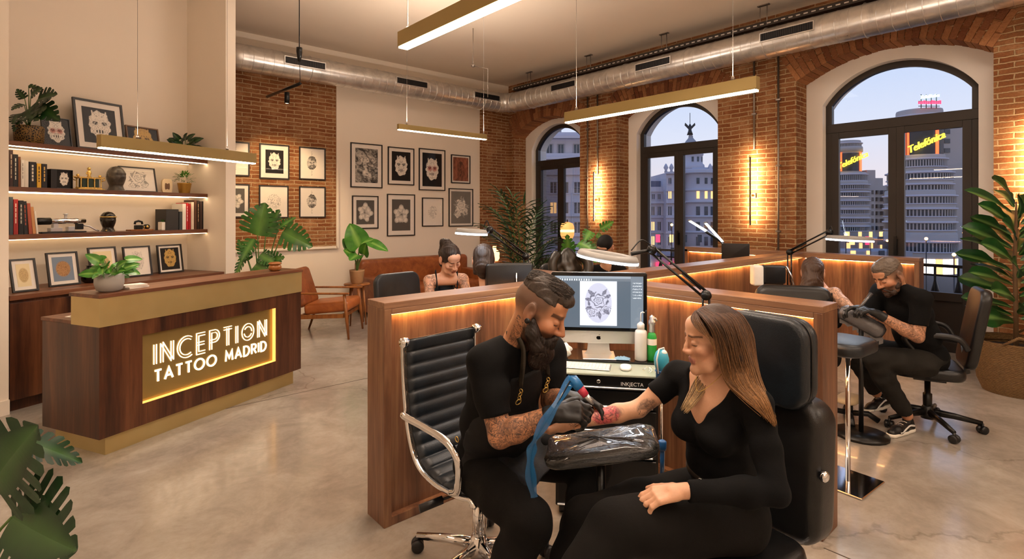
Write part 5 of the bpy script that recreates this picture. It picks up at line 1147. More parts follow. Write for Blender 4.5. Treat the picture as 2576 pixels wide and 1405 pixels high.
for k in range(150):
    a = rr.uniform(0, 2*PI); e = math.acos(rr.uniform(-.15, 1)); R_ = rr.uniform(.05, .105); q = Vector((math.cos(a)*math.sin(e), math.sin(a)*math.sin(e), math.cos(e))); leaf(mb, Vector((0, 0, .15))+q*R_, q, .036, .016, droop=.2, shape='lance', seed=k)
f_ = part('foliage', mb, 'leaf_bright', o); y_ = 4.03
pp = MS @ Vector((s_at(275, y_), y_, 1.1005)); o = plantroot('potted_flower', 'white-flowering green plant in a round grey pot on the reception desk', 'plant', pp); potlathe(o, [(.05, 0), (.075, .012), (.088, .06), (.086, .12), (.082, .125), (.078, .12), (.078, .1)], 'pot_grey', .078, .105)
for k in range(26):
    a = rr.uniform(0, 2*PI); e = rr.uniform(-.1, 1.2); r = rr.uniform(.03, .11); q = Vector((math.cos(a)*r, math.sin(a)*r, .12+rr.uniform(0, .1))); mb = MB(); leaf(mb, q, (math.cos(a), math.sin(a), e-.3), .095, .07, up=TC+Vector((0, 0, .7)), droop=.3, shape='heart', seed=k); part('leaf', mb, 'leaf_bright', o); mb = MB(); mb.tube(stem_curve((0, 0, .1), q, .2, 5), .002, 5); part('stem', mb, 'stem_green', o)
for k in range(7):
    q = -SV*rr.uniform(.03, .09)+NV*rr.uniform(.0, .08)+Vector((0, 0, .1+rr.uniform(0, .05))); mb = MB()
    for j in range(5): a = j*1.256; leaf(mb, q, (math.cos(a), math.sin(a), .5), .018, .014, droop=.1, seed=j)
    mb.c = [(1, .95, .9)]*len(mb.v); part('blossom', mb, 'paper', o)
o = orn('cube_planter', 'tiny succulent in a white cube pot on the lowest shelf', 'plant', 410, 5.92, Z3); mb = MB(); mb.box((-.035, -.035, 0), (.035, .035, .09), bev=.004); part('pot', mb, 'paper', o); mb = MB()
for k in range(14): a = k*2.4; leaf(mb, (0, 0, .088), (math.cos(a), math.sin(a), .4+k*.08), .04, .02, droop=0, shape='oval', seed=k)
part('foliage', mb, 'leaf_mid', o)
# ================================================= seating and station furniture
def face(fr, fd): return yaw(dirw(fr, fd))+PI/2       # rotz so that local -y looks along (right, depth)
def TF(name, label, cat, r, d, z, fr, fd, group=None): p = W(r, d, z); return thing(name, label, cat, p, face(fr, fd), group)
def rbox(mb, c, size, bev, M=None):      # soft cushion box: superellipsoid-ish grid
    hx, hy, hz = [q/2 for q in size]; nu = 10
    def sq(t, e): return math.copysign(abs(t)**e, t)
    vs = []; fs = []; N = 40; Mv = 20
    for i in range(Mv+1):
        ph = -PI/2+PI*i/Mv
        for k in range(N):
            a = 2*PI*k/N; e = bev
            vs.append(Vector((c[0]+hx*sq(math.cos(ph), e)*sq(math.cos(a), e), c[1]+hy*sq(math.cos(ph), e)*sq(math.sin(a), e), c[2]+hz*sq(math.sin(ph), e))))
    fs = [(i*N+k, i*N+(k+1) % N, (i+1)*N+(k+1) % N, (i+1)*N+k) for i in range(Mv) for k in range(N)]
    if M is not None: vs = [M @ v for v in vs]
    mb.add(vs, fs, True)
def rprism(mb, w, h, r, y0, y1, c=(0, 0), n=6, M=None, bev=.008):   # rounded rectangle slab in XZ with soft edges, thickness along y
    def rr(w, h, r):
        o = []
        for (cx, cz, a0) in ((w/2-r, h/2-r, 0), (-w/2+r, h/2-r, PI/2), (-w/2+r, -h/2+r, PI), (w/2-r, -h/2+r, 1.5*PI)):
            for i in range(n+1): a = a0+PI/2*i/n; o.append((c[0]+cx+r*math.cos(a), c[1]+cz+r*math.sin(a)))
        return o
    rows = []; b = bev
    for k in range(4): a = PI/2*k/3; rows.append((y0+b*(1-math.sin(a)), b*(1-math.cos(a))))
    rows = rows[::-1]
    rows = [(y0+b*(1-math.cos(a)), b*(1-math.sin(a))) for a in [0, PI/6, PI/3, PI/2]]+[(y1-b*(1-math.cos(a)), b*(1-math.sin(a))) for a in [PI/2, PI/3, PI/6, 0]]
    vs = []; m = 0
    for y, ins in rows:
        o = rr(w-2*ins, h-2*ins, max(.001, r-ins)); m = len(o); vs += [Vector((p[0], y, p[1])) for p in o]
    fs = [(i*m+k, i*m+(k+1) % m, (i+1)*m+(k+1) % m, (i+1)*m+k) for i in range(len(rows)-1) for k in range(m)]+[tuple(range(m))[::-1], tuple((len(rows)-1)*m+k for k in range(m))]
    if M is not None: vs = [M @ v for v in vs]
    mb.add(vs, fs, True)
def spline(pts, n=6):
    P_ = [Vector(p) for p in pts]; out = []
    for i in range(len(P_)-1):
        a, b, c, d = P_[max(0, i-1)], P_[i], P_[i+1], P_[min(len(P_)-1, i+2)]
        for k in range(n):
            t = k/n; out.append(.5*((2*b)+(c-a)*t+(2*a-5*b+4*c-d)*t*t+(3*b-a-3*c+d)*t**3))
    return out+[P_[-1]]
def starbase(o, mat, R=.31, rot=.3, cast='black_plastic', hub=.1, thick=.018):
    mb = MB(); mb.lathe([(.045, hub-.04), (.05, hub), (.035, hub+.05), (.028, hub+.06)], 20); hb = part('hub', mb, mat, o)
    for k in range(5):
        a = rot+k*2*PI/5; e = Vector((math.cos(a)*R, math.sin(a)*R, .075)); mb = MB(); mb.tube([(math.cos(a)*.03, math.sin(a)*.03, hub+.01), (math.cos(a)*R*.5, math.sin(a)*R*.5, hub), e], [thick*1.25, thick, thick*.75], 8, flatten=1.3); part('base_arm', mb, mat, o)
        mb = MB(); ta = a+.6; M = Matrix.Translation((e.x, e.y, .03)) @ Matrix.Rotation(ta, 4, 'Z') @ Matrix.Rotation(PI/2, 4, 'X')
        mb.lathe([(0, -.03), (.024, -.03), (.03, -.024), (.03, -.006), (.02, -.004), (.02, .004), (.03, .006), (.03, .024), (.024, .03), (0, .03)], 18, M=M); mb.tube([(e.x, e.y, .03), (e.x, e.y, .075)], .01, 8); part('caster', mb, cast, o)
# --- ribbed chrome chair (foreground)
ch = TF('office_chair', 'black ribbed leather office chair with chrome frame and arms, under the bearded tattooist', 'chair', -.154, 2.505, 0, .71, -.705)
prof = spline([(0, .27, 1.045, ), (0, .285, .98), (0, .27, .80), (0, .235, .62), (0, .17, .50), (0, .05, .455), (0, -.12, .455), (0, -.2, .47), (0, -.235, .45)], 22)
mb = MB(); nx = 9; Lp = 0; rows = []
for i, p in enumerate(prof):
    if i: Lp += (prof[i]-prof[i-1]).length
    t = (prof[min(i+1, len(prof)-1)]-prof[max(0, i-1)]).normalized(); nrm = Vector((0, t.z, -t.y)); rib = .014*(abs(math.sin(PI*Lp/.062))**.45)+.003
    for sgn in (1, -1): rows.append([p+nrm*(-rib*sgn)+Vector((x, 0, 0)) for x in np.linspace(-.205, .205, nx)])
A = rows[0::2]; B = rows[1::2]; n = len(A); vs = [v for r in A for v in r]+[v for r in B for v in r]; fs = []
for i in range(n-1):
    for k in range(nx-1): fs.append((i*nx+k, i*nx+k+1, (i+1)*nx+k+1, (i+1)*nx+k)); o_ = n*nx; fs.append((o_+i*nx+k+1, o_+i*nx+k, o_+(i+1)*nx+k, o_+(i+1)*nx+k+1))
    for k in (0, nx-1): fs.append((i*nx+k, (i+1)*nx+k, n*nx+(i+1)*nx+k, n*nx+i*nx+k))
mb.add(vs, fs, True); part('ribbed_sling', mb, 'blue_black_leather', ch)
for s in (-1, 1):
    mb = MB(); mb.tube([(s*.222, p.y+.004, p.z) for p in prof[::4]], .011, 10); part('side_rail', mb, 'chrome', ch)
    mb = MB(); mb.tube(spline([(s*.225, .265, .70), (s*.262, .22, .715), (s*.265, .06, .71), (s*.265, -.08, .695), (s*.262, -.15, .655), (s*.255, -.165, .59), (s*.235, -.13, .49), (s*.225, -.08, .46)], 6), .0135, 10, flatten=1.3); part('armrest', mb, 'chrome', ch)
    mb = MB(); mb.lathe([(0, -.016), (.022, -.016), (.024, 0), (.022, .016), (0, .016)], 18, M=Matrix.Translation((s*.225, .272, 1.035)) @ Matrix.Rotation(PI/2, 4, 'Y')); part('rail_knob', mb, 'chrome', ch)
mb = MB()
for y, z in ((.272, 1.035), (-.2, .445), (.2, .515)): mb.tube([(-.222, y, z), (.222, y, z)], .009, 8)
mb.box((-.1, -.12, .405), (.1, .1, .435), bev=.01); part('seat_mechanism', mb, 'chrome', ch)
mb = MB(); mb.lathe([(.03, .13), (.03, .28), (.024, .285), (.024, .41)], 18); part('gas_lift', mb, 'chrome', ch)
mb = MB(); mb.tube([(-.1, -.02, .40), (-.22, .02, .385)], .006, 8); mb.tube([(-.20, .015, .385), (-.30, .045, .372)], .014, 8, flatten=1.4); part('tilt_lever', mb, 'black_plastic', ch); starbase(ch, 'chrome', .33, -.55)
# --- foreground tattoo chair
tc_ = TF('tattoo_chair', 'black padded tattoo chair with tall headrest under the long-haired client', 'chair', .80, 2.0, 0, -.83, -.55)
mb = MB(); rprism(mb, .42, .54, .09, .185, .335, (0, .685), M=Matrix.Rotation(-.06, 4, 'X'), bev=.04); bk = part('backrest', mb, 'black_leather', tc_)
mb = MB(); rprism(mb, .36, .345, .085, .20, .25, (0, 1.075), bev=.024); rprism(mb, .35, .335, .08, .247, .315, (0, 1.075), bev=.03); hd = part('headrest', mb, 'blue_black_leather', tc_)
mb = MB(); mb.tube([(x, .2505, 1.075+z) for x, z in [(.176*sg(math.cos(a)), .168*sg(math.sin(a))) for sg in [lambda v: math.copysign(abs(v)**.45, v)] for a in np.linspace(0, 2*PI, 49)[:-1]]], .005, 6, closed=True); part('piping', mb, 'black_leather', hd)
mb = MB(); rprism(mb, .44, .44, .08, -.06, .06, (0, 0), M=Matrix.Translation((0, -.03, .40)) @ Matrix.Rotation(PI/2, 4, 'X'), bev=.035); part('seat', mb, 'black_leather', tc_)
mb = MB(); mb.box((-.05, .26, .86), (.05, .28, 1.0)); mb.box((-.06, .3, .42), (.06, .33, .8)); part('back_bracket', mb, 'dark_steel', tc_)
mb = MB(); mb.lathe([(0, 0), (.02, 0), (.02, .014), (.012, .02), (0, .02)], 16, M=Matrix.Translation((.212, .25, .69)) @ Matrix.Rotation(PI/2, 4, 'Y')); part('pivot_knob', mb, 'chrome', tc_)
mb = MB(); mb.lathe([(.3, 0), (.3, .02), (.27, .035), (.08, .045), (.05, .07), (.045, .33), (.12, .345)], 36); part('pedestal', mb, 'chrome', tc_)
mb = MB(); mb.tube([(.24, .05, .33), (.25, -.1, .42), (.25, -.2, .44)], .014, 8); mb.tube([(.1, .1, .34), (.26, .1, .33), (.27, .2, .36)], .016, 8); part('side_frame', mb, 'chrome', tc_)
# --- arm pad wrapped in film on its stand
pc = P(1512, 1108, 2.14); pad = thing('arm_rest', 'padded arm rest wrapped in wrinkled black cling film, under the outstretched arm', 'arm rest', (pc.x, pc.y, 0), face(-.17, -.985))
Mt = Matrix.Translation((0, 0, pc.z-.022)) @ Matrix.Rotation(-.20, 4, 'Y') @ Matrix.Rotation(.08, 4, 'X')
mb = MB(); rr = random.Random(2); hx, hy, hz = .222, .105, .036; N = 64; Mv = 24; vs = []
for i in range(Mv+1):
    ph = -PI/2+PI*i/Mv
    for k in range(N):
        a = 2*PI*k/N; sq = lambda t, e: math.copysign(abs(t)**e, t); x, y, z = hx*sq(math.cos(ph), .45)*sq(math.cos(a), .3), hy*sq(math.cos(ph), .45)*sq(math.sin(a), .3), hz*sq(math.sin(ph), .7)
        w_ = .0022*math.sin(40*x+55*z+9*math.sin(22*y))+.0018*math.sin(90*y+31*x)+.0012*rr.uniform(-1, 1); vs.append(Mt @ Vector((x*(1+w_*3), y*(1+w_*9), z+w_)))
mb.add(vs, [(i*N+k, i*N+(k+1) % N, (i+1)*N+(k+1) % N, (i+1)*N+k) for i in range(Mv) for k in range(N)], True); part('pad', mb, 'cling_film', pad)
mb = MB(); mb.tube([(0, .02, pc.z-.04), (0, .02, .06)], .018, 12); part('post', mb, 'black_metal', pad); mb = MB(); mb.box((-.05, -.03, pc.z-.07), (.05, .07, pc.z-.045), bev=.006); part('tilt_bracket', mb, 'black_metal', pad); mb = MB(); 
for a in (.6, 2.5, 4.3): mb.tube([(0, .02, .06), (.2*math.cos(a), .02+.2*math.sin(a), .012)], .014, 8)
part('tripod_base', mb, 'black_metal', pad)
# --- tool cabinet
cb = TF('tool_cabinet', 'black metal tool cabinet with glass top and silver drawer handles', 'cabinet', .505, 2.90, 0, -.174, -.985); cw = .272
mb = MB(); mb.box((-cw, .0, .05), (cw, .44, .775), bev=.006); part('cabinet_body', mb, 'black_metal', cb)
zs = [.775, .70, .60, .47, .34, .06]
for i in range(5):
    mb = MB(); mb.box((-cw+.012, -.016, zs[i+1]+.006), (cw-.012, 0, zs[i]-.006), bev=.003); dr = part('drawer', mb, 'black_metal', cb); mb = MB(); mb.box((-cw+.012, -.032, zs[i+1]+.010), (cw-.03, -.016, zs[i+1]+.020), bev=.003); part('handle', mb, 'silver', dr, label='long silver handle')
    if i == 0:
        mb = MB(); mb.lathe([(0, 0), (.011, 0), (.011, .006), (.007, .008), (0, .008)], 16, M=Matrix.Translation((-.04, -.016, .745)) @ Matrix.Rotation(PI/2, 4, 'X')); part('lock', mb, 'chrome', dr)
        mb = text_mb('INKJECTA', .027, Matrix.Translation((.135, -.0165, .728)) @ Matrix.Rotation(PI/2, 4, 'X'), .0006); part('brand_lettering', mb, 'white_plastic', dr, label='white lettering')
for x in (-.24, .24):
    for y in (.04, .40): mb = MB(); mb.lathe([(0, -.014), (.025, -.014), (.025, .014), (0, .014)], 14, M=Matrix.Translation((x, y, .026)) @ Matrix.Rotation(PI/2, 4, 'Y')); part('caster', mb, 'black_plastic', cb)
mb = MB(); mb.box((-cw-.01, -.025, .775), (cw+.012, .45, .788), bev=.003); part('worktop', mb, 'glass_green', cb) if 'glass_green' in MATS else (flat('glass_green', '#a9b3a2', .08, 0, .05), part('worktop', mb, 'glass_green', cb))
mb = MB(); mb.box((-cw-.01, .19, .788), (cw+.01, .45, .800), bev=.002); part('rear_mat', mb, 'vc_black', cb)
TOP = .7885; TOP2 = .8005
def onb(name, label, cat, lx, ly, z, dy=0):
    p = wm(cb) @ Vector((lx, ly, z)); return thing(name, label, cat, p, cb.rotation_euler[2]+dy)
# computer
im = onb('desktop_computer', 'aluminium all-in-one desktop computer showing a rose drawing', 'computer', -.045, .30, TOP2, .07); sw, sz0, sz1 = .28, .075, .493
mb = MB(); rprism(mb, sw*2, sz1-sz0, .012, -.012, .012, (0, (sz0+sz1)/2), bev=.003); part('casing', mb, 'alu', im)
mb = MB(); rprism(mb, sw*2-.001, .345, .012, -.0145, -.011, (0, sz1-.1725), bev=.001); bz = part('bezel', mb, 'vc_black', im)
NX, NZ = 240, 140; xs = np.linspace(-.258, .258, NX); zs2 = np.linspace(sz1-.325, sz1-.022, NZ); U, V = np.meshgrid(xs, zs2); cc = np.zeros((NZ, NX, 3)); cc[:] = srgb('#5a6672')[:3]
H_ = zs2[-1]-zs2[0]; v_ = (V-zs2[0])/H_; u_ = (U+.258)/.516; cc[v_ > .955] = srgb('#9aa4ae')[:3]; cc[(v_ < .955) & (v_ > .90)] = srgb('#6d7781')[:3]; cc[(u_ > .86)] = srgb('#77828d')[:3]
rs = np.random.RandomState(3); blk = rs.rand(NZ, NX); cc[(v_ > .91) & (v_ < .945) & (np.sin(u_*230) > .1) & (u_ < .42)] = srgb('#e8ecf0')[:3]; cc[(u_ > .88) & (u_ < .985) & (v_ > .55) & (v_ < .88) & (np.sin(v_*110) > .35) & (blk > .45)] = srgb('#dfe4ea')[:3]
can = (u_ > .285) & (u_ < .705) & (v_ > .04) & (v_ < .90); ra = art('rose', 3, 150, 180, 1.25)
iu = np.clip(((u_-.285)/.42*149), 0, 149).astype(int); iv = np.clip(((v_-.04)/.86*179), 0, 179).astype(int); rc = ra[iv, iu]; lum = rc.mean(-1, keepdims=True); cu_ = (u_-.495)/.21; cv_ = (v_-.48)/.43
inside = ((cu_/.72)**2+(cv_/.9)**2 < 1)[..., None]; pic = np.where(inside, lum**1.7*np.array([.93, .93, 1.08])*.95+np.array([.02, .02, .06]), np.array([.82, .84, .9])); cc = np.where(can[..., None], pic, cc)
mb = MB(); mb.add([(x, -.0152, z) for z in zs2 for x in xs], [(j*NX+i, j*NX+i+1, (j+1)*NX+i+1, (j+1)*NX+i) for j in range(NZ-1) for i in range(NX-1)]); mb.c = [tuple(q) for q in cc.reshape(-1, 3)]
t = NT('screen_on'); at = t.n('Attribute', attribute_name='Col'); t.base((.01, .01, .01, 1)); t.pr(ecol=at.outputs['Color'], emit=1.25, rough=.15); part('screen', mb, 'screen_on', im, label='lit screen with a grey drawing programme and rose')
mb = MB(); c0_ = (0, .108); pts = []
for a in np.linspace(0, 2*PI, 33)[:-1]:
    r = .0125*(1+.10*math.cos(2*a)-.12*max(0, math.sin(a))**6); x, z = r*math.cos(a), r*math.sin(a)*.98
    dx = math.hypot(x-.0175, z-.002)
    if dx < .008: k = .008/max(dx, 1e-4); x, z = .0175+(x-.0175)*k, .002+(z-.002)*k
    pts.append((x, c0_[1]+z))
mb.prism(pts, 'y', -.0128, -.0115); mb.prism([(.0, .1225), (.002, .127), (.006, .129), (.0045, .1245)], 'y', -.0128, -.0115); part('fruit_emblem', mb, 'vc_black', im, label='small dark fruit-shaped emblem')
mb = MB(); mb.prism([(-.062, .075), (.062, .075), (.066, .03), (.088, .0), (-.088, .0), (-.066, .03)], 'y', .012, .018); mb.box((-.095, -.10, 0), (.095, .09, .006), bev=.002); part('stand', mb, 'alu', im)
kb = onb('keyboard', 'white flat keyboard in front of the computer', 'keyboard', -.115, .09, TOP, -.08); mb = MB(); mb.box((-.14, -.056, 0), (.14, .056, .008), bev=.003); part('keyboard_base', mb, 'alu', kb)
for j in range(5):
    n_ = 14; mb = MB()
    for i in range(n_):
        if j == 0 and 3 < i < 9: continue
        x0 = -.134+.268*i/n_; mb.box((x0+.0012, -.052+j*.0208, .008), (x0+.268/n_-.0012, -.052+j*.0208+.0185, .0105))
    if j == 0: mb.box((-.134+.268*4/14+.0012, -.052, .008), (-.134+.268*9/14-.0012, -.0335, .0105))
    part('key_row', mb, 'white_plastic', kb)
ms = onb('mouse', 'white computer mouse on the glass top', 'mouse', .105, .09, TOP, -.05); mb = MB(); rbox(mb, (0, 0, .008), (.062, .105, .024), .75); part('mouse_shell', mb, 'white_plastic', ms)
sb = onb('squeeze_bottle', 'translucent white squeeze bottle with a bent nozzle', 'bottle', .195, .24, TOP2); mb = MB(); mb.lathe([(0, 0), (.030, 0), (.034, .005), (.034, .155), (.03, .17), (.018, .178), (.018, .182)], 28); part('bottle_body', mb, 'bottle_white', sb); mb = MB(); mb.lathe([(.021, .18), (.021, .205), (.016, .212), (.008, .216), (.006, .22)], 20); part('screw_cap', mb, 'white_plastic', sb); mb = MB(); mb.tube([(0, 0, .215), (0, 0, .262), (.002, 0, .272), (.012, 0, .276), (.02, 0, .272)], .0035, 8); part('nozzle', mb, 'white_plastic', sb)
gb = onb('spray_bottle', 'green liquid soap bottle with a clear pump, at the right of the white bottle', 'bottle', .258, .25, TOP2); mb = MB(); mb.lathe([(0, 0), (.024, 0), (.027, .004), (.027, .13), (.022, .15), (.014, .16)], 24); part('bottle_body', mb, 'green_label', gb); mb = MB(); mb.lathe([(.0274, .09), (.0274, .125)], 24, close=False); part('label_band', mb, 'paper', gb); mb = MB(); mb.lathe([(.014, .158), (.017, .165), (.016, .2), (.02, .205), (.02, .225), (.012, .235), (.014, .25), (.0, .26)], 18); mb.tube([(0, 0, .235), (.02, 0, .24), (.028, 0, .225)], .006, 8); part('pump', mb, 'silver', gb)
gl_ = onb('gauze_pad', 'crumpled pale blue cloth behind the mouse', 'cloth', .09, .235, TOP2); mb = MB(); rr = random.Random(8); n = 16; mb.add([Vector(((i/n-.5)*.085*(1+.1*math.sin(j)), (j/n-.5)*.055, .004+.014*abs(math.sin(i*.9+j*.5))*math.sin(PI*i/n)*math.sin(PI*j/n)+.006*rr.random()*math.sin(PI*j/n))) for j in range(n+1) for i in range(n+1)], [(j*(n+1)+i, j*(n+1)+i+1, (j+1)*(n+1)+i+1, (j+1)*(n+1)+i) for j in range(n) for i in range(n)], True); part('cloth_sheet', mb, 'teal_pale', gl_) if 'teal_pale' in MATS else (flat('teal_pale', '#7fa3b8', .7), part('cloth_sheet', mb, 'teal_pale', gl_))
pt = onb('tissue_wrap', 'white crumpled tissue bag at the left of the keyboard', 'tissue', -.245, .22, TOP2); mb = MB(); n = 24; vs = []
for i in range(13):
    for k in range(n): a = 2*PI*k/n; t_ = i/12; r = .045*math.sin(PI*(.12+.8*t_))*(1+.22*math.sin(5*a+i)); vs.append((r*math.cos(a), r*math.sin(a), t_*.09))
mb.add(vs, [(i*n+k, i*n+(k+1) % n, (i+1)*n+(k+1) % n, (i+1)*n+k) for i in range(12) for k in range(n)], True); part('tissue_fold', mb, 'paper', pt)
cl = onb('metal_clips', 'little pile of curled metal clips by the cabinet corner', 'clips', .235, .04, TOP); mb = MB(); rr = random.Random(6)
for k in range(5): a = rr.uniform(0, 6); x, y = rr.uniform(-.03, .03), rr.uniform(-.03, .03); mb.tube([(x+.012*math.cos(a+t_), y+.012*math.sin(a+t_), .002+.006*t_) for t_ in np.linspace(0, 4, 12)], .0015, 5)
part('clip_wire', mb, 'chrome', cl)
# wrapped machine holder beside the cabinet
p = P(1664, 940, 2.75); hr = thing('wrapped_holder', 'teal and white film-wrapped bottle held beside the cabinet', 'holder', (p.x, p.y, 0)); mb = MB(); mb.tube([(0, 0, 0), (0, 0, p.z)], .008, 8); mb.lathe([(.09, 0), (.09, .012), (0, .014)], 20); part('stand_pole', mb, 'chrome', hr)
mb = MB(); mb.lathe([(.024, 0), (.028, .01), (.028, .07), (.032, .075), (.032, .08), (.0, .08)], 20, (0, 0, p.z-.06)); part('cup', mb, 'blue_plastic', hr); mb = MB(); mb.lathe([(.026, 0), (.036, .03), (.038, .06), (.03, .09), (.016, .105), (0, .108)], 20, (0, 0, p.z+.018)); part('wrapped_head', mb, 'teal_wrap', hr); mb = MB(); mb.tube([(-.036, -.005, p.z+.01), (-.042, 0, p.z+.08), (-.02, 0, p.z+.13), (.02, 0, p.z+.13), (.042, 0, p.z+.08), (.036, -.005, p.z+.01)], .004, 6); mb.sph((.0, -.012, p.z+.105), (.022, .018, .02), 12, 8); part('white_strap', mb, 'white_plastic', hr)
p = P(1666, 1160, 2.3); bt = thing('blue_spray_head', 'blue capped tool hanging beside the cabinet', 'tool', (p.x, p.y, p.z)); mb = MB(); mb.lathe([(0, .05), (.016, .05), (.018, .06), (.018, .085), (.012, .09), (0, .09)], 16); mb.tube([(-.03, 0, .07), (0, 0, .065)], .003, 6); mb.tube([(0, 0, .05), (-.002, 0, -.05)], .009, 10); part('blue_head', mb, 'blue_plastic', bt); mb = MB(); mb.tube([(.012, 0, .04), (.008, 0, -.04)], .005, 8); mb.tube([(-.002, 0, -.05), (-.012, 0, -.08)], .004, 8); mb.tube([(-.012, 0, -.08), (0.02, .02, -.8)], .004, 6); part('tubes', mb, 'silver', bt)
# ================================================= magnifier lamps
def ringlamp(label, head, hr, arms, ry=1.0, tilt=(0, 0), lens=True, hood=.03, rings=.02):
    """arms: list of world points from the clamp up to the head joint"""
    o = thing('magnifier_lamp', label, 'lamp', arms[0]); h = Vector(head)
    M = Matrix.Translation(h) @ Matrix.Rotation(tilt[1], 4, 'Y') @ Matrix.Rotation(tilt[0], 4, 'X')
    mb = MB(); ro, ri = hr, hr*.62
    pr = [(ri, 0), (ri, hood), (ri+.008, hood+.006), (ro-.012, hood+.006), (ro, hood*.6), (ro, 0), (ri, 0)]; mb.lathe(pr, 40, M=M, close=False); hd = part('lamp_head', mb, 'grey_plastic', o, world=True)
    mb = MB(); mb.lathe([(ri+.004, -.001), (ri+.004, -.006), (ro+.0015, -.006), (ro+.0015, .006)], 40, M=M, close=False); mb.v = [wm(o).inverted() @ v for v in mb.v]; part('led_ring', mb, 'ring_led', hd, label='glowing white light ring')
    if lens: mb = MB(); mb.lathe([(0, .008), (ri, .004)], 40, M=M, close=False); mb.v = [wm(o).inverted() @ v for v in mb.v]; part('lens', mb, 'lens_glass', hd)
    for k in range(len(arms)-1):
        a, b = Vector(arms[k]), Vector(arms[k+1]); d = (b-a).normalized(); sd = Vector((0, 0, 1)) if abs(d.z) < .85 else RT.copy(); sd = (sd-d*sd.dot(d)).normalized()*.018; mb = MB()
        for s in (-1, 1): mb.tube([a+sd*s, b+sd*s], .0075, 4)
        mb.tube([a+d*.04+sd*.3, a+(b-a)*.45+sd*.3], .005, 6); part('arm', mb, 'black_metal', o, world=True)
        mb = MB(); mb.sph(b, .03, 14, 10); mb.tube([b-TC*.025, b+TC*.03], .022, 12); part('joint', mb, 'black_metal', o, world=True)
    b = Vector(arms[-1]); e = M @ Vector((0, 0, hood)); dd = (e-b); dd.z = 0; q = e-dd.normalized()*hr*.8 if dd.length > .01 else e; mb = MB(); mb.tube([b, (b+q)/2+Vector((0, 0, .0)), q], .012, 8); mb.tube(spline([b+Vector((0, 0, .02)), (b+q)/2+Vector((0, 0, .07)), q+Vector((0, 0, .02))], 6), .004, 6); part('head_bracket', mb, 'black_metal', o, world=True)
    a = Vector(arms[0]); mb = MB(); mb.tube([a-Vector((0, 0, .09)), a], .014, 10); mb.box((a.x-.03, a.y-.03, a.z-.12), (a.x+.03, a.y+.03, a.z-.08), bev=.004); part('clamp', mb, 'black_metal', o, world=True); return o
ZT = 1.175
A0 = Vector((2.985, 1.86, ZT+.0)); 
d0 = 3.4
ringlamp('big magnifier lamp with glowing ring behind the computer, its arm clamped near the client', P(1528, 652, 3.15), .178, [P(1776, 800, 3.05), P(1776, 742, 3.05), P(1640, 628, 3.2)], tilt=(.12, .09))
ringlamp('magnifier lamp of the left-hand station, glowing above the ponytailed artist', P(1186, 588, 4.0), .118, [P(1332, 705, 4.35), P(1322, 645, 4.3), P(1232, 578, 4.05)], tilt=(.03, .05), lens=False)
ringlamp('magnifier lamp of the right-hand station, glowing in front of the widest window', P(2137, 604, 4.6), .175, [P(1986, 720, 5.2), P(1986, 634, 5.2), P(2086, 584, 4.75)], tilt=(.03, .03), lens=False)
# twin panel lamp of the far station
def panel_lamp():
    o = thing('panel_lamp', 'lamp with two slim glowing white panels at the station below the middle window', 'lamp', P(1822, 630, 6.4))
    for a, b in (((1734, 556), (1776, 582)), ((1774, 562), (1815, 607))):
        p, q = P(*a, 6.35), P(*b, 6.4); mb = MB(); mb.tube([p+Vector((0, 0, .012)), q+Vector((0, 0, .012))], .035, 8, flatten=.3); s_ = part('panel_body', mb, 'grey_plastic', o, world=True); mb = MB(); mb.tube([p-TC*-.012, q-TC*-.012], .026, 8, flatten=.3); mb.v = [wm(o).inverted() @ (v+TC*.012) for v in mb.v]; part('panel_light', mb, 'ring_led', s_, label='glowing white panel')
    mb = MB(); mb.tube([P(1776, 582, 6.35), P(1815, 607, 6.4), P(1828, 622, 6.4), P(1828, 687, 6.25)], .018, 8); part('arm', mb, 'black_metal', o, world=True)
panel_lamp()
o = thing('monitor', 'black monitor standing behind the long partition below the middle window', 'monitor', P(1850, 690, 6.25), face(-.45, -.9)); mb = MB(); rprism(mb, .30, .22, .008, -.012, .02, (0, P(1850, 636, 6.25).z-P(1850, 690, 6.25).z), bev=.004); part('screen_back', mb, 'black_plastic', o); mb = MB(); mb.box((-.02, .02, 0), (.02, .04, .2)); mb.box((-.08, -.05, -.004), (.08, .1, .004)); part('stand', mb, 'black_plastic', o)
dk = P(1850, 690, 6.25); o = thing('work_table', 'small black work table under the black monitor', 'table', (dk.x, dk.y, 0)); mb = MB(); mb.box((-.24, -.12, dk.z-.035), (.24, .14, dk.z-.005)); part('tabletop', mb, 'black_plastic', o)
for x in (-.21, .21):
    for y in (-.1, .12): mb = MB(); mb.box((x-.015, y-.015, 0), (x+.015, y+.015, dk.z-.035)); part('leg', mb, 'black_metal', o)
# ================================================= lounge: sofa, armchair, side table
sf = thing('sofa', 'tan leather sofa against the white wall behind the left-hand station', 'sofa', (5.1, 8.12, 0)); sl = 1.15
mb = MB(); rprism(mb, sl*2-.1, .5, .08, .18, .44, (0, .62), bev=.05); part('back_cushion', mb, 'tan_leather', sf)
for s in (-1, 1): mb = MB(); rprism(mb, .22, .56, .03, -.55, .42, (s*(sl-.11), .34), bev=.02); part('arm', mb, 'tan_leather', sf)
for k in (-1, 1): mb = MB(); rprism(mb, sl-.24, .2, .05, -.52, .2, (k*(sl-.22)/2, .36), bev=.04); part('seat_cushion', mb, 'tan_leather', sf)
mb = MB(); mb.box((-sl+.05, -.5, .1), (sl-.05, .4, .27)); part('base', mb, 'tan_leather', sf)
for x in (-1, 1):
    for y in (-.45, .35): mb = MB(); mb.lathe([(.015, 0), (.025, .1)], 10, (x*(sl-.1), y, 0)); part('leg', mb, 'chair_wood', sf)
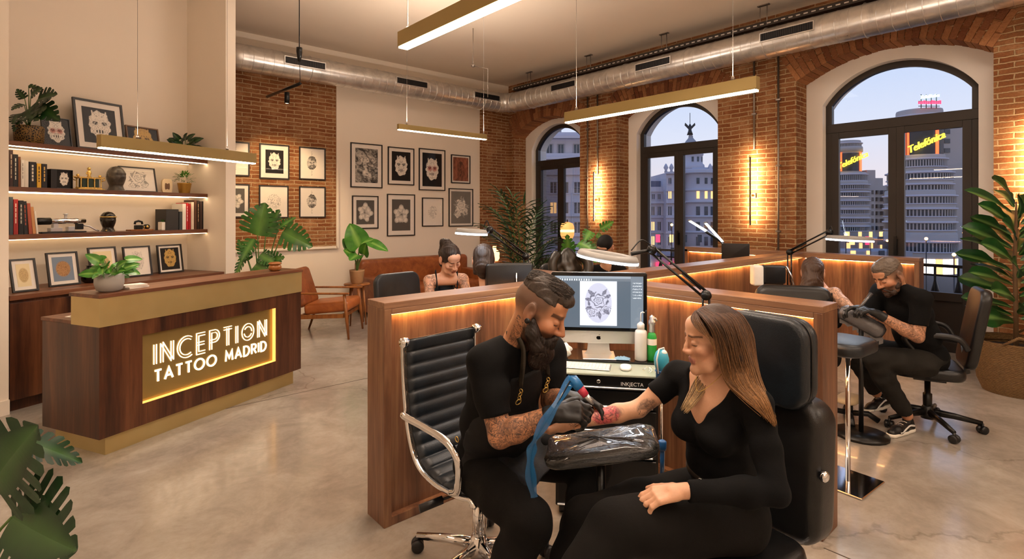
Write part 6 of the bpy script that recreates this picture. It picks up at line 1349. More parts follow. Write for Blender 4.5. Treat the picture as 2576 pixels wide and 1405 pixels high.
def armchair():
    c = W(-2.49, 7.38, 0); o = thing('armchair', 'wooden-framed armchair with tan leather cushions behind the reception desk', 'armchair', c, face(1, .0)); w = .31
    mb = MB(); rprism(mb, .56, .52, .07, 0, .13, (0, .26), M=Matrix.Translation((0, .22, .42)) @ Matrix.Rotation(-.32, 4, 'X'), bev=.05); part('back_cushion', mb, 'tan_leather', o)
    mb = MB(); rprism(mb, .58, .6, .05, -.07, .07, M=Matrix.Translation((0, -.05, .40)) @ Matrix.Rotation(PI/2-.09, 4, 'X'), bev=.045); part('seat_cushion', mb, 'tan_leather_light', o)
    mb = MB()
    for s in (-1, 1): mb.box((s*w-.014, -.3, .27), (s*w+.014, .3, .32), Matrix.Rotation(-.03, 4, 'X'))
    mb.box((-w, -.30, .28), (w, -.27, .33)); mb.box((-w, .25, .27), (w, .28, .32)); part('seat_rail', mb, 'chair_wood', o)
    for s in (-1, 1):
        mb = MB(); mb.tube([(s*(w+.02), -.36, 0), (s*(w+.015), -.33, .3), (s*(w+.01), -.30, .585)], [.014, .024, .02], 8); part('leg', mb, 'chair_wood', o)
        mb = MB(); mb.tube([(s*(w+.0), .40, 0), (s*w, .30, .3), (s*w, .36, .6), (s*w, .45, .85)], [.013, .022, .02, .016], 8); part('leg', mb, 'chair_wood', o)
        mb = MB(); mb.tube(spline([(s*(w+.01), -.36, .59), (s*(w+.015), -.1, .6), (s*(w+.01), .2, .585), (s*w, .38, .575)], 5), [.024]*15+[.018], 8, flatten=.5) if False else mb.box((s*(w+.01)-.03, -.36, .585), (s*(w+.01)+.03, .40, .607), bev=.008); part('armrest', mb, 'chair_wood', o)
    return o
armchair()
o = thing('side_table', 'round wooden side table carrying the tan-potted plant', 'table', (TBL.x, TBL.y, 0)); mb = MB(); mb.lathe([(0, TBL.z-.025), (.185, TBL.z-.025), (.19, TBL.z-.012), (.185, TBL.z-.0005), (0, TBL.z-.0005)], 40); part('tabletop', mb, 'chair_wood', o)
for k in range(4): a = .5+k*PI/2; mb = MB(); mb.tube([(.11*math.cos(a), .11*math.sin(a), TBL.z-.025), (.16*math.cos(a), .16*math.sin(a), 0)], [.018, .011], 8); part('leg', mb, 'chair_wood', o)
# corner lamps
p = P(1244, 640, 7.6); o = thing('table_lamp', 'small glowing vase-shaped lamp behind the dark-haired client', 'lamp', (p.x, p.y, 0)); mb = MB(); mb.lathe([(.2, .0), (.2, .02), (.03, .04), (.03, p.z-.12), (.16, p.z-.11), (.16, p.z-.09), (0, p.z-.09)], 24); part('lamp_stand', mb, 'chair_wood', o); mb = MB(); mb.lathe([(.05, -.085), (.07, -.05), (.07, .03), (.05, .06), (.025, .07), (.025, .12)], 24, (0, 0, p.z)); part('glass_shade', mb, 'bulb_shade', o, label='glowing glass shade')
p = P(1427, 580, 8.2); o = thing('floor_lamp', 'floor lamp with an oval ribbed glowing shade by the corner window', 'lamp', (p.x, p.y, 0)); mb = MB(); mb.tube([(0, 0, 0), (0, 0, p.z-.13)], .01, 8); mb.lathe([(.14, 0), (.14, .015), (0, .02)], 24); mb.tube([(0, 0, p.z+.13), (0, 0, p.z+.17)], .01, 8); part('stand', mb, 'black_metal', o); mb = MB(); sh = [(.03, -.13), (.085, -.11), (.105, -.06), (.105, .06), (.085, .11), (.03, .13)]; mb.lathe(sh, 48, (0, 0, p.z), close=False); part('oval_shade', mb, 'shade_dim', o) if 'shade_dim' in MATS else (glow('shade_dim', '#e8a860', 1.0), part('oval_shade', mb, 'shade_dim', o)); mb = MB(); mb.lathe([(.106, -.02), (.107, 0), (.106, .02)], 48, (0, 0, p.z), close=False); part('bright_band', mb, 'bulb_shade', o)
# ================================================= left-hand station furniture
def swivel(name, label, r, d, fr, fd, bw, bz0, bz1, mat='blue_black_leather', arms=True, recl=-.12, R=.3, rot=.2, seatz=.46):
    o = TF(name, label, 'chair', r, d, 0, fr, fd); h = bz1-bz0
    mb = MB(); rprism(mb, bw, h, .09, 0, .07, (0, h/2), M=Matrix.Translation((0, .19, bz0)) @ Matrix.Rotation(recl, 4, 'X'), bev=.025); part('backrest', mb, mat, o)
    mb = MB(); rprism(mb, .48, .46, .1, -.045, .045, M=Matrix.Translation((0, -.02, seatz)) @ Matrix.Rotation(PI/2, 4, 'X'), bev=.035); part('seat', mb, mat, o)
    mb = MB(); mb.tube([(0, .22, bz0+.15), (0, .24, seatz), (0, .1, seatz-.06), (0, 0, seatz-.06)], .022, 8, flatten=.6); mb.box((-.11, -.1, seatz-.08), (.11, .1, seatz-.05)); part('seat_bracket', mb, 'black_plastic', o)
    mb = MB(); mb.lathe([(.03, .1), (.03, .25), (.02, .255), (.02, seatz-.05)], 16); part('gas_lift', mb, 'black_metal', o)
    if arms:
        for s in (-1, 1): mb = MB(); mb.tube(spline([(s*.25, .2, bz0+.16), (s*.28, .14, bz0+.24), (s*.285, -.02, bz0+.25), (s*.28, -.17, bz0+.22), (s*.27, -.12, bz0+.12), (s*.24, -.02, seatz-.02)], 6), .017, 8, flatten=1.3); part('armrest', mb, 'black_plastic', o)
    starbase(o, 'black_metal', R, rot); return o
swivel('office_chair', 'dark office chair behind the ponytailed artist, by the sofa', -.86, 4.85, .75, -.66, .50, .55, 1.10, arms=False)
cz = TF('tattoo_chair', 'black tattoo chair with wide flat headrest in the left-hand station', 'chair', -.13, 4.06, 0, -.2, .98)
mb = MB(); rprism(mb, .355, .235, .02, -.02, .07, (-.105, 1.15), bev=.012); hd = part('headrest', mb, 'black_leather', cz); mb = MB(); mb.tube([(-.15, .072, 1.06), (-.15, .085, 1.12), (-.15, .075, 1.2)], .006, 6); part('zipper', mb, 'chrome', hd)
mb = MB(); rprism(mb, .40, .5, .06, -.02, .08, (0, .75), M=Matrix.Rotation(-.03, 4, 'X'), bev=.035); part('backrest', mb, 'black_leather', cz); mb = MB(); rprism(mb, .44, .44, .08, -.05, .05, M=Matrix.Translation((0, -.2, .46)) @ Matrix.Rotation(PI/2, 4, 'X'), bev=.03); part('seat', mb, 'black_leather', cz)
mb = MB(); mb.lathe([(.26, 0), (.26, .02), (.06, .05), (.045, .4), (.1, .41)], 28, (0, -.15, 0)); part('pedestal', mb, 'chrome', cz)
# ================================================= right-hand station furniture
swivel('office_chair', 'black office chair with arms under the right-hand bearded artist', 3.22, 4.19, -.86, .5, .41, .50, 1.10, 'black_leather', True, -.17, .33, .35, .45)
cz = TF('tattoo_chair', 'black tattoo chair with folded headrest in the right-hand station', 'chair', 2.22, 4.26, 0, .35, .93)
mb = MB(); rprism(mb, .56, .62, .10, -.03, .09, (0, .76), M=Matrix.Rotation(.10, 4, 'X'), bev=.05); part('backrest', mb, 'black_leather', cz)
mb = MB(); rprism(mb, .46, .46, .08, -.05, .05, M=Matrix.Translation((0, -.24, .45)) @ Matrix.Rotation(PI/2, 4, 'X'), bev=.03); part('seat', mb, 'black_leather', cz); mb = MB(); mb.lathe([(.27, 0), (.27, .02), (.06, .05), (.045, .38), (.1, .4)], 28, (0, -.15, 0)); part('pedestal', mb, 'chrome', cz)
p = P(1934, 689, 5.12); o = thing('spare_headrest', 'brown-black spare headrest with a white towel roll, behind the right-hand tattoo chair', 'headrest', (p.x, p.y, 0), face(-.1, -1)); mb = MB(); rprism(mb, .20, .17, .02, -.05, .05, (.04, p.z), M=None, bev=.015); part('cushion', mb, 'black_leather', o); mb = MB(); rprism(mb, .095, .19, .02, -.07, .04, (-.115, p.z-.01), bev=.015); part('towel_roll', mb, 'paper', o, label='white paper roll'); mb = MB(); mb.tube([(0, 0, 0), (0, 0, p.z-.08)], .02, 10); mb.box((-.12, -.03, p.z-.1), (.12, .03, p.z-.08)); mb.lathe([(.2, 0), (.2, .02), (.02, .03)], 24); part('support_post', mb, 'black_metal', o); mb = MB(); mb.tube([(.145, -.03, p.z+.08), (.185, -.05, p.z-.02), (.2, -.05, p.z-.09)], .018, 8, flatten=.5); part('chrome_edge', mb, 'chrome', o)
# silver wrapped arm rest
a, b = P(2112, 778, 4.05), P(2222, 838, 3.95); o = thing('arm_rest', 'silver film-wrapped arm rest in the right-hand station', 'arm rest', ((a.x+b.x)/2, (a.y+b.y)/2, 0)); mb = MB(); m = (a+b)/2; L_ = (b-a).length; mb.tube([a+(b-a)*t for t in np.linspace(0, 1, 12)], [.02]+[.046]*10+[.03], 18, flatten=1.3); part('pad', mb, 'silver_film', o, world=True); mb = MB(); mb.tube([Vector((m.x, m.y, 0)), Vector((m.x, m.y, m.z-.04))], .016, 10); mb.lathe([(.18, 0), (.18, .02), (.02, .03)], 20, (m.x, m.y, 0)); part('post', mb, 'black_metal', o, world=True)
mb = MB(); rr = random.Random(12)
for k in range(10): q = a+(b-a)*(k/10); mb.add([q+Vector((0, 0, -.03)), q+(b-a)*.1+Vector((0, 0, -.03)), q+(b-a)*.1+Vector((0, 0, -.07-.04*rr.random())), q+Vector((0, 0, -.08-.03*rr.random()))], [(0, 1, 2, 3)])
part('hanging_film', mb, 'silver_film', o, world=True)
# stool with grey seat on a chrome pole, square base plate
p = P(2133, 1215, 3.30); o = thing('side_stool', 'grey-blue padded seat on a thin chrome pole and flat base plate, beside the near partition', 'stool', (p.x, p.y, 0), face(.6, -.8)); zt = P(2133, 868, 3.3).z
mb = MB(); rprism(mb, .38, .30, .1, -.04, .04, M=Matrix.Translation((-.01, .02, zt)) @ Matrix.Rotation(PI/2, 4, 'X'), bev=.03); part('seat', mb, 'blue_black_leather', o); mb = MB(); mb.tube([(.0, 0, .01), (0, 0, zt-.04)], .014, 12); mb.tube([(0, 0, zt-.1), (.06, .0, zt-.05)], .012, 8); part('pole', mb, 'chrome', o); mb = MB(); mb.box((-.17, -.14, 0), (.17, .14, .012), bev=.004); part('base_plate', mb, 'chrome', o)
p = P(2135, 1050, 4.3); o = thing('foot_pedal_stool', 'low black stool base with a cream foot pad behind the chrome pole', 'stool', (p.x, p.y, 0)); mb = MB(); rbox(mb, (0, 0, .17), (.24, .15, .06), .6); part('foot_pad', mb, 'mat_cream', o); mb = MB(); mb.tube([(0, 0, .05), (0, 0, .15)], .03, 10); part('column', mb, 'black_metal', o)
for k in range(4): a_ = k*PI/2+.4; mb = MB(); mb.tube([(0, 0, .06), (.13*math.cos(a_), .13*math.sin(a_), .07), (.2*math.cos(a_), .2*math.sin(a_), .025)], .022, 8); part('base_arm', mb, 'black_plastic', o)
# chair with a leather jacket near the corner window
o = swivel('office_chair', 'chair draped with a black leather jacket near the corner window', .62, 6.0, .3, -.95, .46, .5, 1.08, 'black_leather', False)
p = P(1428, 652, 5.85); jk = thing('leather_jacket', 'crumpled black leather jacket hanging over the chair near the corner window', 'jacket', p, face(.1, -1)); mb = MB(); n = 36; vs = []
for i in range(25):
    for k in range(n): a_ = 2*PI*k/n; t_ = i/24; r = .135*math.sin(PI*(.0+.6*t_))**.6; f_ = 1+.10*math.sin(5*a_+4*t_)+.07*math.sin(9*a_-11*t_)+.05*math.sin(17*t_+3*a_); vs.append((r*f_*math.cos(a_)*1.15, r*f_*math.sin(a_)*.7, .13-.36*t_))
mb.add(vs, [(i*n+k, i*n+(k+1) % n, (i+1)*n+(k+1) % n, (i+1)*n+k) for i in range(24) for k in range(n)]+[tuple(range(n))], True); part('jacket_body', mb, 'jacket_leather', jk)
mb = MB(); mb.tube(spline([(.13, -.06, .06), (.2, -.10, -.03), (.19, -.12, -.13), (.12, -.13, -.2)], 5), [.055]*15+[.05], 12); mb.tube(spline([(-.12, -.06, .07), (-.18, -.10, -.02), (-.18, -.12, -.14)], 5), .05, 12); part('sleeves', mb, 'jacket_leather', jk)
# ================================================= people: signed-distance bodies polygonised with surface nets
def axis(lo, hi, fine, hc, hf):
    xs = [lo]
    while xs[-1] < hi:
        x = xs[-1]; h = hc
        for a, b in fine:
            if a-hc*.5 <= x <= b: h = min(h, hf)
        xs.append(x+h)
    return np.array(xs)
class SDF:
    def __init__(s): s.ops = []
    def cone(s, a, b, r1, r2=None, k=.015, op='u'): s.ops.append(('cone', np.array(a, float), np.array(b, float), r1, r1 if r2 is None else r2, k, op)); return s
    def ell(s, c, rad, R=None, k=.015, op='u'): s.ops.append(('ell', np.array(c, float), np.array(rad, float), np.eye(3) if R is None else np.array(R), 0, k, op)); return s
    def cut(s, c, n, rad, k=.004, op='s'): n = np.array(n, float); s.ops.append(('cut', np.array(c, float), n/np.linalg.norm(n), rad, 0, k, op)); return s
    def chain(s, pts, rs, k=.015, op='u'):
        for i in range(len(pts)-1): s.cone(pts[i], pts[i+1], rs[i], rs[i+1], k, op)
        return s
    def mesh(s, fine=(), hc=.009, hf=.0035, wr=None):
        lo = np.full(3, 1e9); hi = -lo
        for o in s.ops:
            if o[6] != 'u': continue
            if o[0] == 'cone': r = max(o[3], o[4]); lo = np.minimum(lo, np.minimum(o[1], o[2])-r); hi = np.maximum(hi, np.maximum(o[1], o[2])+r)
            else: r = o[2].max() if o[0] == 'ell' else o[3]; lo = np.minimum(lo, o[1]-r); hi = np.maximum(hi, o[1]+r)
        lo -= .03; hi += .03
        ax_ = [axis(lo[i], hi[i], [(f[0][i]-f[1], f[0][i]+f[1]) for f in fine], hc, hf) for i in range(3)]
        Fv = np.full([len(a) for a in ax_], .08, np.float32)
        for kind, A, B, p1, p2, k, op in s.ops:
            if kind == 'cone': r = max(p1, p2); l = np.minimum(A, B)-r; h = np.maximum(A, B)+r
            elif kind == 'ell': r = B.max(); l = A-r; h = A+r
            else: l = A-p1; h = A+p1
            m = .035+k; sl = [slice(max(0, np.searchsorted(ax_[i], l[i]-m)-1), np.searchsorted(ax_[i], h[i]+m)+1) for i in range(3)]
            X, Y, Z = np.meshgrid(ax_[0][sl[0]], ax_[1][sl[1]], ax_[2][sl[2]], indexing='ij', sparse=True)
            if X.size == 0 or Y.size == 0 or Z.size == 0: continue
            if kind == 'cone':
                ba = B-A; L2 = max(1e-9, ba@ba); h_ = np.clip(((X-A[0])*ba[0]+(Y-A[1])*ba[1]+(Z-A[2])*ba[2])/L2, 0, 1)
                d = np.sqrt((X-A[0]-ba[0]*h_)**2+(Y-A[1]-ba[1]*h_)**2+(Z-A[2]-ba[2]*h_)**2)-(p1+(p2-p1)*h_)
            elif kind == 'ell':
                x, y, z = X-A[0], Y-A[1], Z-A[2]; R = p1; q = [R[0, j]*x+R[1, j]*y+R[2, j]*z for j in range(3)]
                k0 = np.sqrt(sum((q[j]/B[j])**2 for j in range(3))); k1 = np.sqrt(sum((q[j]/B[j]**2)**2 for j in range(3)))+1e-9; d = k0*(k0-1)/k1
            else:
                x, y, z = X-A[0], Y-A[1], Z-A[2]; d = np.maximum(-(x*B[0]+y*B[1]+z*B[2]), np.sqrt(x*x+y*y+z*z)-p1)
            f = Fv[sl[0], sl[1], sl[2]]
            if op == 'u': hh = np.clip(.5+.5*(f-d)/k, 0, 1); Fv[sl[0], sl[1], sl[2]] = f*(1-hh)+d*hh-k*hh*(1-hh)
            else: hh = np.clip(.5-.5*(f+d)/k, 0, 1); Fv[sl[0], sl[1], sl[2]] = f*(1-hh)+(-d)*hh+k*hh*(1-hh)
        if wr is not None:
            X, Y, Z = np.meshgrid(*ax_, indexing='ij', sparse=True); Fv = Fv+wr(X, Y, Z).astype(np.float32)
        return nets(Fv, ax_)
def nets(Fv, ax_):
    S_ = Fv < 0; nx, ny, nz = Fv.shape
    c = np.zeros((nx-1, ny-1, nz-1), np.int8)
    for i in (0, 1):
        for j in (0, 1):
            for k in (0, 1): c += S_[i:nx-1+i, j:ny-1+j, k:nz-1+k]
    I, J, K = np.nonzero((c > 0) & (c < 8)); n = len(I); idx = np.full(c.shape, -1, np.int64); idx[I, J, K] = np.arange(n)
    acc = np.zeros((n, 3)); cnt = np.zeros(n)
    G = [a for a in ax_]
    for a, (di, dj, dk) in enumerate(((1, 0, 0), (0, 1, 0), (0, 0, 1))):
        for p in (0, 1):
            for q in (0, 1):
                o = [0, 0, 0]; oth = [x for x in range(3) if x != a]; o[oth[0]] = p; o[oth[1]] = q
                i0, j0, k0 = I+o[0], J+o[1], K+o[2]; f0 = Fv[i0, j0, k0]; f1 = Fv[i0+di, j0+dj, k0+dk]; m = (f0 < 0) != (f1 < 0); t = np.where(m, f0/np.where(m, f0-f1, 1), 0)
                P0 = np.stack([G[0][i0], G[1][j0], G[2][k0]], 1); P1 = np.stack([G[0][i0+di], G[1][j0+dj], G[2][k0+dk]], 1); acc += np.where(m[:, None], P0+(P1-P0)*t[:, None], 0); cnt += m
    V = acc/cnt[:, None]; faces = []
    for a in range(3):
        d = [0, 0, 0]; d[a] = 1; s0 = S_[:nx-d[0], :ny-d[1], :nz-d[2]]; s1 = S_[d[0]:, d[1]:, d[2]:]; e = s0 != s1
        b_, c_ = (a+1) % 3, (a+2) % 3; i, j, k = np.nonzero(e); ijk = np.stack([i, j, k], 1); lim = np.array(c.shape)
        ok = (ijk[:, b_] > 0) & (ijk[:, c_] > 0) & (ijk[:, b_] < lim[b_]) & (ijk[:, c_] < lim[c_]) & (ijk[:, a] < lim[a]); ijk = ijk[ok]; ins = s0[tuple(ijk.T)]
        eb = np.zeros(3, int); eb[b_] = 1; ec = np.zeros(3, int); ec[c_] = 1
        q = [idx[tuple((ijk-o).T)] for o in (eb+ec, ec, 0*eb, eb)]; Q = np.stack(q, 1); Q[~ins] = Q[~ins][:, ::-1]; faces.append(Q)
    return V, np.concatenate(faces)
def sdfpart(name, res, mat, root, col=None, tat=None, label=None, smooth=1):
    V, Fc = res; Mi = np.array(wm(root).inverted()); W_ = V.copy()
    if smooth:
        E = np.concatenate([Fc[:, [0, 1]], Fc[:, [1, 2]], Fc[:, [2, 3]], Fc[:, [3, 0]]]); E = np.concatenate([E, E[:, ::-1]])
        for it in range(smooth):
            s = np.zeros_like(V); np.add.at(s, E[:, 0], V[E[:, 1]]); n = np.bincount(E[:, 0], minlength=len(V))[:, None]; V = V*.5+.5*s/np.maximum(n, 1)
    L_ = V@Mi[:3, :3].T+Mi[:3, 3]
    me = bpy.data.meshes.new(name); me.vertices.add(len(L_)); me.vertices.foreach_set('co', L_.astype(np.float32).ravel())
    me.loops.add(Fc.size); me.loops.foreach_set('vertex_index', Fc.ravel().astype(np.int32)); me.polygons.add(len(Fc)); me.polygons.foreach_set('loop_start', np.arange(0, Fc.size, 4, dtype=np.int32)); me.polygons.foreach_set('loop_total', np.full(len(Fc), 4, np.int32)); me.polygons.foreach_set('use_smooth', np.ones(len(Fc), bool)); me.update(calc_edges=True); me.validate()
    for nm, arr in (('Col', col), ('Tat', tat)):
        if arr is not None: a = arr(W_) if callable(arr) else arr; ca = me.color_attributes.new(nm, 'FLOAT_COLOR', 'POINT'); ca.data.foreach_set('color', np.concatenate([a, np.ones((len(a), 1))], 1).astype(np.float32).ravel())
    o = link(name, me, mat, root)
    if label: o['label'] = label
    return o
def wrinkle(amp, seed=0, f=38):
    r = np.random.RandomState(seed); a = r.rand(12)*6.28
    def g(X, Y, Z): return amp*(np.sin(f*X*1.1+f*.9*Z+a[0]+2.2*np.sin(f*.38*Z+a[1]+f*.25*Y))*np.cos(f*.55*Y-f*.35*Z+a[2])+.6*np.sin(f*1.9*Z-f*.8*X+a[3]+1.5*np.sin(f*.5*Y+a[4])))
    return g
# skin material: base colour per vertex, tattoos drawn by noise where the mask allows
t = NT('skin'); at = t.n('Attribute', attribute_name='Col'); tt = t.n('Attribute', attribute_name='Tat'); sp = t.n('SeparateColor'); t.L.new(tt.outputs['Color'], sp.inputs[0]); v = t.coord()
n1 = t.noise(v, 15, 2, .5, 2.6); n2 = t.noise(v, 13, 3, .55, 2.0); n3 = t.noise(v, 60, 3, .6, 1.0); n4 = t.noise(v, 30, 2, .5, 2.5)
ln = t.ramp(t.math('ABSOLUTE', t.math('SUBTRACT', n1, .5)), [(.012, (1,)*3), (.032, (0,)*3)]); ln2 = t.ramp(t.math('ABSOLUTE', t.math('SUBTRACT', n4, .5)), [(.012, (.8,)*3), (.04, (0,)*3)]); sh = t.ramp(n2, [(.47, (0,)*3), (.56, (.75,)*3)]); sh2 = t.ramp(n3, [(.4, (.55,)*3), (.6, (1,)*3)])
ink = t.math('MAXIMUM', t.math('MAXIMUM', ln, ln2), t.math('MULTIPLY', sh, sh2)); ink = t.math('MULTIPLY', ink, t.math('MULTIPLY', sp.outputs[0], .9))
pm = t.math('MULTIPLY', sp.outputs[1], t.ramp(n1, [(.35, (.35,)*3), (.5, (.9,)*3)])); c = t.mix(pm, at.outputs['Color'], srgb('#c9485a'))
pl = t.math('MULTIPLY', t.math('MAXIMUM', ln, ln2), sp.outputs[1]); ink = t.math('MAXIMUM', ink, t.math('MULTIPLY', pl, .85))
c = t.mix(ink, c, srgb('#2b2a2c')); fine = t.noise(v, 180, 3); c = t.mix(.18, c, t.ramp(fine, [(.3, (.75, .68, .65)), (.6, (1, 1, 1))]), 'MULTIPLY')
t.base(c); t.pr(rough=.46, sss=.08, spec=.45); t.b.inputs['Subsurface Radius'].default_value = (.012, .005, .003); t.bump(fine, .06, .001)
def hairmat(name):
    t = NT(name); at = t.n('Attribute', attribute_name='Col'); n = t.noise(t.coord(), 130, 4, .7, .4); t.base(t.mix(.75, at.outputs['Color'], t.ramp(n, [(.3, (.3, .28, .26)), (.65, (1, 1, 1))]), 'MULTIPLY')); t.pr(rough=.42, spec=.4); t.bump(n, .5, .003); return t.m
hairmat('hair')
A3 = lambda v: np.array([v[0], v[1], v[2]], float)
def unit(v): v = np.array(v, float); return v/np.linalg.norm(v)
def camv(r, d, z): w_ = W(r, d, z); return unit([w_.x, w_.y, z])
class Head:
    def __init__(s, o, f, u, sc=1.0, fem=False):
        s.o = A3(o); s.f = unit(f); u = np.array(u, float); s.u = unit(u-s.f*(u@s.f)); s.r = np.cross(s.f, s.u); s.sc = sc; s.fem = fem; s.R = np.stack([s.r, s.f, s.u], 1)
    def p(s, x, y, z): return s.o+s.sc*(s.r*x+s.f*y+s.u*z)
    def loc(s, V): return ((V-s.o)@s.R)/s.sc
    def skin(s, S_):
        p, k = s.p, s.sc; g = .93 if s.fem else 1.0; E = lambda c, r, kk=.012, op='u': S_.ell(p(*c), np.array(r)*k, s.R, kk*k, op)
        E((0, -.018, .035), (.074, .093, .084)); E((0, .022, -.03), (.058*g, .062, .082), .02)
        for q in (-1, 1):
            S_.chain([p(q*.050*g, -.005, -.045), p(q*.042*g, .035, -.085), p(0, .066, -.102)], [.02*k, .018*k, .017*k], .015*k); E((q*.042, .055, -.022), (.022, .022, .02), .02)
        E((0, .070, -.098), (.018*g, .016, .016), .012)
        S_.cone(p(-.03, .075, .026), p(.03, .075, .026), (.009 if s.fem else .012)*k, None, .012*k)
        E((0, .055, .055), (.052, .03, .035), .02)
        for q in (-1, 1): E((q*.033, .094, .003), (.017, .014, .011), .01, 's')
        for q in (-1, 1): E((q*.031, .072, .003), (.0135, .0135, .0125), .003)
        S_.chain([p(0, .083, .018), p(0, .094 if s.fem else .098, -.012), p(0, .102 if s.fem else .108, -.029)], [.006*k, (.006 if s.fem else .0085)*k, (.0075 if s.fem else .0105)*k], .009*k)
        for q in (-1, 1): E((q*.0105, .091, -.033), (.009, .012, .009), .010)
        S_.cone(p(-.017, .0815, -.060), p(.017, .0815, -.060), .005*k, None, .008*k); S_.cone(p(-.014, .0795, -.072), p(.014, .0795, -.072), .006*k, None, .008*k); S_.cone(p(-.02, .0895, -.066), p(.02, .0895, -.066), .0022*k, None, .003*k, 's')
        for q in (-1, 1):
            E((q*.080, -.020, .0), (.010, .021, .036), .006); E((q*.075, -.012, -.032), (.007, .011, .013), .006); E((q*.092, -.014, .004), (.009, .012, .022), .004, 's'); E((q*.084, -.012, -.006), (.004, .006, .008), .003)
    def color(s, V, base, lip='#9c5c4c', brow='#33231a', beard=None, browh=.0055, fade=None, eyes=True):
        L_ = s.loc(V); x, y, z = np.abs(L_[:, 0]), L_[:, 1], L_[:, 2]; C = np.tile(np.array(srgb(base)[:3]), (len(V), 1)); near = (np.linalg.norm(L_, axis=1) < .17)
        def mixc(m, c, a=1.0): m = np.clip(m*near, 0, 1)[:, None]*a; C[:] = C*(1-m)+np.array(srgb(c)[:3])*m
        g = lambda v, w_: np.exp(-(v/w_)**2)
        mixc(g(np.hypot(x-.05, z+.035), .03)*(y > .02), '#b8604a', .22); mixc(g(np.hypot(x*.8, z+.035), .014)*(y > .08), '#b8604a', .3); mixc((x > .068)*(y < .01)*1.0, '#b8604a', .2)
        mixc((1-sst(.019, .026, x))*(1-sst(.009, .0125, np.abs(z+.066)))*(y > .074), lip, .85)
        bz = .027-.09*(x-.03)**2*10-.06*np.abs(x-.025); mixc((1-sst(browh, browh+.004, np.abs(z-bz)))*(x > .010)*(x < .052)*(y > .045), brow, .85)
        if eyes: mixc((1-sst(.0012, .0038, np.abs(z+.0045+.25*(x-.031)**2*20)))*(np.abs(x-.031) < .015)*(y > .06), '#1d1310', .9); mixc((1-sst(.008, .014, np.hypot((x-.031)*.7, z-.003)))*(y > .06), '#8a5a44', .25)
        if beard: mixc(sst(-.030, -.048, z+.25*np.maximum(0, .05-y)-.0)*(1-(1-sst(.018, .026, x))*(1-sst(.006, .011, np.abs(z+.067))))*(y > -.02), beard, .85); mixc(sst(.048, .060, x)*sst(.012, -.01, z)*sst(-.09, -.06, z)*sst(-.012, .0, y)*sst(.032, .012, y), beard, .75)
        if fade: mixc(sst(-.055, .03, z-.02*sst(-.02, .03, y))*(1-sst(.02, .055, y))*np.maximum(sst(.045, .058, x), sst(-.02, -.04, y)), fade, .85)
        return C
def hand(S_, w, d, n, t, curls, s=1.0, thumb=(.6, .65, .35), infl=0.0, spread=.0):
    """w wrist, d finger direction, n palm normal, t thumb side"""
    w = A3(w); d = unit(d); n = np.array(n, float); n = unit(n-d*(n@d)); tt = np.cross(d, n); tt = tt if tt@np.array(t, float) > 0 else -tt
    kn = [.031, .011, -.010, -.030]; ln = [(.043, .026, .020), (.047, .030, .021), (.043, .028, .020), (.034, .021, .018)]; e = infl
    S_.cone(w-d*.02*s, w+d*.03*s, .024*s+e, .026*s+e, .01)
    for i in range(4):
        k = w+d*(.088-.004*abs(i-1.2))*s+tt*kn[i]*s; S_.cone(w+d*.02*s+tt*kn[i]*.6*s, k, .0155*s+e, .0115*s+e, .012)
        a = 0; p = k; dd = d+tt*spread*(1.5-i)*.2; dd = unit(dd); c = curls[i]
        for j, l in enumerate(ln[i]):
            a += c[j]; v = dd*math.cos(a)+n*math.sin(a); q = p+v*l*s; r = (.0098, .0088, .0078)[j]*s; S_.cone(p, q, r+e, r*.9+e, .004); p = q
    b = w+d*.018*s+tt*.024*s; v = unit(d*thumb[0]+tt*thumb[1]+n*thumb[2]); p = b; rs = [.0145, .011, .0098, .0085]
    for j, l in enumerate((.044, .032, .026)):
        q = p+v*l*s; S_.cone(p, q, rs[j]*s+e, rs[j+1]*s+e, .008 if j == 0 else .004); p = q; v = unit(v+n*.22*(j+.2)+d*.25)
    return S_
def torso(S_, J, g=1.0, e=0.0, k=.03, fem=False):
    pel, che, nk, sR, sL = [A3(J[q]) for q in ('pel', 'che', 'nk', 'sR', 'sL')]
    up = unit(nk-pel); lat = unit(sL-sR); lat = unit(lat-up*(lat@up)); fw = np.cross(lat, up); fw = fw if fw@np.array(J['fw']) > 0 else -fw; R = np.stack([lat, fw, up], 1); mid = (pel+che)/2
    S_.ell(pel, np.array([.165, .120, .13])*g+e, R, k); S_.ell(mid, np.array([.140 if fem else .155, .108 if fem else .122, .15])*g+e, R, k); S_.ell(che, np.array([.150, .112, .165])*g+e, R, k)
    S_.cone(sR, sL, .05*g+e, None, k); S_.cone(nk-up*.03, sR+up*.01, .045*g+e, .04*g+e, k); S_.cone(nk-up*.03, sL+up*.01, .045*g+e, .04*g+e, k)
    if fem:
        for q in (-1, 1): S_.ell(che+lat*.072*q*g+fw*.085*g-up*.035, np.array([.062, .055, .060])*g+e, R, .025)
    return R, up, lat, fw
def arm(S_, s, el, w, g=1.0, e=0.0, k=.015, upto=None):
    s, el, w = A3(s), A3(el), A3(w); m = s+(el-s)*.5
    S_.chain([s, m, el], [.053*g+e, .047*g+e, .040*g+e], k)
    if upto is None: mm = el+(w-el)*.3; S_.chain([el, mm, w], [.040*g+e, .044*g+e, .027*g+e], k)
def leg(S_, h, kn, a, g=1.0, e=0.0, k=.02):
    h, kn, a = A3(h), A3(kn), A3(a); S_.chain([h, h+(kn-h)*.5, kn], [.088*g+e, .078*g+e, .060*g+e], k); S_.chain([kn, kn+(a-kn)*.35, a], [.058*g+e, .060*g+e, .040*g+e], k)
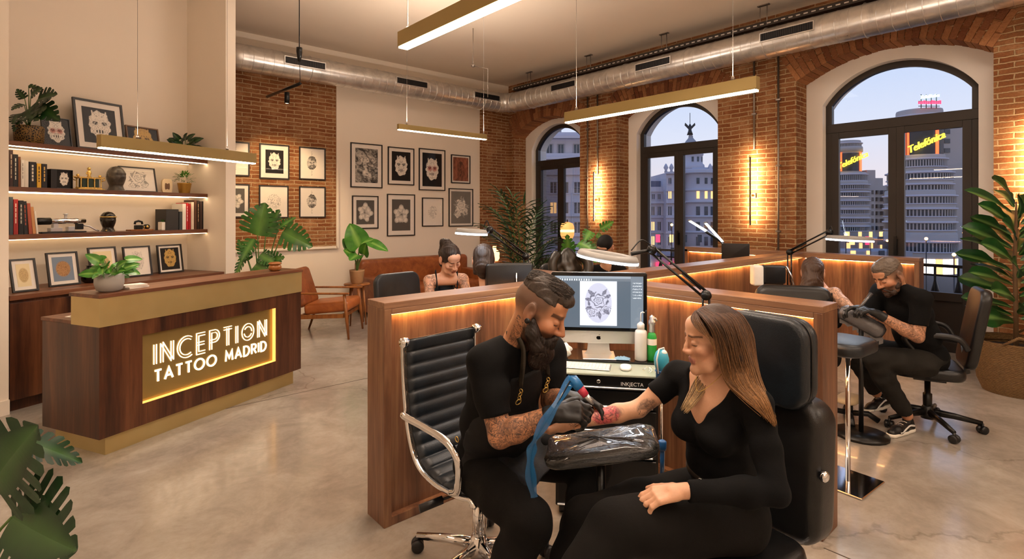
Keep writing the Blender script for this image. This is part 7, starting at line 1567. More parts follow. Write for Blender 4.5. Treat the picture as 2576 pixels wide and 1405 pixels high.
def shoe(root, heel, toe, mat='black_plastic', sole='paper', stripe=False, laces=False, nm='shoe'):
    heel, toe = A3(heel), A3(toe); d = unit(toe-heel); L_ = .275; S_ = SDF(); up = np.array([0, 0, 1.]); sd = np.cross(d, up); R = np.stack([d, sd, up], 1)
    h = heel+d*.03; S_.chain([h+up*.035, h+d*.09+up*.042, h+d*.17+up*.034, h+d*.235+up*.026], [.034, .036, .037, .030], .02); S_.cone(h+up*.04, h+d*.02+up*.085, .034, .036, .015); S_.cut(h+up*.016+d*.1, -up, .3); S_.cut(h+up*.1, up, .12); o = sdfpart(nm, S_.mesh(hc=.006, hf=.006), mat, root)
    S_ = SDF(); S_.chain([h+up*.012, h+d*.1+up*.012, h+d*.235+up*.014], [.04, .040, .037], .01); S_.cut(h+up*.026+d*.1, up, .3); S_.cut(h+up*.001+d*.1, -up, .3); sdfpart('sole', S_.mesh(hc=.006, hf=.006), sole, o, smooth=0)
    Mi = wm(root).inverted()
    if stripe:
        for q in (-1, 1):
            mb = MB(); pts = spline([Vector(h+d*t_+up*z+sd*(y*q)) for t_, z, y in ((.0, .05, .037), (.06, .062, .037), (.11, .05, .038), (.15, .036, .039), (.19, .03, .037))], 5); mb.tube(pts, .0045, 6, flatten=1.6); mb.v = [Mi @ v for v in mb.v]; part('side_stripe', mb, 'white_plastic', o)
        mb = MB()
        for i in range(5): a = h+d*(.07+.025*i)+up*(.079-.0035*i); mb.tube([Vector(a-sd*.018), Vector(a+up*.004), Vector(a+sd*.018)], .003, 6)
        mb.v = [Mi @ v for v in mb.v]; part('laces', mb, 'paper', o)
    return o
def lin(V, a, b):
    a, b = A3(a), A3(b); ba = b-a; h = ((V-a)@ba)/(ba@ba); hc_ = np.clip(h, 0, 1); return h, np.linalg.norm(V-a-ba*hc_[:, None], axis=1)
def armmask(V, J, sides='RL', f=1.0):
    m = np.zeros(len(V))
    for s_ in sides:
        for a, b in ((J['s'+s_], J['e'+s_]), (J['e'+s_], J['w'+s_])):
            h, d = lin(V, a, b); m = np.maximum(m, (1-sst(.06, .075, d)))
    return m*f
def strands(name, root, groups, seed, cols, r=.0016, mat='hair', nseg=14, label=None):
    """groups: (guideA, guideB, guideC or None, count): control points in world; strands interpolate between guides"""
    rr = random.Random(seed); Mi = wm(root).inverted(); mb = MB()
    for ga, gb, cnt, jit in groups:
        for i in range(cnt):
            u = (i+rr.random())/cnt; off = Vector((rr.uniform(-1, 1), rr.uniform(-1, 1), rr.uniform(-1, 1)))*jit; L_ = rr.uniform(.86, 1.0); pts = []
            for a, b in zip(ga, gb): pts.append(Vector(a).lerp(Vector(b), u))
            pts = [p+off*(.25+.75*k/len(pts))+Vector((rr.uniform(-1, 1), rr.uniform(-1, 1), 0))*jit*.35 for k, p in enumerate(pts)]
            sp_ = spline(pts, 5); sp_ = sp_[:max(4, int(len(sp_)*L_))]; n = len(sp_); t_ = rr.random(); o = len(mb.v); q = 5
            mb.tube([Mi @ p for p in sp_], [r*rr.uniform(.8, 1.5)*(1-.75*(k/n)**3) for k in range(n)], q)
            for k in range(n):
                f = (k/n)**1.9; c = [cols[0][m]*(1-f)+cols[1][m]*f for m in range(3)]; w_ = .45+1.0*t_; c = [min(1, x*w_) for x in c]
                for j in range(q): mb.c[o+k*q+j] = c
    return part(name, mb, mat, root, label=label)
def colconst(h): return lambda V: np.tile(np.array(srgb(h)[:3]), (len(V), 1))
# ------------------------------------------------------------------ foreground tattooist
def tattooist():
    J = dict(pel=W(-.085, 2.42, .56), che=W(-.03, 2.30, .93), nk=W(.03, 2.20, 1.135), sR=W(-.105, 2.12, 1.055), sL=W(.165, 2.39, 1.03), fw=camv(.71, -.70, 0),
             eR=W(-.045, 2.03, .805), wR=W(.155, 1.99, .905), eL=W(.17, 2.33, .83), wL=W(.225, 2.17, .90), hR=W(-.13, 2.32, .53), kR=W(.07, 1.96, .53), aR=W(-.12, 2.0, .10), hL=W(.0, 2.50, .53), kL=W(.37, 2.42, .53), aL=W(.22, 2.30, .10))
    H_ = Head(P(1358, 786, 2.12), camv(.84, -.28, -.44), camv(.44, -.05, .89), 1.08)
    r = thing('person', 'bearded man in black t-shirt and leather-strapped apron, bent over an arm, tattooing with black gloves', 'person', W(-.1, 2.4, 0))
    S_ = SDF(); torso(S_, J, 1.04); H_.skin(S_); S_.cone(J['nk'], H_.p(0, -.03, -.04), .062, .058, .02)
    for q in 'RL': arm(S_, J['s'+q], J['e'+q], J['w'+q], 1.08); leg(S_, J['h'+q], J['k'+q], J['a'+q])
    hand(S_, J['wR'], camv(1, -.05, .10), camv(.1, .5, -.85), camv(0, 1, .3), [(.5, .8, .5), (.8, .9, .6), (.95, 1.0, .7), (1.0, 1.0, .7)]); hand(S_, J['wL'], camv(.97, -.1, -.05), camv(.1, -.3, -.9), camv(0, -1, .2), [(.5, .6, .4)]*4, .95)
    fine = [(H_.o, .15), (A3(J['eR']), .10), (A3(J['wR']), .12)]
    def tat(V):
        m = armmask(V, J); h, d = lin(V, J['nk'], H_.p(0, -.03, -.04)); L_ = H_.loc(V); m = np.maximum(m, (1-sst(.085, .1, d))*(h > -.2)*(L_[:, 1] > -.06)*(L_[:, 2] < -.035)*(L_[:, 1] < .03)*.95); z = np.zeros_like(m); return np.stack([m, z, z], 1)
    sdfpart('body', S_.mesh(fine, .0085, .003), 'skin', r, col=lambda V: H_.color(V, '#b9825f', beard='#2a1b14', fade='#4a3a30'), tat=tat)
    # ear plug
    mb = MB(); e = H_.p(.086, -.012, -.030); a = H_.r; mb.tube([Vector(e-a*.012), Vector(e+a*.004)], .0105, 16); mb.v = [wm(r).inverted() @ v for v in mb.v]; part('ear_plug', mb, 'black_plastic', r)
    # hair
    p, k = H_.p, H_.sc; S_ = SDF(); S_.ell(p(0, -.015, .040), np.array([.075, .096, .088])*k, H_.R, .01); S_.ell(p(0, .035, .092), np.array([.052, .058, .028])*k, H_.R, .02); S_.ell(p(0, .070, .080), np.array([.045, .026, .018])*k, H_.R, .015); S_.ell(p(0, -.03, .09), np.array([.062, .07, .048])*k, H_.R, .02)
    S_.cut(p(0, 0, .056), -(H_.u*.97+H_.f*.12), .3, .01); S_.ell(p(0, .115, .03), np.array([.075, .045, .045])*k, H_.R, .01, 's')
    def hw(X, Y, Z):
        x = (X-H_.o[0])*H_.r[0]+(Y-H_.o[1])*H_.r[1]+(Z-H_.o[2])*H_.r[2]; y = (X-H_.o[0])*H_.f[0]+(Y-H_.o[1])*H_.f[1]+(Z-H_.o[2])*H_.f[2]; return .0009*np.sin(x*620+70*y+3*np.sin(y*50))+.0007*np.sin(x*260+y*150)
    sdfpart('hair', S_.mesh([(H_.o, .2)], .003, .0022, hw), 'hair', r, col=colconst('#3f342c'), smooth=0)
    rr = random.Random(4); gr = []; cap = lambda a, b: Vector(p(.073*math.sin(a)*math.cos(b*.8), -.012+.094*math.sin(b), .048+.084*math.cos(a)*math.cos(b*.55)))
    mb = MB(); Mi = wm(r).inverted()
    for i in range(2600):
        a = rr.uniform(-.95, .95); b = rr.uniform(-1.15, 1.0); q0 = cap(a, b); q1 = cap(a*1.03, b+.16)+Vector(H_.u*rr.uniform(.004, .012)+H_.r*rr.uniform(-.004, .004)); o = len(mb.v); mb.tube([Mi @ q0, Mi @ ((q0+q1)/2+Vector(H_.u*.004)), Mi @ (q1+Vector(H_.f*.006))], [.0012, .001, .0004], 4); t_ = rr.random(); c = [x*(.3+.9*t_) for x in srgb('#4a3f37')[:3]]
        for j in range(o, len(mb.v)): mb.c[j] = c
    part('hair_strands', mb, 'hair', r)
    # beard
    S_ = SDF(); g = .0
    for q in (-1, 1): S_.chain([p(q*.062, .0, -.03), p(q*.056, .02, -.065), p(q*.040, .055, -.10), p(0, .082, -.118)], [.017, .023*k, .026*k, .028*k], .025)
    S_.ell(p(0, .070, -.135), np.array([.046, .040, .055])*k, H_.R, .02); S_.chain([p(-.034, .078, -.068), p(-.014, .093, -.052), p(.014, .093, -.052), p(.034, .078, -.068)], [.010, .0085, .0085, .010], .01); S_.cone(p(.03, .076, -.075), p(.03, .08, -.1), .014, .018); S_.cone(p(-.03, .076, -.075), p(-.03, .08, -.1), .014, .018)
    S_.ell(p(0, .1, -.067), np.array([.018, .012, .0075]), H_.R, .004, 's'); sdfpart('beard', S_.mesh([(H_.o, .2)], .003, .0025, lambda X, Y, Z: .0008*np.sin(X*600+Y*500+3*np.sin(Z*50))+.0005*np.sin(Z*320+X*500)), 'hair', r, col=colconst('#241813'), smooth=0)
    mb = MB()
    for i in range(1400):
        a = rr.uniform(-1.5, 1.5); z0 = rr.uniform(-.15, -.055); q0 = p(.062*math.sin(a)*(1 if z0 > -.11 else .8), .045+.052*math.cos(a)+(.008 if z0 < -.1 else 0), z0); d_ = H_.r*math.sin(a)*.006+H_.f*.008*math.cos(a)-H_.u*rr.uniform(.014, .026); o = len(mb.v); mb.tube([Mi @ Vector(q0), Mi @ Vector(q0+d_*.6+H_.f*.003), Mi @ Vector(q0+d_)], [.0009, .0008, .0003], 4); t_ = rr.random(); c = [x*(.4+1.2*t_) for x in srgb('#33241b')[:3]]
        for j in range(o, len(mb.v)): mb.c[j] = c
    part('beard_strands', mb, 'hair', r)
    # t-shirt
    S_ = SDF(); R, up, lat, fw = torso(S_, J, 1.08, .014, .035)
    for q in 'RL':
        s_, e_ = A3(J['s'+q]), A3(J['e'+q]); en = s_+(e_-s_)*.74; S_.chain([s_, s_+(e_-s_)*.4, en], [.066, .067, .062], .03); S_.cut(en, e_-s_, .075, .004)
    S_.cone(A3(J['nk'])+up*.022, A3(J['nk'])+up*.14, .078, .10, .006, 's')
    sdfpart('t_shirt', S_.mesh([(A3(J['sR']), .16)], .008, .005, wrinkle(.0032, 1, 30)), 'black_shirt', r)
    # trousers
    S_ = SDF(); S_.ell(A3(J['pel']), np.array([.18, .14, .12]), R, .03)
    for q in 'RL': leg(S_, J['h'+q], J['k'+q], J['a'+q], 1.05, .016)
    sdfpart('trousers', S_.mesh([], .009, .009, wrinkle(.004, 2, 26)), 'black_trouser', r)
    # apron: front shell plus lap panel
    S_ = SDF(); torso(S_, J, 1.09, .024, .035); S_.cut(A3(J['che'])-fw*(-.015), -fw, .5, .01); S_.cut(A3(J['che'])+up*.115, up, .3, .01)
    for q in (-1, 1): S_.cut(A3(J['che'])+lat*q*.115+up*.02, lat*q+up*.35, .2, .01)
    hR, kR, hL, kL = [A3(J[x]) for x in ('hR', 'kR', 'hL', 'kL')]; ap = sdfpart('apron', S_.mesh([], .006, .006, wrinkle(.002, 3, 30)), 'apron_cloth', r)
    mb = MB(); Mi = wm(r).inverted(); n = 22
    vs = []
    for i in range(n+1):
        for j in range(n+1):
            u, v = i/n, j/n; a = hR+(kR-hR)*(.0+.90*v); b = hL+(kL-hL)*(.0+.62*v); q = a+(b-a)*(u*1.25-.18); sag = -.045*math.sin(PI*min(1, max(0, u*1.25-.18)))*v; edge = -.09*max(0, .2-u)*5*(.4+.6*v); z = .094+.02*(1-v)+sag+edge+.006*math.sin(u*19+v*5)+.004*math.sin(v*23)
            q = q+np.array([0, 0, z]); q = q+ (a-b)*0; vs.append(q)
    o_ = len(vs); vs2 = [q-np.array([0, 0, .005]) for q in vs]; fs = [(i*(n+1)+j, i*(n+1)+j+1, (i+1)*(n+1)+j+1, (i+1)*(n+1)+j) for i in range(n) for j in range(n)]
    mb.add([Mi @ Vector(v) for v in vs+vs2], fs+[tuple(x+o_ for x in f[::-1]) for f in fs], True); part('apron_skirt', mb, 'apron_cloth', r)
    # straps with rings
    for q, tx in ((1, 'near'), (-1, 'far')):
        sgn = -1 if q == 1 else 1; b0 = A3(J['nk'])+lat*sgn*.055; pts = [Vector(b0-fw*.02+up*.02), Vector(b0+up*.05+fw*.015), Vector(b0+fw*.085+up*.01), Vector(A3(J['che'])+lat*sgn*.075+fw*.155+up*.11)]
        mb = MB(); mb.tube(spline(pts, 6), .0035, 8, flatten=4); mb.v = [Mi @ v for v in mb.v]; st = part('shoulder_strap', mb, 'jacket_leather', r)
        mb = MB(); e = pts[-1]
        for t_ in range(4): c_ = e+Vector(fw*.008-up*(.012+.018*t_)); rr_ = .008 if t_ < 3 else .013; mb.tube([c_+Vector(lat*rr_*math.cos(x)*(1 if t_ % 2 else .3)+up*rr_*math.sin(x)+fw*rr_*math.cos(x)*(.1 if t_ % 2 else .8)) for x in np.linspace(0, 2*PI, 15)[:-1]], .0022, 6, closed=True)
        mb.v = [Mi @ v for v in mb.v]; part('strap_rings', mb, 'brass_bright', st)
    mb = MB(); c_ = A3(J['pel'])+up*.10-lat*.135-fw*.08; mb.tube([Vector(c_+up*.012*math.cos(x)+fw*.012*math.sin(x)-lat*.025) for x in np.linspace(0, 2*PI, 15)[:-1]], .0025, 6, closed=True); mb.v = [Mi @ v for v in mb.v]; part('side_ring', mb, 'brass_bright', ap)
    # gloves
    S_ = SDF(); w_, e_ = A3(J['wR']), A3(J['eR']); hand(S_, w_, camv(1, -.05, .10), camv(.1, .5, -.85), camv(0, 1, .3), [(.5, .8, .5), (.8, .9, .6), (.95, 1.0, .7), (1.0, 1.0, .7)], 1.06, infl=.0025); S_.cone(w_+(e_-w_)*.16, w_, .034, .030, .01); S_.cut(w_+(e_-w_)*.15, e_-w_, .06); sdfpart('glove', S_.mesh([], .0032, .0032, wrinkle(.0007, 4, 120)), 'glove', r)
    S_ = SDF(); w_, e_ = A3(J['wL']), A3(J['eL']); hand(S_, w_, camv(.97, -.1, -.05), camv(.1, -.3, -.9), camv(0, -1, .2), [(.5, .6, .4)]*4, 1.0, infl=.0025, spread=.5); S_.cone(w_+(e_-w_)*.16, w_, .033, .030, .01); S_.cut(w_+(e_-w_)*.15, e_-w_, .06); sdfpart('glove', S_.mesh([], .0035, .0035), 'glove', r)
    for q in 'RL': a = A3(J['a'+q]); shoe(r, a*[1, 1, 0], a*[1, 1, 0]+camv(.6, -.6, 0)*.2)
    return J
JT = tattooist()
# tattoo machine in the hand, blue-wrapped, and its sleeve-covered cord
pa, pb_, pc_ = P(1492, 1016, 1.97), P(1474, 994, 1.96), P(1438, 950, 1.98)
o = thing('tattoo_machine', 'film-wrapped tattoo machine held in the black glove', 'machine', pb_)
mb = MB(); mb.tube([pa, pa.lerp(pb_, .3), pb_], [.003, .008, .011], 12); part('grip_tip', mb, 'silver', o, world=True); mb = MB(); mb.tube([pb_, pb_.lerp(pc_, .42)], [.0135, .016], 14); part('red_band', mb, 'red_wrap', o, world=True, label='red wrapped grip'); mb = MB(); mb.tube([pb_.lerp(pc_, .40), pb_.lerp(pc_, .7), pc_, pc_+Vector((0, 0, .006))], [.0175, .020, .019, .012], 14); part('wrapped_body', mb, 'blue_wrap', o, world=True)
o = thing('cord_sleeve', 'translucent blue plastic sleeve over the machine cord, hanging past the hand', 'cord', pc_); pts = spline([pc_, P(1400, 1015, 1.88), P(1355, 1088, 1.85), P(1338, 1130, 1.86), P(1334, 1185, 1.87), P(1344, 1250, 1.9)], 7); mb = MB(); mb.tube(pts, .004, 8); part('inner_cord', mb, 'vc_black', o, world=True)
mb = MB(); n = len(pts)
for i, p_ in enumerate(pts[:-1]):
    q_ = pts[i+1]; wd = lambda t_: .0155*(1-.45*math.exp(-((t_-.5)/.06)**2))+.004*math.sin(t_*25); u1, u2 = wd(i/n), wd((i+1)/n); s1 = (q_-p_).normalized().cross(TC).normalized()
    s2 = (pts[min(n-1, i+2)]-q_).normalized() if i+2 < n else (q_-p_).normalized(); s2 = s2.cross(TC).normalized()
    for z_ in (.005, -.005): mb.add([p_-s1*u1+TC*0, p_+TC*z_, q_+TC*z_, q_-s2*u2], [(0, 1, 2, 3)], True); mb.add([p_+TC*z_, p_+s1*u1, q_+s2*u2, q_+TC*z_], [(0, 1, 2, 3)], True)
part('film_sleeve', mb, 'blue_film', o, world=True)
# ------------------------------------------------------------------ foreground client
def client():
    J = dict(pel=W(.80, 2.03, .56), che=W(.745, 1.99, .90), nk=W(.745, 1.975, 1.065), sR=W(.655, 2.13, 1.00), sL=W(.83, 1.84, .985), fw=camv(-.84, -.54, 0),
             eR=W(.50, 2.14, .868), wR=W(.222, 2.11, .822), eL=W(.845, 1.73, .75), wL=W(.545, 1.75, .742), hR=W(.73, 2.13, .53), kR=W(.27, 2.02, .50), aR=W(.14, 1.96, .10), hL=W(.80, 1.93, .55), kL=W(.33, 1.74, .63), aL=W(.05, 1.58, .28))
    H_ = Head(P(1790, 853, 1.95), camv(-.985, -.02, -.11), camv(-.1, 0, .99), 1.0, True)
    r = thing('person', 'long-haired woman in black V-neck top and black trousers, arm outstretched to be tattooed', 'person', W(.8, 2.0, 0))
    S_ = SDF(); torso(S_, J, .86, fem=True); H_.skin(S_); S_.cone(J['nk'], H_.p(0, -.025, -.04), .048, .046, .02)
    for q in 'RL': arm(S_, J['s'+q], J['e'+q], J['w'+q], .80); leg(S_, J['h'+q], J['k'+q], J['a'+q], .95)
    hand(S_, J['wR'], camv(-1, -.08, -.36), camv(.0, .45, .8), camv(0, 1, .3), [(.55, .7, .5), (.65, .8, .5), (.7, .8, .5), (.75, .8, .5)], .95, thumb=(.8, .4, .4)); hand(S_, J['wL'], camv(-.98, -.05, -.14), camv(-.1, .2, -.95), camv(0, 1, .1), [(.35, .45, .3), (.4, .5, .3), (.45, .5, .3), (.5, .55, .3)], .95)
    fine = [(H_.o, .14), (A3(J['eR']), .10), ((A3(J['eR'])+A3(J['wR']))/2, .1), (A3(J['wR']), .16), (A3(J['wL']), .16)]
    eR, wR = A3(J['eR']), A3(J['wR']); C1 = eR+(wR-eR)*.40+np.array([0, 0, .02]); Cp = A3(P(1525, 1040, 2.07)); C2 = A3(P(1632, 1032, 2.08)); C3 = A3(P(1455, 1063, 2.07))
    def tat(V):
        dp = np.linalg.norm(V-Cp, axis=1); d2 = np.linalg.norm(V-C2, axis=1); d3 = np.linalg.norm(V-C3, axis=1); n_ = np.linalg.norm(V-A3(P(1560, 1030, 2.07)), axis=1)
        g = 1-sst(.055, .07, dp); m = np.maximum(1-sst(.042, .052, d2), np.maximum(1-sst(.03, .045, d3), (1-sst(.03, .045, n_)))*.8); return np.stack([m, g*.9, g*0], 1)
    sdfpart('body', S_.mesh(fine, .008, .003), 'skin', r, col=lambda V: H_.color(V, '#cf9f80', lip='#a05f58', brow='#4a3020', browh=.0018), tat=tat)
    S_ = SDF(); R, up, lat, fw = torso(S_, J, .88, .010, .03, True); nk, che = A3(J['nk']), A3(J['che'])
    s_, e_ = A3(J['sR']), A3(J['eR']); en = s_+(e_-s_)*.56; S_.chain([s_, en], [.050, .045], .02); S_.cut(en, e_-s_, .065, .003)
    arm(S_, J['sL'], J['eL'], J['wL'], .82, .009, .02); w_, el = A3(J['wL']), A3(J['eL']); S_.cut(w_+(el-w_)*.08, w_-el, .06)
    S_.cone(nk-up*.02-fw*.01, nk+up*.12, .062, .075, .006, 's')
    for t_ in np.linspace(0, 1, 16): c_ = nk+fw*(.045+.085*t_)-up*(.01+.115*t_); S_.ell(c_, np.array([.082*(1-t_)**.8+.012, .07, .035]), R, .012, 's')
    sdfpart('top', S_.mesh([(A3(J['sR']), .12), (nk, .14)], .007, .004, wrinkle(.0022, 6, 42)), 'black_knit', r)
    S_ = SDF(); S_.ell(A3(J['pel']), np.array([.165, .13, .115]), R, .03); leg(S_, J['hR'], J['kR'], J['aR'], 1.02, .018); leg(S_, J['hL'], J['kL'], J['aL'], 1.08, .022)
    sdfpart('trousers', S_.mesh([], .009, .009, wrinkle(.0035, 7, 20)), 'black_trouser', r)
    Mi = wm(r).inverted(); mb = MB(); c_ = A3(J['pel'])+up*.125
    mb.tube([Vector(c_+lat*.134*math.cos(x)+fw*.106*math.sin(x)) for x in np.linspace(0, 2*PI, 33)[:-1]], .010, 8, closed=True, flatten=1.8); mb.v = [Mi @ v for v in mb.v]; bl = part('belt', mb, 'jacket_leather', r); mb = MB(); k_ = c_+fw*.118; mb.tube([Vector(k_+lat*.016*math.cos(x)+up*.014*math.sin(x)) for x in np.linspace(0, 2*PI, 15)[:-1]], .0028, 6, closed=True); mb.v = [Mi @ v for v in mb.v]; part('buckle', mb, 'chrome', bl)
    mb = MB(); mb.tube(spline([Vector(nk+lat*q*.052*1.0+fw*f_+up*z_) for q, f_, z_ in ((-1, -.0, .035), (-.8, .055, -.005), (0, .10, -.045), (.8, .055, -.005), (1, .0, .035))], 8), .0011, 5); mb.v = [Mi @ v for v in mb.v]; part('necklace', mb, 'brass_bright', r)
    mb = MB(); e = H_.p(-.083, -.010, -.040) if (H_.r@camv(0, -1, 0)) < 0 else H_.p(.083, -.010, -.040); mb.tube([Vector(e+H_.f*.006*math.cos(x)+H_.u*.008*math.sin(x)) for x in np.linspace(0, 2*PI, 13)[:-1]], .0016, 6, closed=True); mb.v = [Mi @ v for v in mb.v]; part('earring', mb, 'brass_bright', r)
    # hair: scalp mass, then strands
    p = H_.p; S_ = SDF(); S_.ell(p(0, -.022, .040), np.array([.0765, .096, .087]), H_.R, .01); S_.ell(p(0, .115, -.035), np.array([.09, .078, .105]), H_.R, .008, 's'); S_.ell(p(0, .09, .0), np.array([.1, .045, .06]), H_.R, .008, 's'); S_.chain([p(0, -.07, .03), p(.0, -.075, -.06), p(0, -.07, -.13)], [.044, .046, .036], .03); S_.cut(p(0, .01, -.01), H_.f*1.0-H_.u*.6, .25, .01)
    ns = 1 if (H_.r@camv(0, -1, 0)) > 0 else -1
    pts = [p(ns*.06, -.055, .02), A3(P(1862, 900, 1.88)), A3(P(1872, 955, 1.87)), A3(P(1905, 1005, 1.86))]; S_.chain(pts, [.036, .032, .025, .012], .03)
    sdfpart('hair', S_.mesh([(H_.o, .3)], .005, .0035), 'hair', r, col=lambda V: np.array(srgb('#3a2417')[:3])*(1-sst(1.15, .95, V[:, 2])[:, None])+np.array(srgb('#8a5f3a')[:3])*sst(1.15, .95, V[:, 2])[:, None])
    top = [A3(P(x, y, d_)) for x, y, d_ in ()]; cA = (srgb('#4a2e1b')[:3], srgb('#b08050')[:3]); V3 = lambda *a: P(*a)
    near_in = [V3(1752, 783, 1.93), V3(1778, 812, 1.862), V3(1796, 850, 1.850), V3(1808, 905, 1.855), V3(1826, 960, 1.86), V3(1872, 1003, 1.79), V3(1925, 1045, 1.75)]
    near_mid = [V3(1770, 772, 1.94), V3(1822, 806, 1.868), V3(1845, 860, 1.855), V3(1858, 915, 1.85), V3(1880, 965, 1.82), V3(1918, 1015, 1.77), V3(1946, 1072, 1.75)]
    near_out = [V3(1792, 768, 1.95), V3(1848, 798, 1.885), V3(1872, 850, 1.858), V3(1888, 905, 1.84), V3(1905, 960, 1.82), V3(1930, 1012, 1.775), V3(1953, 1080, 1.76)]
    near_bk = [V3(1805, 767, 1.97), V3(1862, 788, 1.94), V3(1893, 840, 1.915), V3(1903, 905, 1.90), V3(1915, 960, 1.87), V3(1936, 1010, 1.84), V3(1953, 1070, 1.80)]
    fr_a = [V3(1748, 782, 1.94), V3(1738, 800, 1.915), V3(1752, 826, 1.885), V3(1782, 850, 1.862), V3(1800, 880, 1.858)]; fr_b = [V3(1756, 780, 1.94), V3(1760, 800, 1.90), V3(1778, 830, 1.868), V3(1796, 870, 1.855), V3(1808, 920, 1.856)]
    far_a = [V3(1800, 905, 1.99), V3(1770, 935, 2.0), V3(1748, 960, 1.985), V3(1728, 1000, 1.95), V3(1712, 1035, 1.93)]; far_b = [V3(1805, 900, 1.985), V3(1788, 945, 1.97), V3(1776, 975, 1.945), V3(1750, 1010, 1.92), V3(1722, 1040, 1.92)]
    fw_a = [V3(1780, 905, 2.03), V3(1740, 932, 2.04), V3(1716, 945, 2.04), V3(1700, 962, 2.03)]; fw_b = [V3(1790, 915, 2.02), V3(1752, 950, 2.02), V3(1728, 975, 2.0), V3(1712, 990, 1.99)]
    strands('hair_strands', r, [(near_in, near_mid, 320, .004), (near_mid, near_out, 320, .005), (near_out, near_bk, 260, .006), (fr_a, fr_b, 90, .002), (near_in, near_out, 80, .010)], 3, cA, .0012)
    strands('hair_strands', r, [(far_a, far_b, 150, .007)], 5, (srgb('#8a6238')[:3], srgb('#d9b98a')[:3]), .001)
    shoe(r, A3(J['aR'])*[1, 1, 0], A3(J['aR'])*[1, 1, 0]+camv(-.8, -.5, 0)*.2)
client()
def simple_person(label, J, head, g=1.0, fem=False, shirt='black_shirt', sleeve=.74, pants=None, gloves=True, skinc='#c08c6c', tats='RL', beard=None, fade=None, haircol='#3a2c24', hair='short', hands=((1, 0, -.2), (0, 0, -1)), fine=.0045, coarse=.010, tank=False, noshirt=False, shoes=None, legs=True, extra=None, curls=None, arms='RL'):
    H_ = Head(*head); H_.fem = fem; r = thing('person', label, 'person', (J['pel'].x, J['pel'].y, 0)); p, k = H_.p, H_.sc; nk = A3(J['nk'])
    S_ = SDF(); R, up, lat, fw = torso(S_, J, g*(.86 if fem else 1.0), fem=fem); H_.skin(S_); S_.cone(nk, p(0, -.028, -.04), .046 if fem else .058, None, .02)
    cu = curls or [(.6, .8, .5)]*4
    for q in arms:
        arm(S_, J['s'+q], J['e'+q], J['w'+q], g*(.80 if fem else 1.03))
        if not gloves: hand(S_, J['w'+q], *hands[0 if q == 'R' else -1], cu)
    if legs:
        for q in 'RL': leg(S_, J['h'+q], J['k'+q], J['a'+q], .95)
    def tat(V): m = armmask(V, J, tats, .9) if tats else np.zeros(len(V)); return np.stack([m, m*0, m*0], 1)
    sdfpart('body', S_.mesh([(H_.o, .14)], coarse*.8, fine*.8), 'skin', r, col=lambda V: H_.color(V, skinc, beard=beard, fade=fade, browh=.0028 if fem else .005), tat=tat)
    if gloves:
        for q, hv in zip('RL', hands):
            if q not in arms: continue
            S_ = SDF(); w_, e_ = A3(J['w'+q]), A3(J['e'+q]); hand(S_, w_, *hv, cu, 1.03*(.92 if fem else 1), infl=.002); S_.cone(w_+(e_-w_)*.2, w_, .035*(.85 if fem else 1), .030, .01); S_.cut(w_+(e_-w_)*.18, e_-w_, .07); sdfpart('glove', S_.mesh([], fine, fine), 'glove', r)
    if not noshirt:
        S_ = SDF(); torso(S_, J, g*(.88 if fem else 1.04), .011, .03, fem)
        if not tank:
            for q in 'RL': s_, e_ = A3(J['s'+q]), A3(J['e'+q]); en = s_+(e_-s_)*sleeve; S_.chain([s_, en], [.066, .061], .03); S_.cut(en, e_-s_, .075)
            S_.cone(nk-up*.015, nk+up*.12, .064, None, .006, 's')
        else:
            for q in 'RL': S_.ell(A3(J['s'+q])+up*.0, np.array([.085, .13, .13]), R, .01, 's')
            S_.ell(nk+fw*.05-up*.02, np.array([.085, .13, .10]), R, .01, 's')
            for q in (-1, 1): b0 = nk+lat*q*.088-up*.045; mb = MB(); mb.tube(spline([Vector(A3(J['che'])+lat*q*.075-fw*.11+up*.05), Vector(b0-fw*.035+up*.035), Vector(b0+fw*.045+up*.03), Vector(A3(J['che'])+lat*q*.075+fw*.12+up*.05)], 6), .006, 8, flatten=2.6); mb.v = [wm(r).inverted() @ v for v in mb.v]; part('shoulder_strap', mb, shirt, r)
        sdfpart('shirt', S_.mesh([], coarse, coarse, wrinkle(.0028, 9, 30)), shirt, r)
    if pants:
        S_ = SDF(); S_.ell(A3(J['pel']), np.array([.18, .14, .12])*g, R, .03)
        for q in 'RL': leg(S_, J['h'+q], J['k'+q], J['a'+q], 1.0, .014); a_ = A3(J['a'+q]); k_ = A3(J['k'+q]); S_.cut(a_+(k_-a_)*.06, a_-k_, .08)
        sdfpart('trousers', S_.mesh([], coarse, coarse, wrinkle(.004, 12, 34)), pants, r)
    if hair in ('short', 'cropped'):
        S_ = SDF(); e = .003 if hair == 'cropped' else .007; S_.ell(p(0, -.017, .038), (np.array([.074, .093, .085])+e)*k, H_.R, .01); S_.ell(p(0, .02, .085), np.array([.056, .06, .034])*k, H_.R, .02); S_.cut(p(0, 0, .042), -(H_.u*.97+H_.f*.2), .3, .01); S_.ell(p(0, .12, .03), np.array([.08, .045, .05])*k, H_.R, .008, 's')
        sdfpart('hair', S_.mesh([], .004, .004, wrinkle(.0012, 3, 160)), 'hair', r, col=colconst(haircol), smooth=0)
    elif hair != 'none':
        S_ = SDF(); S_.ell(p(0, -.020, .040), np.array([.081, .099, .090])*k, H_.R, .01); S_.ell(p(0, .122, -.042), np.array([.085, .075, .094])*k, H_.R, .008, 's'); S_.ell(p(0, .09, .0), np.array([.1, .045, .06])*k, H_.R, .008, 's')
        if hair == 'pony': S_.cut(p(0, -.02, -.035), -H_.u-H_.f*.3, .25, .01); S_.ell(p(0, -.08, .105), np.array([.035, .032, .032])*k, H_.R, .02); S_.chain([p(0, -.10, .11), p(.0, -.145, .07), p(0, -.14, -.03), p(0, -.11, -.13), p(0, -.10, -.17)], [.022, .03, .03, .02, .006], .02)
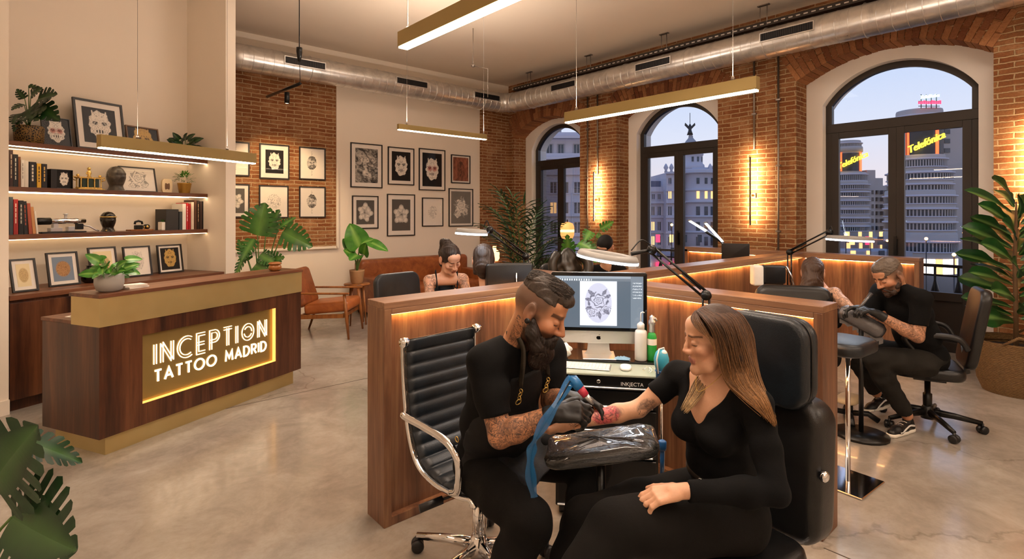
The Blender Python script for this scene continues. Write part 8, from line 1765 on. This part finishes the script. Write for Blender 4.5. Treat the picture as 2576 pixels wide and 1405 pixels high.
        if hair == 'bob': S_.chain([p(0, -.06, .02), p(0, -.07, -.05), p(0, -.06, -.10)], [.065, .066, .045], .03); S_.chain([p(.05, -.02, .0), p(.06, -.03, -.09)], [.035, .02], .02); S_.chain([p(-.05, -.02, .0), p(-.06, -.03, -.09)], [.035, .02], .02)
        if hair == 'long': S_.chain([p(0, -.06, .02), p(.0, -.085, -.07), p(-.02, -.10, -.14), p(-.05, -.10, -.22)], [.066, .062, .055, .035], .03); S_.chain([p(.05, -.03, .0), p(.05, -.06, -.10), p(.0, -.10, -.17)], [.03, .03, .02], .02)
        sdfpart('hair', S_.mesh([], .0045, .0045, lambda X, Y, Z: .0016*np.sin(170*X+150*Y+4*np.sin(40*Z))+.001*np.sin(300*X-260*Y)), 'hair', r, col=colconst(haircol), smooth=0)
    if beard:
        S_ = SDF(); 
        for q in (-1, 1): S_.chain([p(q*.060, .0, -.035), p(q*.054, .02, -.065), p(q*.038, .055, -.095), p(0, .074, -.105)], [.008, .013*k, .016*k, .018*k], .02)
        S_.chain([p(-.030, .078, -.072), p(-.014, .090, -.052), p(.014, .090, -.052), p(.030, .078, -.072)], [.007, .006, .006, .007], .01); S_.ell(p(0, .1, -.067), np.array([.018, .012, .007]), H_.R, .004, 's'); sdfpart('beard', S_.mesh([], .004, .004, wrinkle(.0012, 4, 200)), 'hair', r, col=colconst(beard), smooth=0)
    for a, b in shoes or (): shoe(r, a, b, 'black_plastic', 'paper', True, True)
    return r, J, H_
# right-hand artist on the office chair
JR = dict(pel=W(3.14, 4.13, .57), che=W(2.99, 4.07, .90), nk=W(2.86, 4.03, 1.115), sR=W(2.88, 4.22, 1.03), sL=W(2.92, 3.86, 1.03), fw=camv(-1, -.05, 0), eR=W(2.72, 4.16, .80), wR=W(2.60, 4.02, .93), eL=W(2.88, 3.84, .765), wL=W(2.64, 3.90, .915),
          hR=W(3.06, 4.24, .53), kR=W(2.66, 4.26, .60), aR=W(2.93, 4.35, .20), hL=W(3.06, 4.02, .53), kL=W(2.66, 4.0, .575), aL=W(2.96, 4.05, .13))
simple_person('bearded man in black t-shirt and black gloves leaning over a client on the right', JR, (P(2236, 694, 4.0), camv(-.84, -.10, -.50), camv(-.48, 0, .86), 1.06), sleeve=.70, pants='grey_trouser', beard='#3a281e', fade='#54453a', haircol='#6a5d52', hair='short',
    hands=((camv(-.95, .1, .1), camv(-.1, -.2, -1), camv(0, -1, .2)), (camv(-.9, .1, .35), camv(-.3, .2, -.9), camv(0, 1, .2))), shoes=((W(3.03, 4.10, .0), W(2.80, 3.98, .0)), (W(3.06, 4.40, .10), W(2.86, 4.32, .05))))
p1, p2 = P(2172, 762, 3.88), P(2192, 738, 3.9); o = thing('tattoo_machine', 'silver film-wrapped tattoo machine in the glove of the right-hand artist', 'machine', p1); mb = MB(); mb.tube([P(2158, 775, 3.88), p1, p2], [.003, .010, .014], 10); part('machine_body', mb, 'silver_film', o, world=True)
# right-hand client seen from behind
JC = dict(pel=W(2.33, 4.16, .56), che=W(2.45, 4.28, .86), nk=W(2.50, 4.34, 1.02), sR=W(2.64, 4.28, .955), sL=W(2.34, 4.42, .955), fw=camv(.5, .85, 0), eR=W(2.60, 4.0, .86), wR=W(2.72, 3.90, .76), eL=W(2.40, 4.62, .75), wL=W(2.55, 4.7, .62), hR=W(2.42, 4.3, .52), kR=W(2.62, 4.62, .5), aR=W(2.66, 4.68, .1), hL=W(2.25, 4.4, .52), kL=W(2.42, 4.75, .5), aL=W(2.46, 4.8, .1))
JC['eR'] = P(2146, 782, 4.04); JC['wR'] = P(2166, 800, 4.03); JC['sR'] = P(2100, 738, 4.25)
simple_person('dark-haired woman in a dark tank top seen from behind, arm on the silver-wrapped rest', JC, (P(2046, 686, 4.42), camv(.62, .76, -.15), camv(.05, .1, .98), 1.0), fem=True, shirt='tank_dark', tank=True, pants='black_trouser', gloves=False, skinc='#d3a68a', tats='R', haircol='#4a3427', hair='long', hands=((camv(.75, .15, -.5), camv(0, -1, 0), camv(0, .2, 1)), (camv(.4, .8, -.3), camv(0, 0, -1), camv(.8, -.4, 0))), curls=[(.2, .3, .2)]*4, arms='RL')
# left-hand artist with the ponytail
JW = dict(pel=W(-.62, 4.70, .56), che=W(-.56, 4.58, .90), nk=W(-.545, 4.50, 1.145), sR=W(-.685, 4.46, 1.085), sL=W(-.41, 4.52, 1.09), fw=camv(.5, -.85, 0), eR=W(-.64, 4.28, .82), wR=W(-.48, 4.18, .92), eL=W(-.34, 4.42, .90), wL=W(-.42, 4.22, .965), hR=W(-.68, 4.6, .52), kR=W(-.5, 4.2, .5), aR=W(-.5, 4.2, .1), hL=W(-.52, 4.68, .52), kL=W(-.25, 4.36, .5), aL=W(-.25, 4.36, .1))
simple_person('dark-haired woman with ponytail, tank top and tattooed arms, working on the left', JW, (P(1133, 652, 4.42), camv(.52, -.66, -.52), camv(.15, -.45, .85), 1.0, True), fem=True, shirt='tank_dark', tank=True, pants='black_trouser', skinc='#d2a286', tats='RL', haircol='#2b1d17', hair='pony',
    hands=((camv(.9, -.1, .1), camv(.1, .2, -.9), camv(0, 1, .2)), (camv(.6, -.7, -.3), camv(0, -.2, -1), camv(-1, 0, 0))))
JX = dict(pel=W(-.12, 3.98, .55), che=W(-.17, 4.08, .85), nk=W(-.20, 4.12, 1.05), sR=W(-.08, 4.02, .985), sL=W(-.36, 4.14, .99), fw=camv(.1, 1, 0), eR=W(-.08, 4.0, .74), wR=W(-.12, 4.14, .66), eL=W(-.42, 4.14, .80), wL=W(-.40, 4.28, .72), hR=W(-.05, 4.05, .52), kR=W(-.16, 4.38, .5), aR=W(-.17, 4.4, .1), hL=W(-.22, 4.02, .52), kL=W(-.34, 4.4, .5), aL=W(-.35, 4.42, .1))
simple_person('client with chin-length dark hair seen from behind, bare shoulder beside the wide headrest', JX, (P(1216, 655, 4.16), camv(-.1, .98, -.15), camv(0, .15, .98), 1.0, True), fem=True, shirt='black_shirt', tank=True, pants='black_trouser', gloves=False, skinc='#d8aa8c', tats='', haircol='#35251d', hair='bob', hands=((camv(0, 1, -.3), camv(0, 0, -1), camv(1, 0, 0)), (camv(0, 1, -.3), camv(0, 0, -1), camv(1, 0, 0))), curls=[(.2, .3, .2)]*4)
# capped person near the middle window
JK = dict(pel=W(1.12, 6.1, .56), che=W(1.07, 6.0, .86), nk=W(1.03, 5.93, 1.07), sR=W(.86, 5.93, 1.0), sL=W(1.2, 5.98, 1.0), fw=camv(-.2, -1, 0), eR=W(.78, 5.75, .78), wR=W(.85, 5.55, .85), eL=W(1.25, 5.8, .78), wL=W(1.1, 5.6, .84), hR=W(1.03, 6.0, .52), kR=W(.95, 5.6, .5), aR=W(.95, 5.62, .1), hL=W(1.2, 6.0, .52), kL=W(1.2, 5.6, .5), aL=W(1.2, 5.62, .1))
rk, _, HK = simple_person('person in a black cap with bowed head, behind the big ring lamp', JK, (P(1522, 622, 5.85), camv(-.45, -.55, -.70), camv(-.2, -.55, .8), 1.05), pants='black_trouser', skinc='#c3977a', tats='RL', hair='none', hands=((camv(.4, -.9, 0), camv(0, -.1, -1), camv(1, 0, 0)), (camv(-.4, -.9, 0), camv(0, -.1, -1), camv(-1, 0, 0))))
p = HK.p; S_ = SDF(); S_.ell(p(0, -.015, .045), np.array([.085, .104, .092]), HK.R, .01); S_.cut(p(0, 0, .035), -HK.u, .3, .006); S_.ell(p(0, .115, .052), np.array([.068, .075, .009]), HK.R, .01); sdfpart('cap', S_.mesh([], .0045, .0045), 'cap_cloth', rk)
JK2 = dict(pel=W(1.12, 6.35, 0)); swivel('office_chair', 'dark office chair under the person in the black cap', 1.14, 6.08, -.2, -1, .46, .5, .98, 'black_leather', False)
# ================================================= world and lamps
w = bpy.data.worlds.new('sky'); SC.world = w; w.use_nodes = True; nt = w.node_tree; bg = nt.nodes['Background']
tc = nt.nodes.new('ShaderNodeTexCoord'); sp = nt.nodes.new('ShaderNodeSeparateXYZ'); rp = nt.nodes.new('ShaderNodeValToRGB')
nt.links.new(tc.outputs['Generated'], sp.inputs[0]); nt.links.new(sp.outputs[2], rp.inputs[0]); nt.links.new(rp.outputs[0], bg.inputs[0])
e = rp.color_ramp.elements; e[0].position = .0; e[0].color = srgb('#e6d3cf'); e[1].position = .12; e[1].color = srgb('#cfd3e2'); e.new(.28).color = srgb('#a9c0e3'); e.new(.6).color = srgb('#6f93cf')
bg.inputs[1].default_value = 1.3
def area(name, loc, rot, sx, sy, power, col='#ffead8'):
    l = bpy.data.lights.new(name, 'AREA'); l.shape = 'RECTANGLE'; l.size = sx; l.size_y = sy; l.energy = power; l.color = srgb(col)[:3]
    o = bpy.data.objects.new(name, l); COL.objects.link(o); o.location = loc; o.rotation_euler = rot; return o
# pendants throw light down; the upward areas are added fill to brighten the ceiling
def pendlight(p0, p1, down, up, h=.09):
    p0, p1 = Vector(p0), Vector(p1); d = p1-p0; c = (p0+p1)/2; z = yaw(d)
    area('pendant_downlight', c-Vector((0, 0, .014)), (0, 0, z), d.length, .05, down); area('upward_fill', c+Vector((0, 0, h+.01)), (PI, 0, z), d.length, .05, up)
pendlight((3.10, 1.39, 2.35), (3.10, 2.88, 2.35), 16, 30); pendlight((1.594, 2.77, 2.6), (1.594, .7, 2.6), 26, 42); pendlight((3.09, 5.47, 2.6), (4.37, 5.47, 2.6), 30, 44); pendlight(PDA, PDB, 10, 7)
# unseen pendants added as fill light, behind and beside the viewpoint
for i, (q0, q1, lb) in enumerate((((-1.2, -1.6, 2.9), (1.0, -1.6, 2.9), 'unseen linear pendant added as fill light behind the viewpoint, nearer the left wall'), ((2.8, -1.6, 2.9), (5.2, -1.6, 2.9), 'unseen linear pendant added as fill light behind the viewpoint, nearer the windows'), ((-2.3, 1.0, 2.9), (-2.3, 3.0, 2.9), 'unseen linear pendant added as fill light left of the viewpoint'))):
    pendant(q0, q1, .07, .09, lb, (.1, .9)); pendlight(q0, q1, (30, 30, 16)[i], (34, 40, 10)[i])
area('ceiling_fill_light', (1.0, -1.2, 4.3), (0, 0, 0), 3, 1.2, 40); area('ceiling_fill_light', (5.3, .6, 4.3), (0, 0, 0), 1.2, 1.2, 40); area('ceiling_fill_light', (3.8, 5.0, 4.3), (0, 0, 0), 3, 2, 48)  # added soft fill under the ceiling, no fixtures there
# spot over the brick-wall frames
l = bpy.data.lights.new('spot_beam', 'SPOT'); l.energy = 130; l.spot_size = 1.15; l.spot_blend = .6; l.color = srgb('#ffd9a6')[:3]; l.shadow_soft_size = .03
so = bpy.data.objects.new('spot_beam', l); COL.objects.link(so); so.location = (ps.x, ps.y, ps.z-.17); tgt = Vector((ps.x+.35, YA, 1.9)); so.rotation_euler = (tgt-so.location).to_track_quat('-Z', 'Y').to_euler()
# the sconces' strips wash the brick behind them
for y_s, z_s, h_s, e_s in ((ayd(1493, XB-.13), 2.02, .9, 9), (ayd(1887, XB-.13), 2.02, 1.0, 10), (.62, 2.1, .9, 10)):
    area('sconce_wash', (XB-.105, y_s, z_s), (0, -PI/2, 0), h_s, .02, e_s*1.3, '#ffdcae')
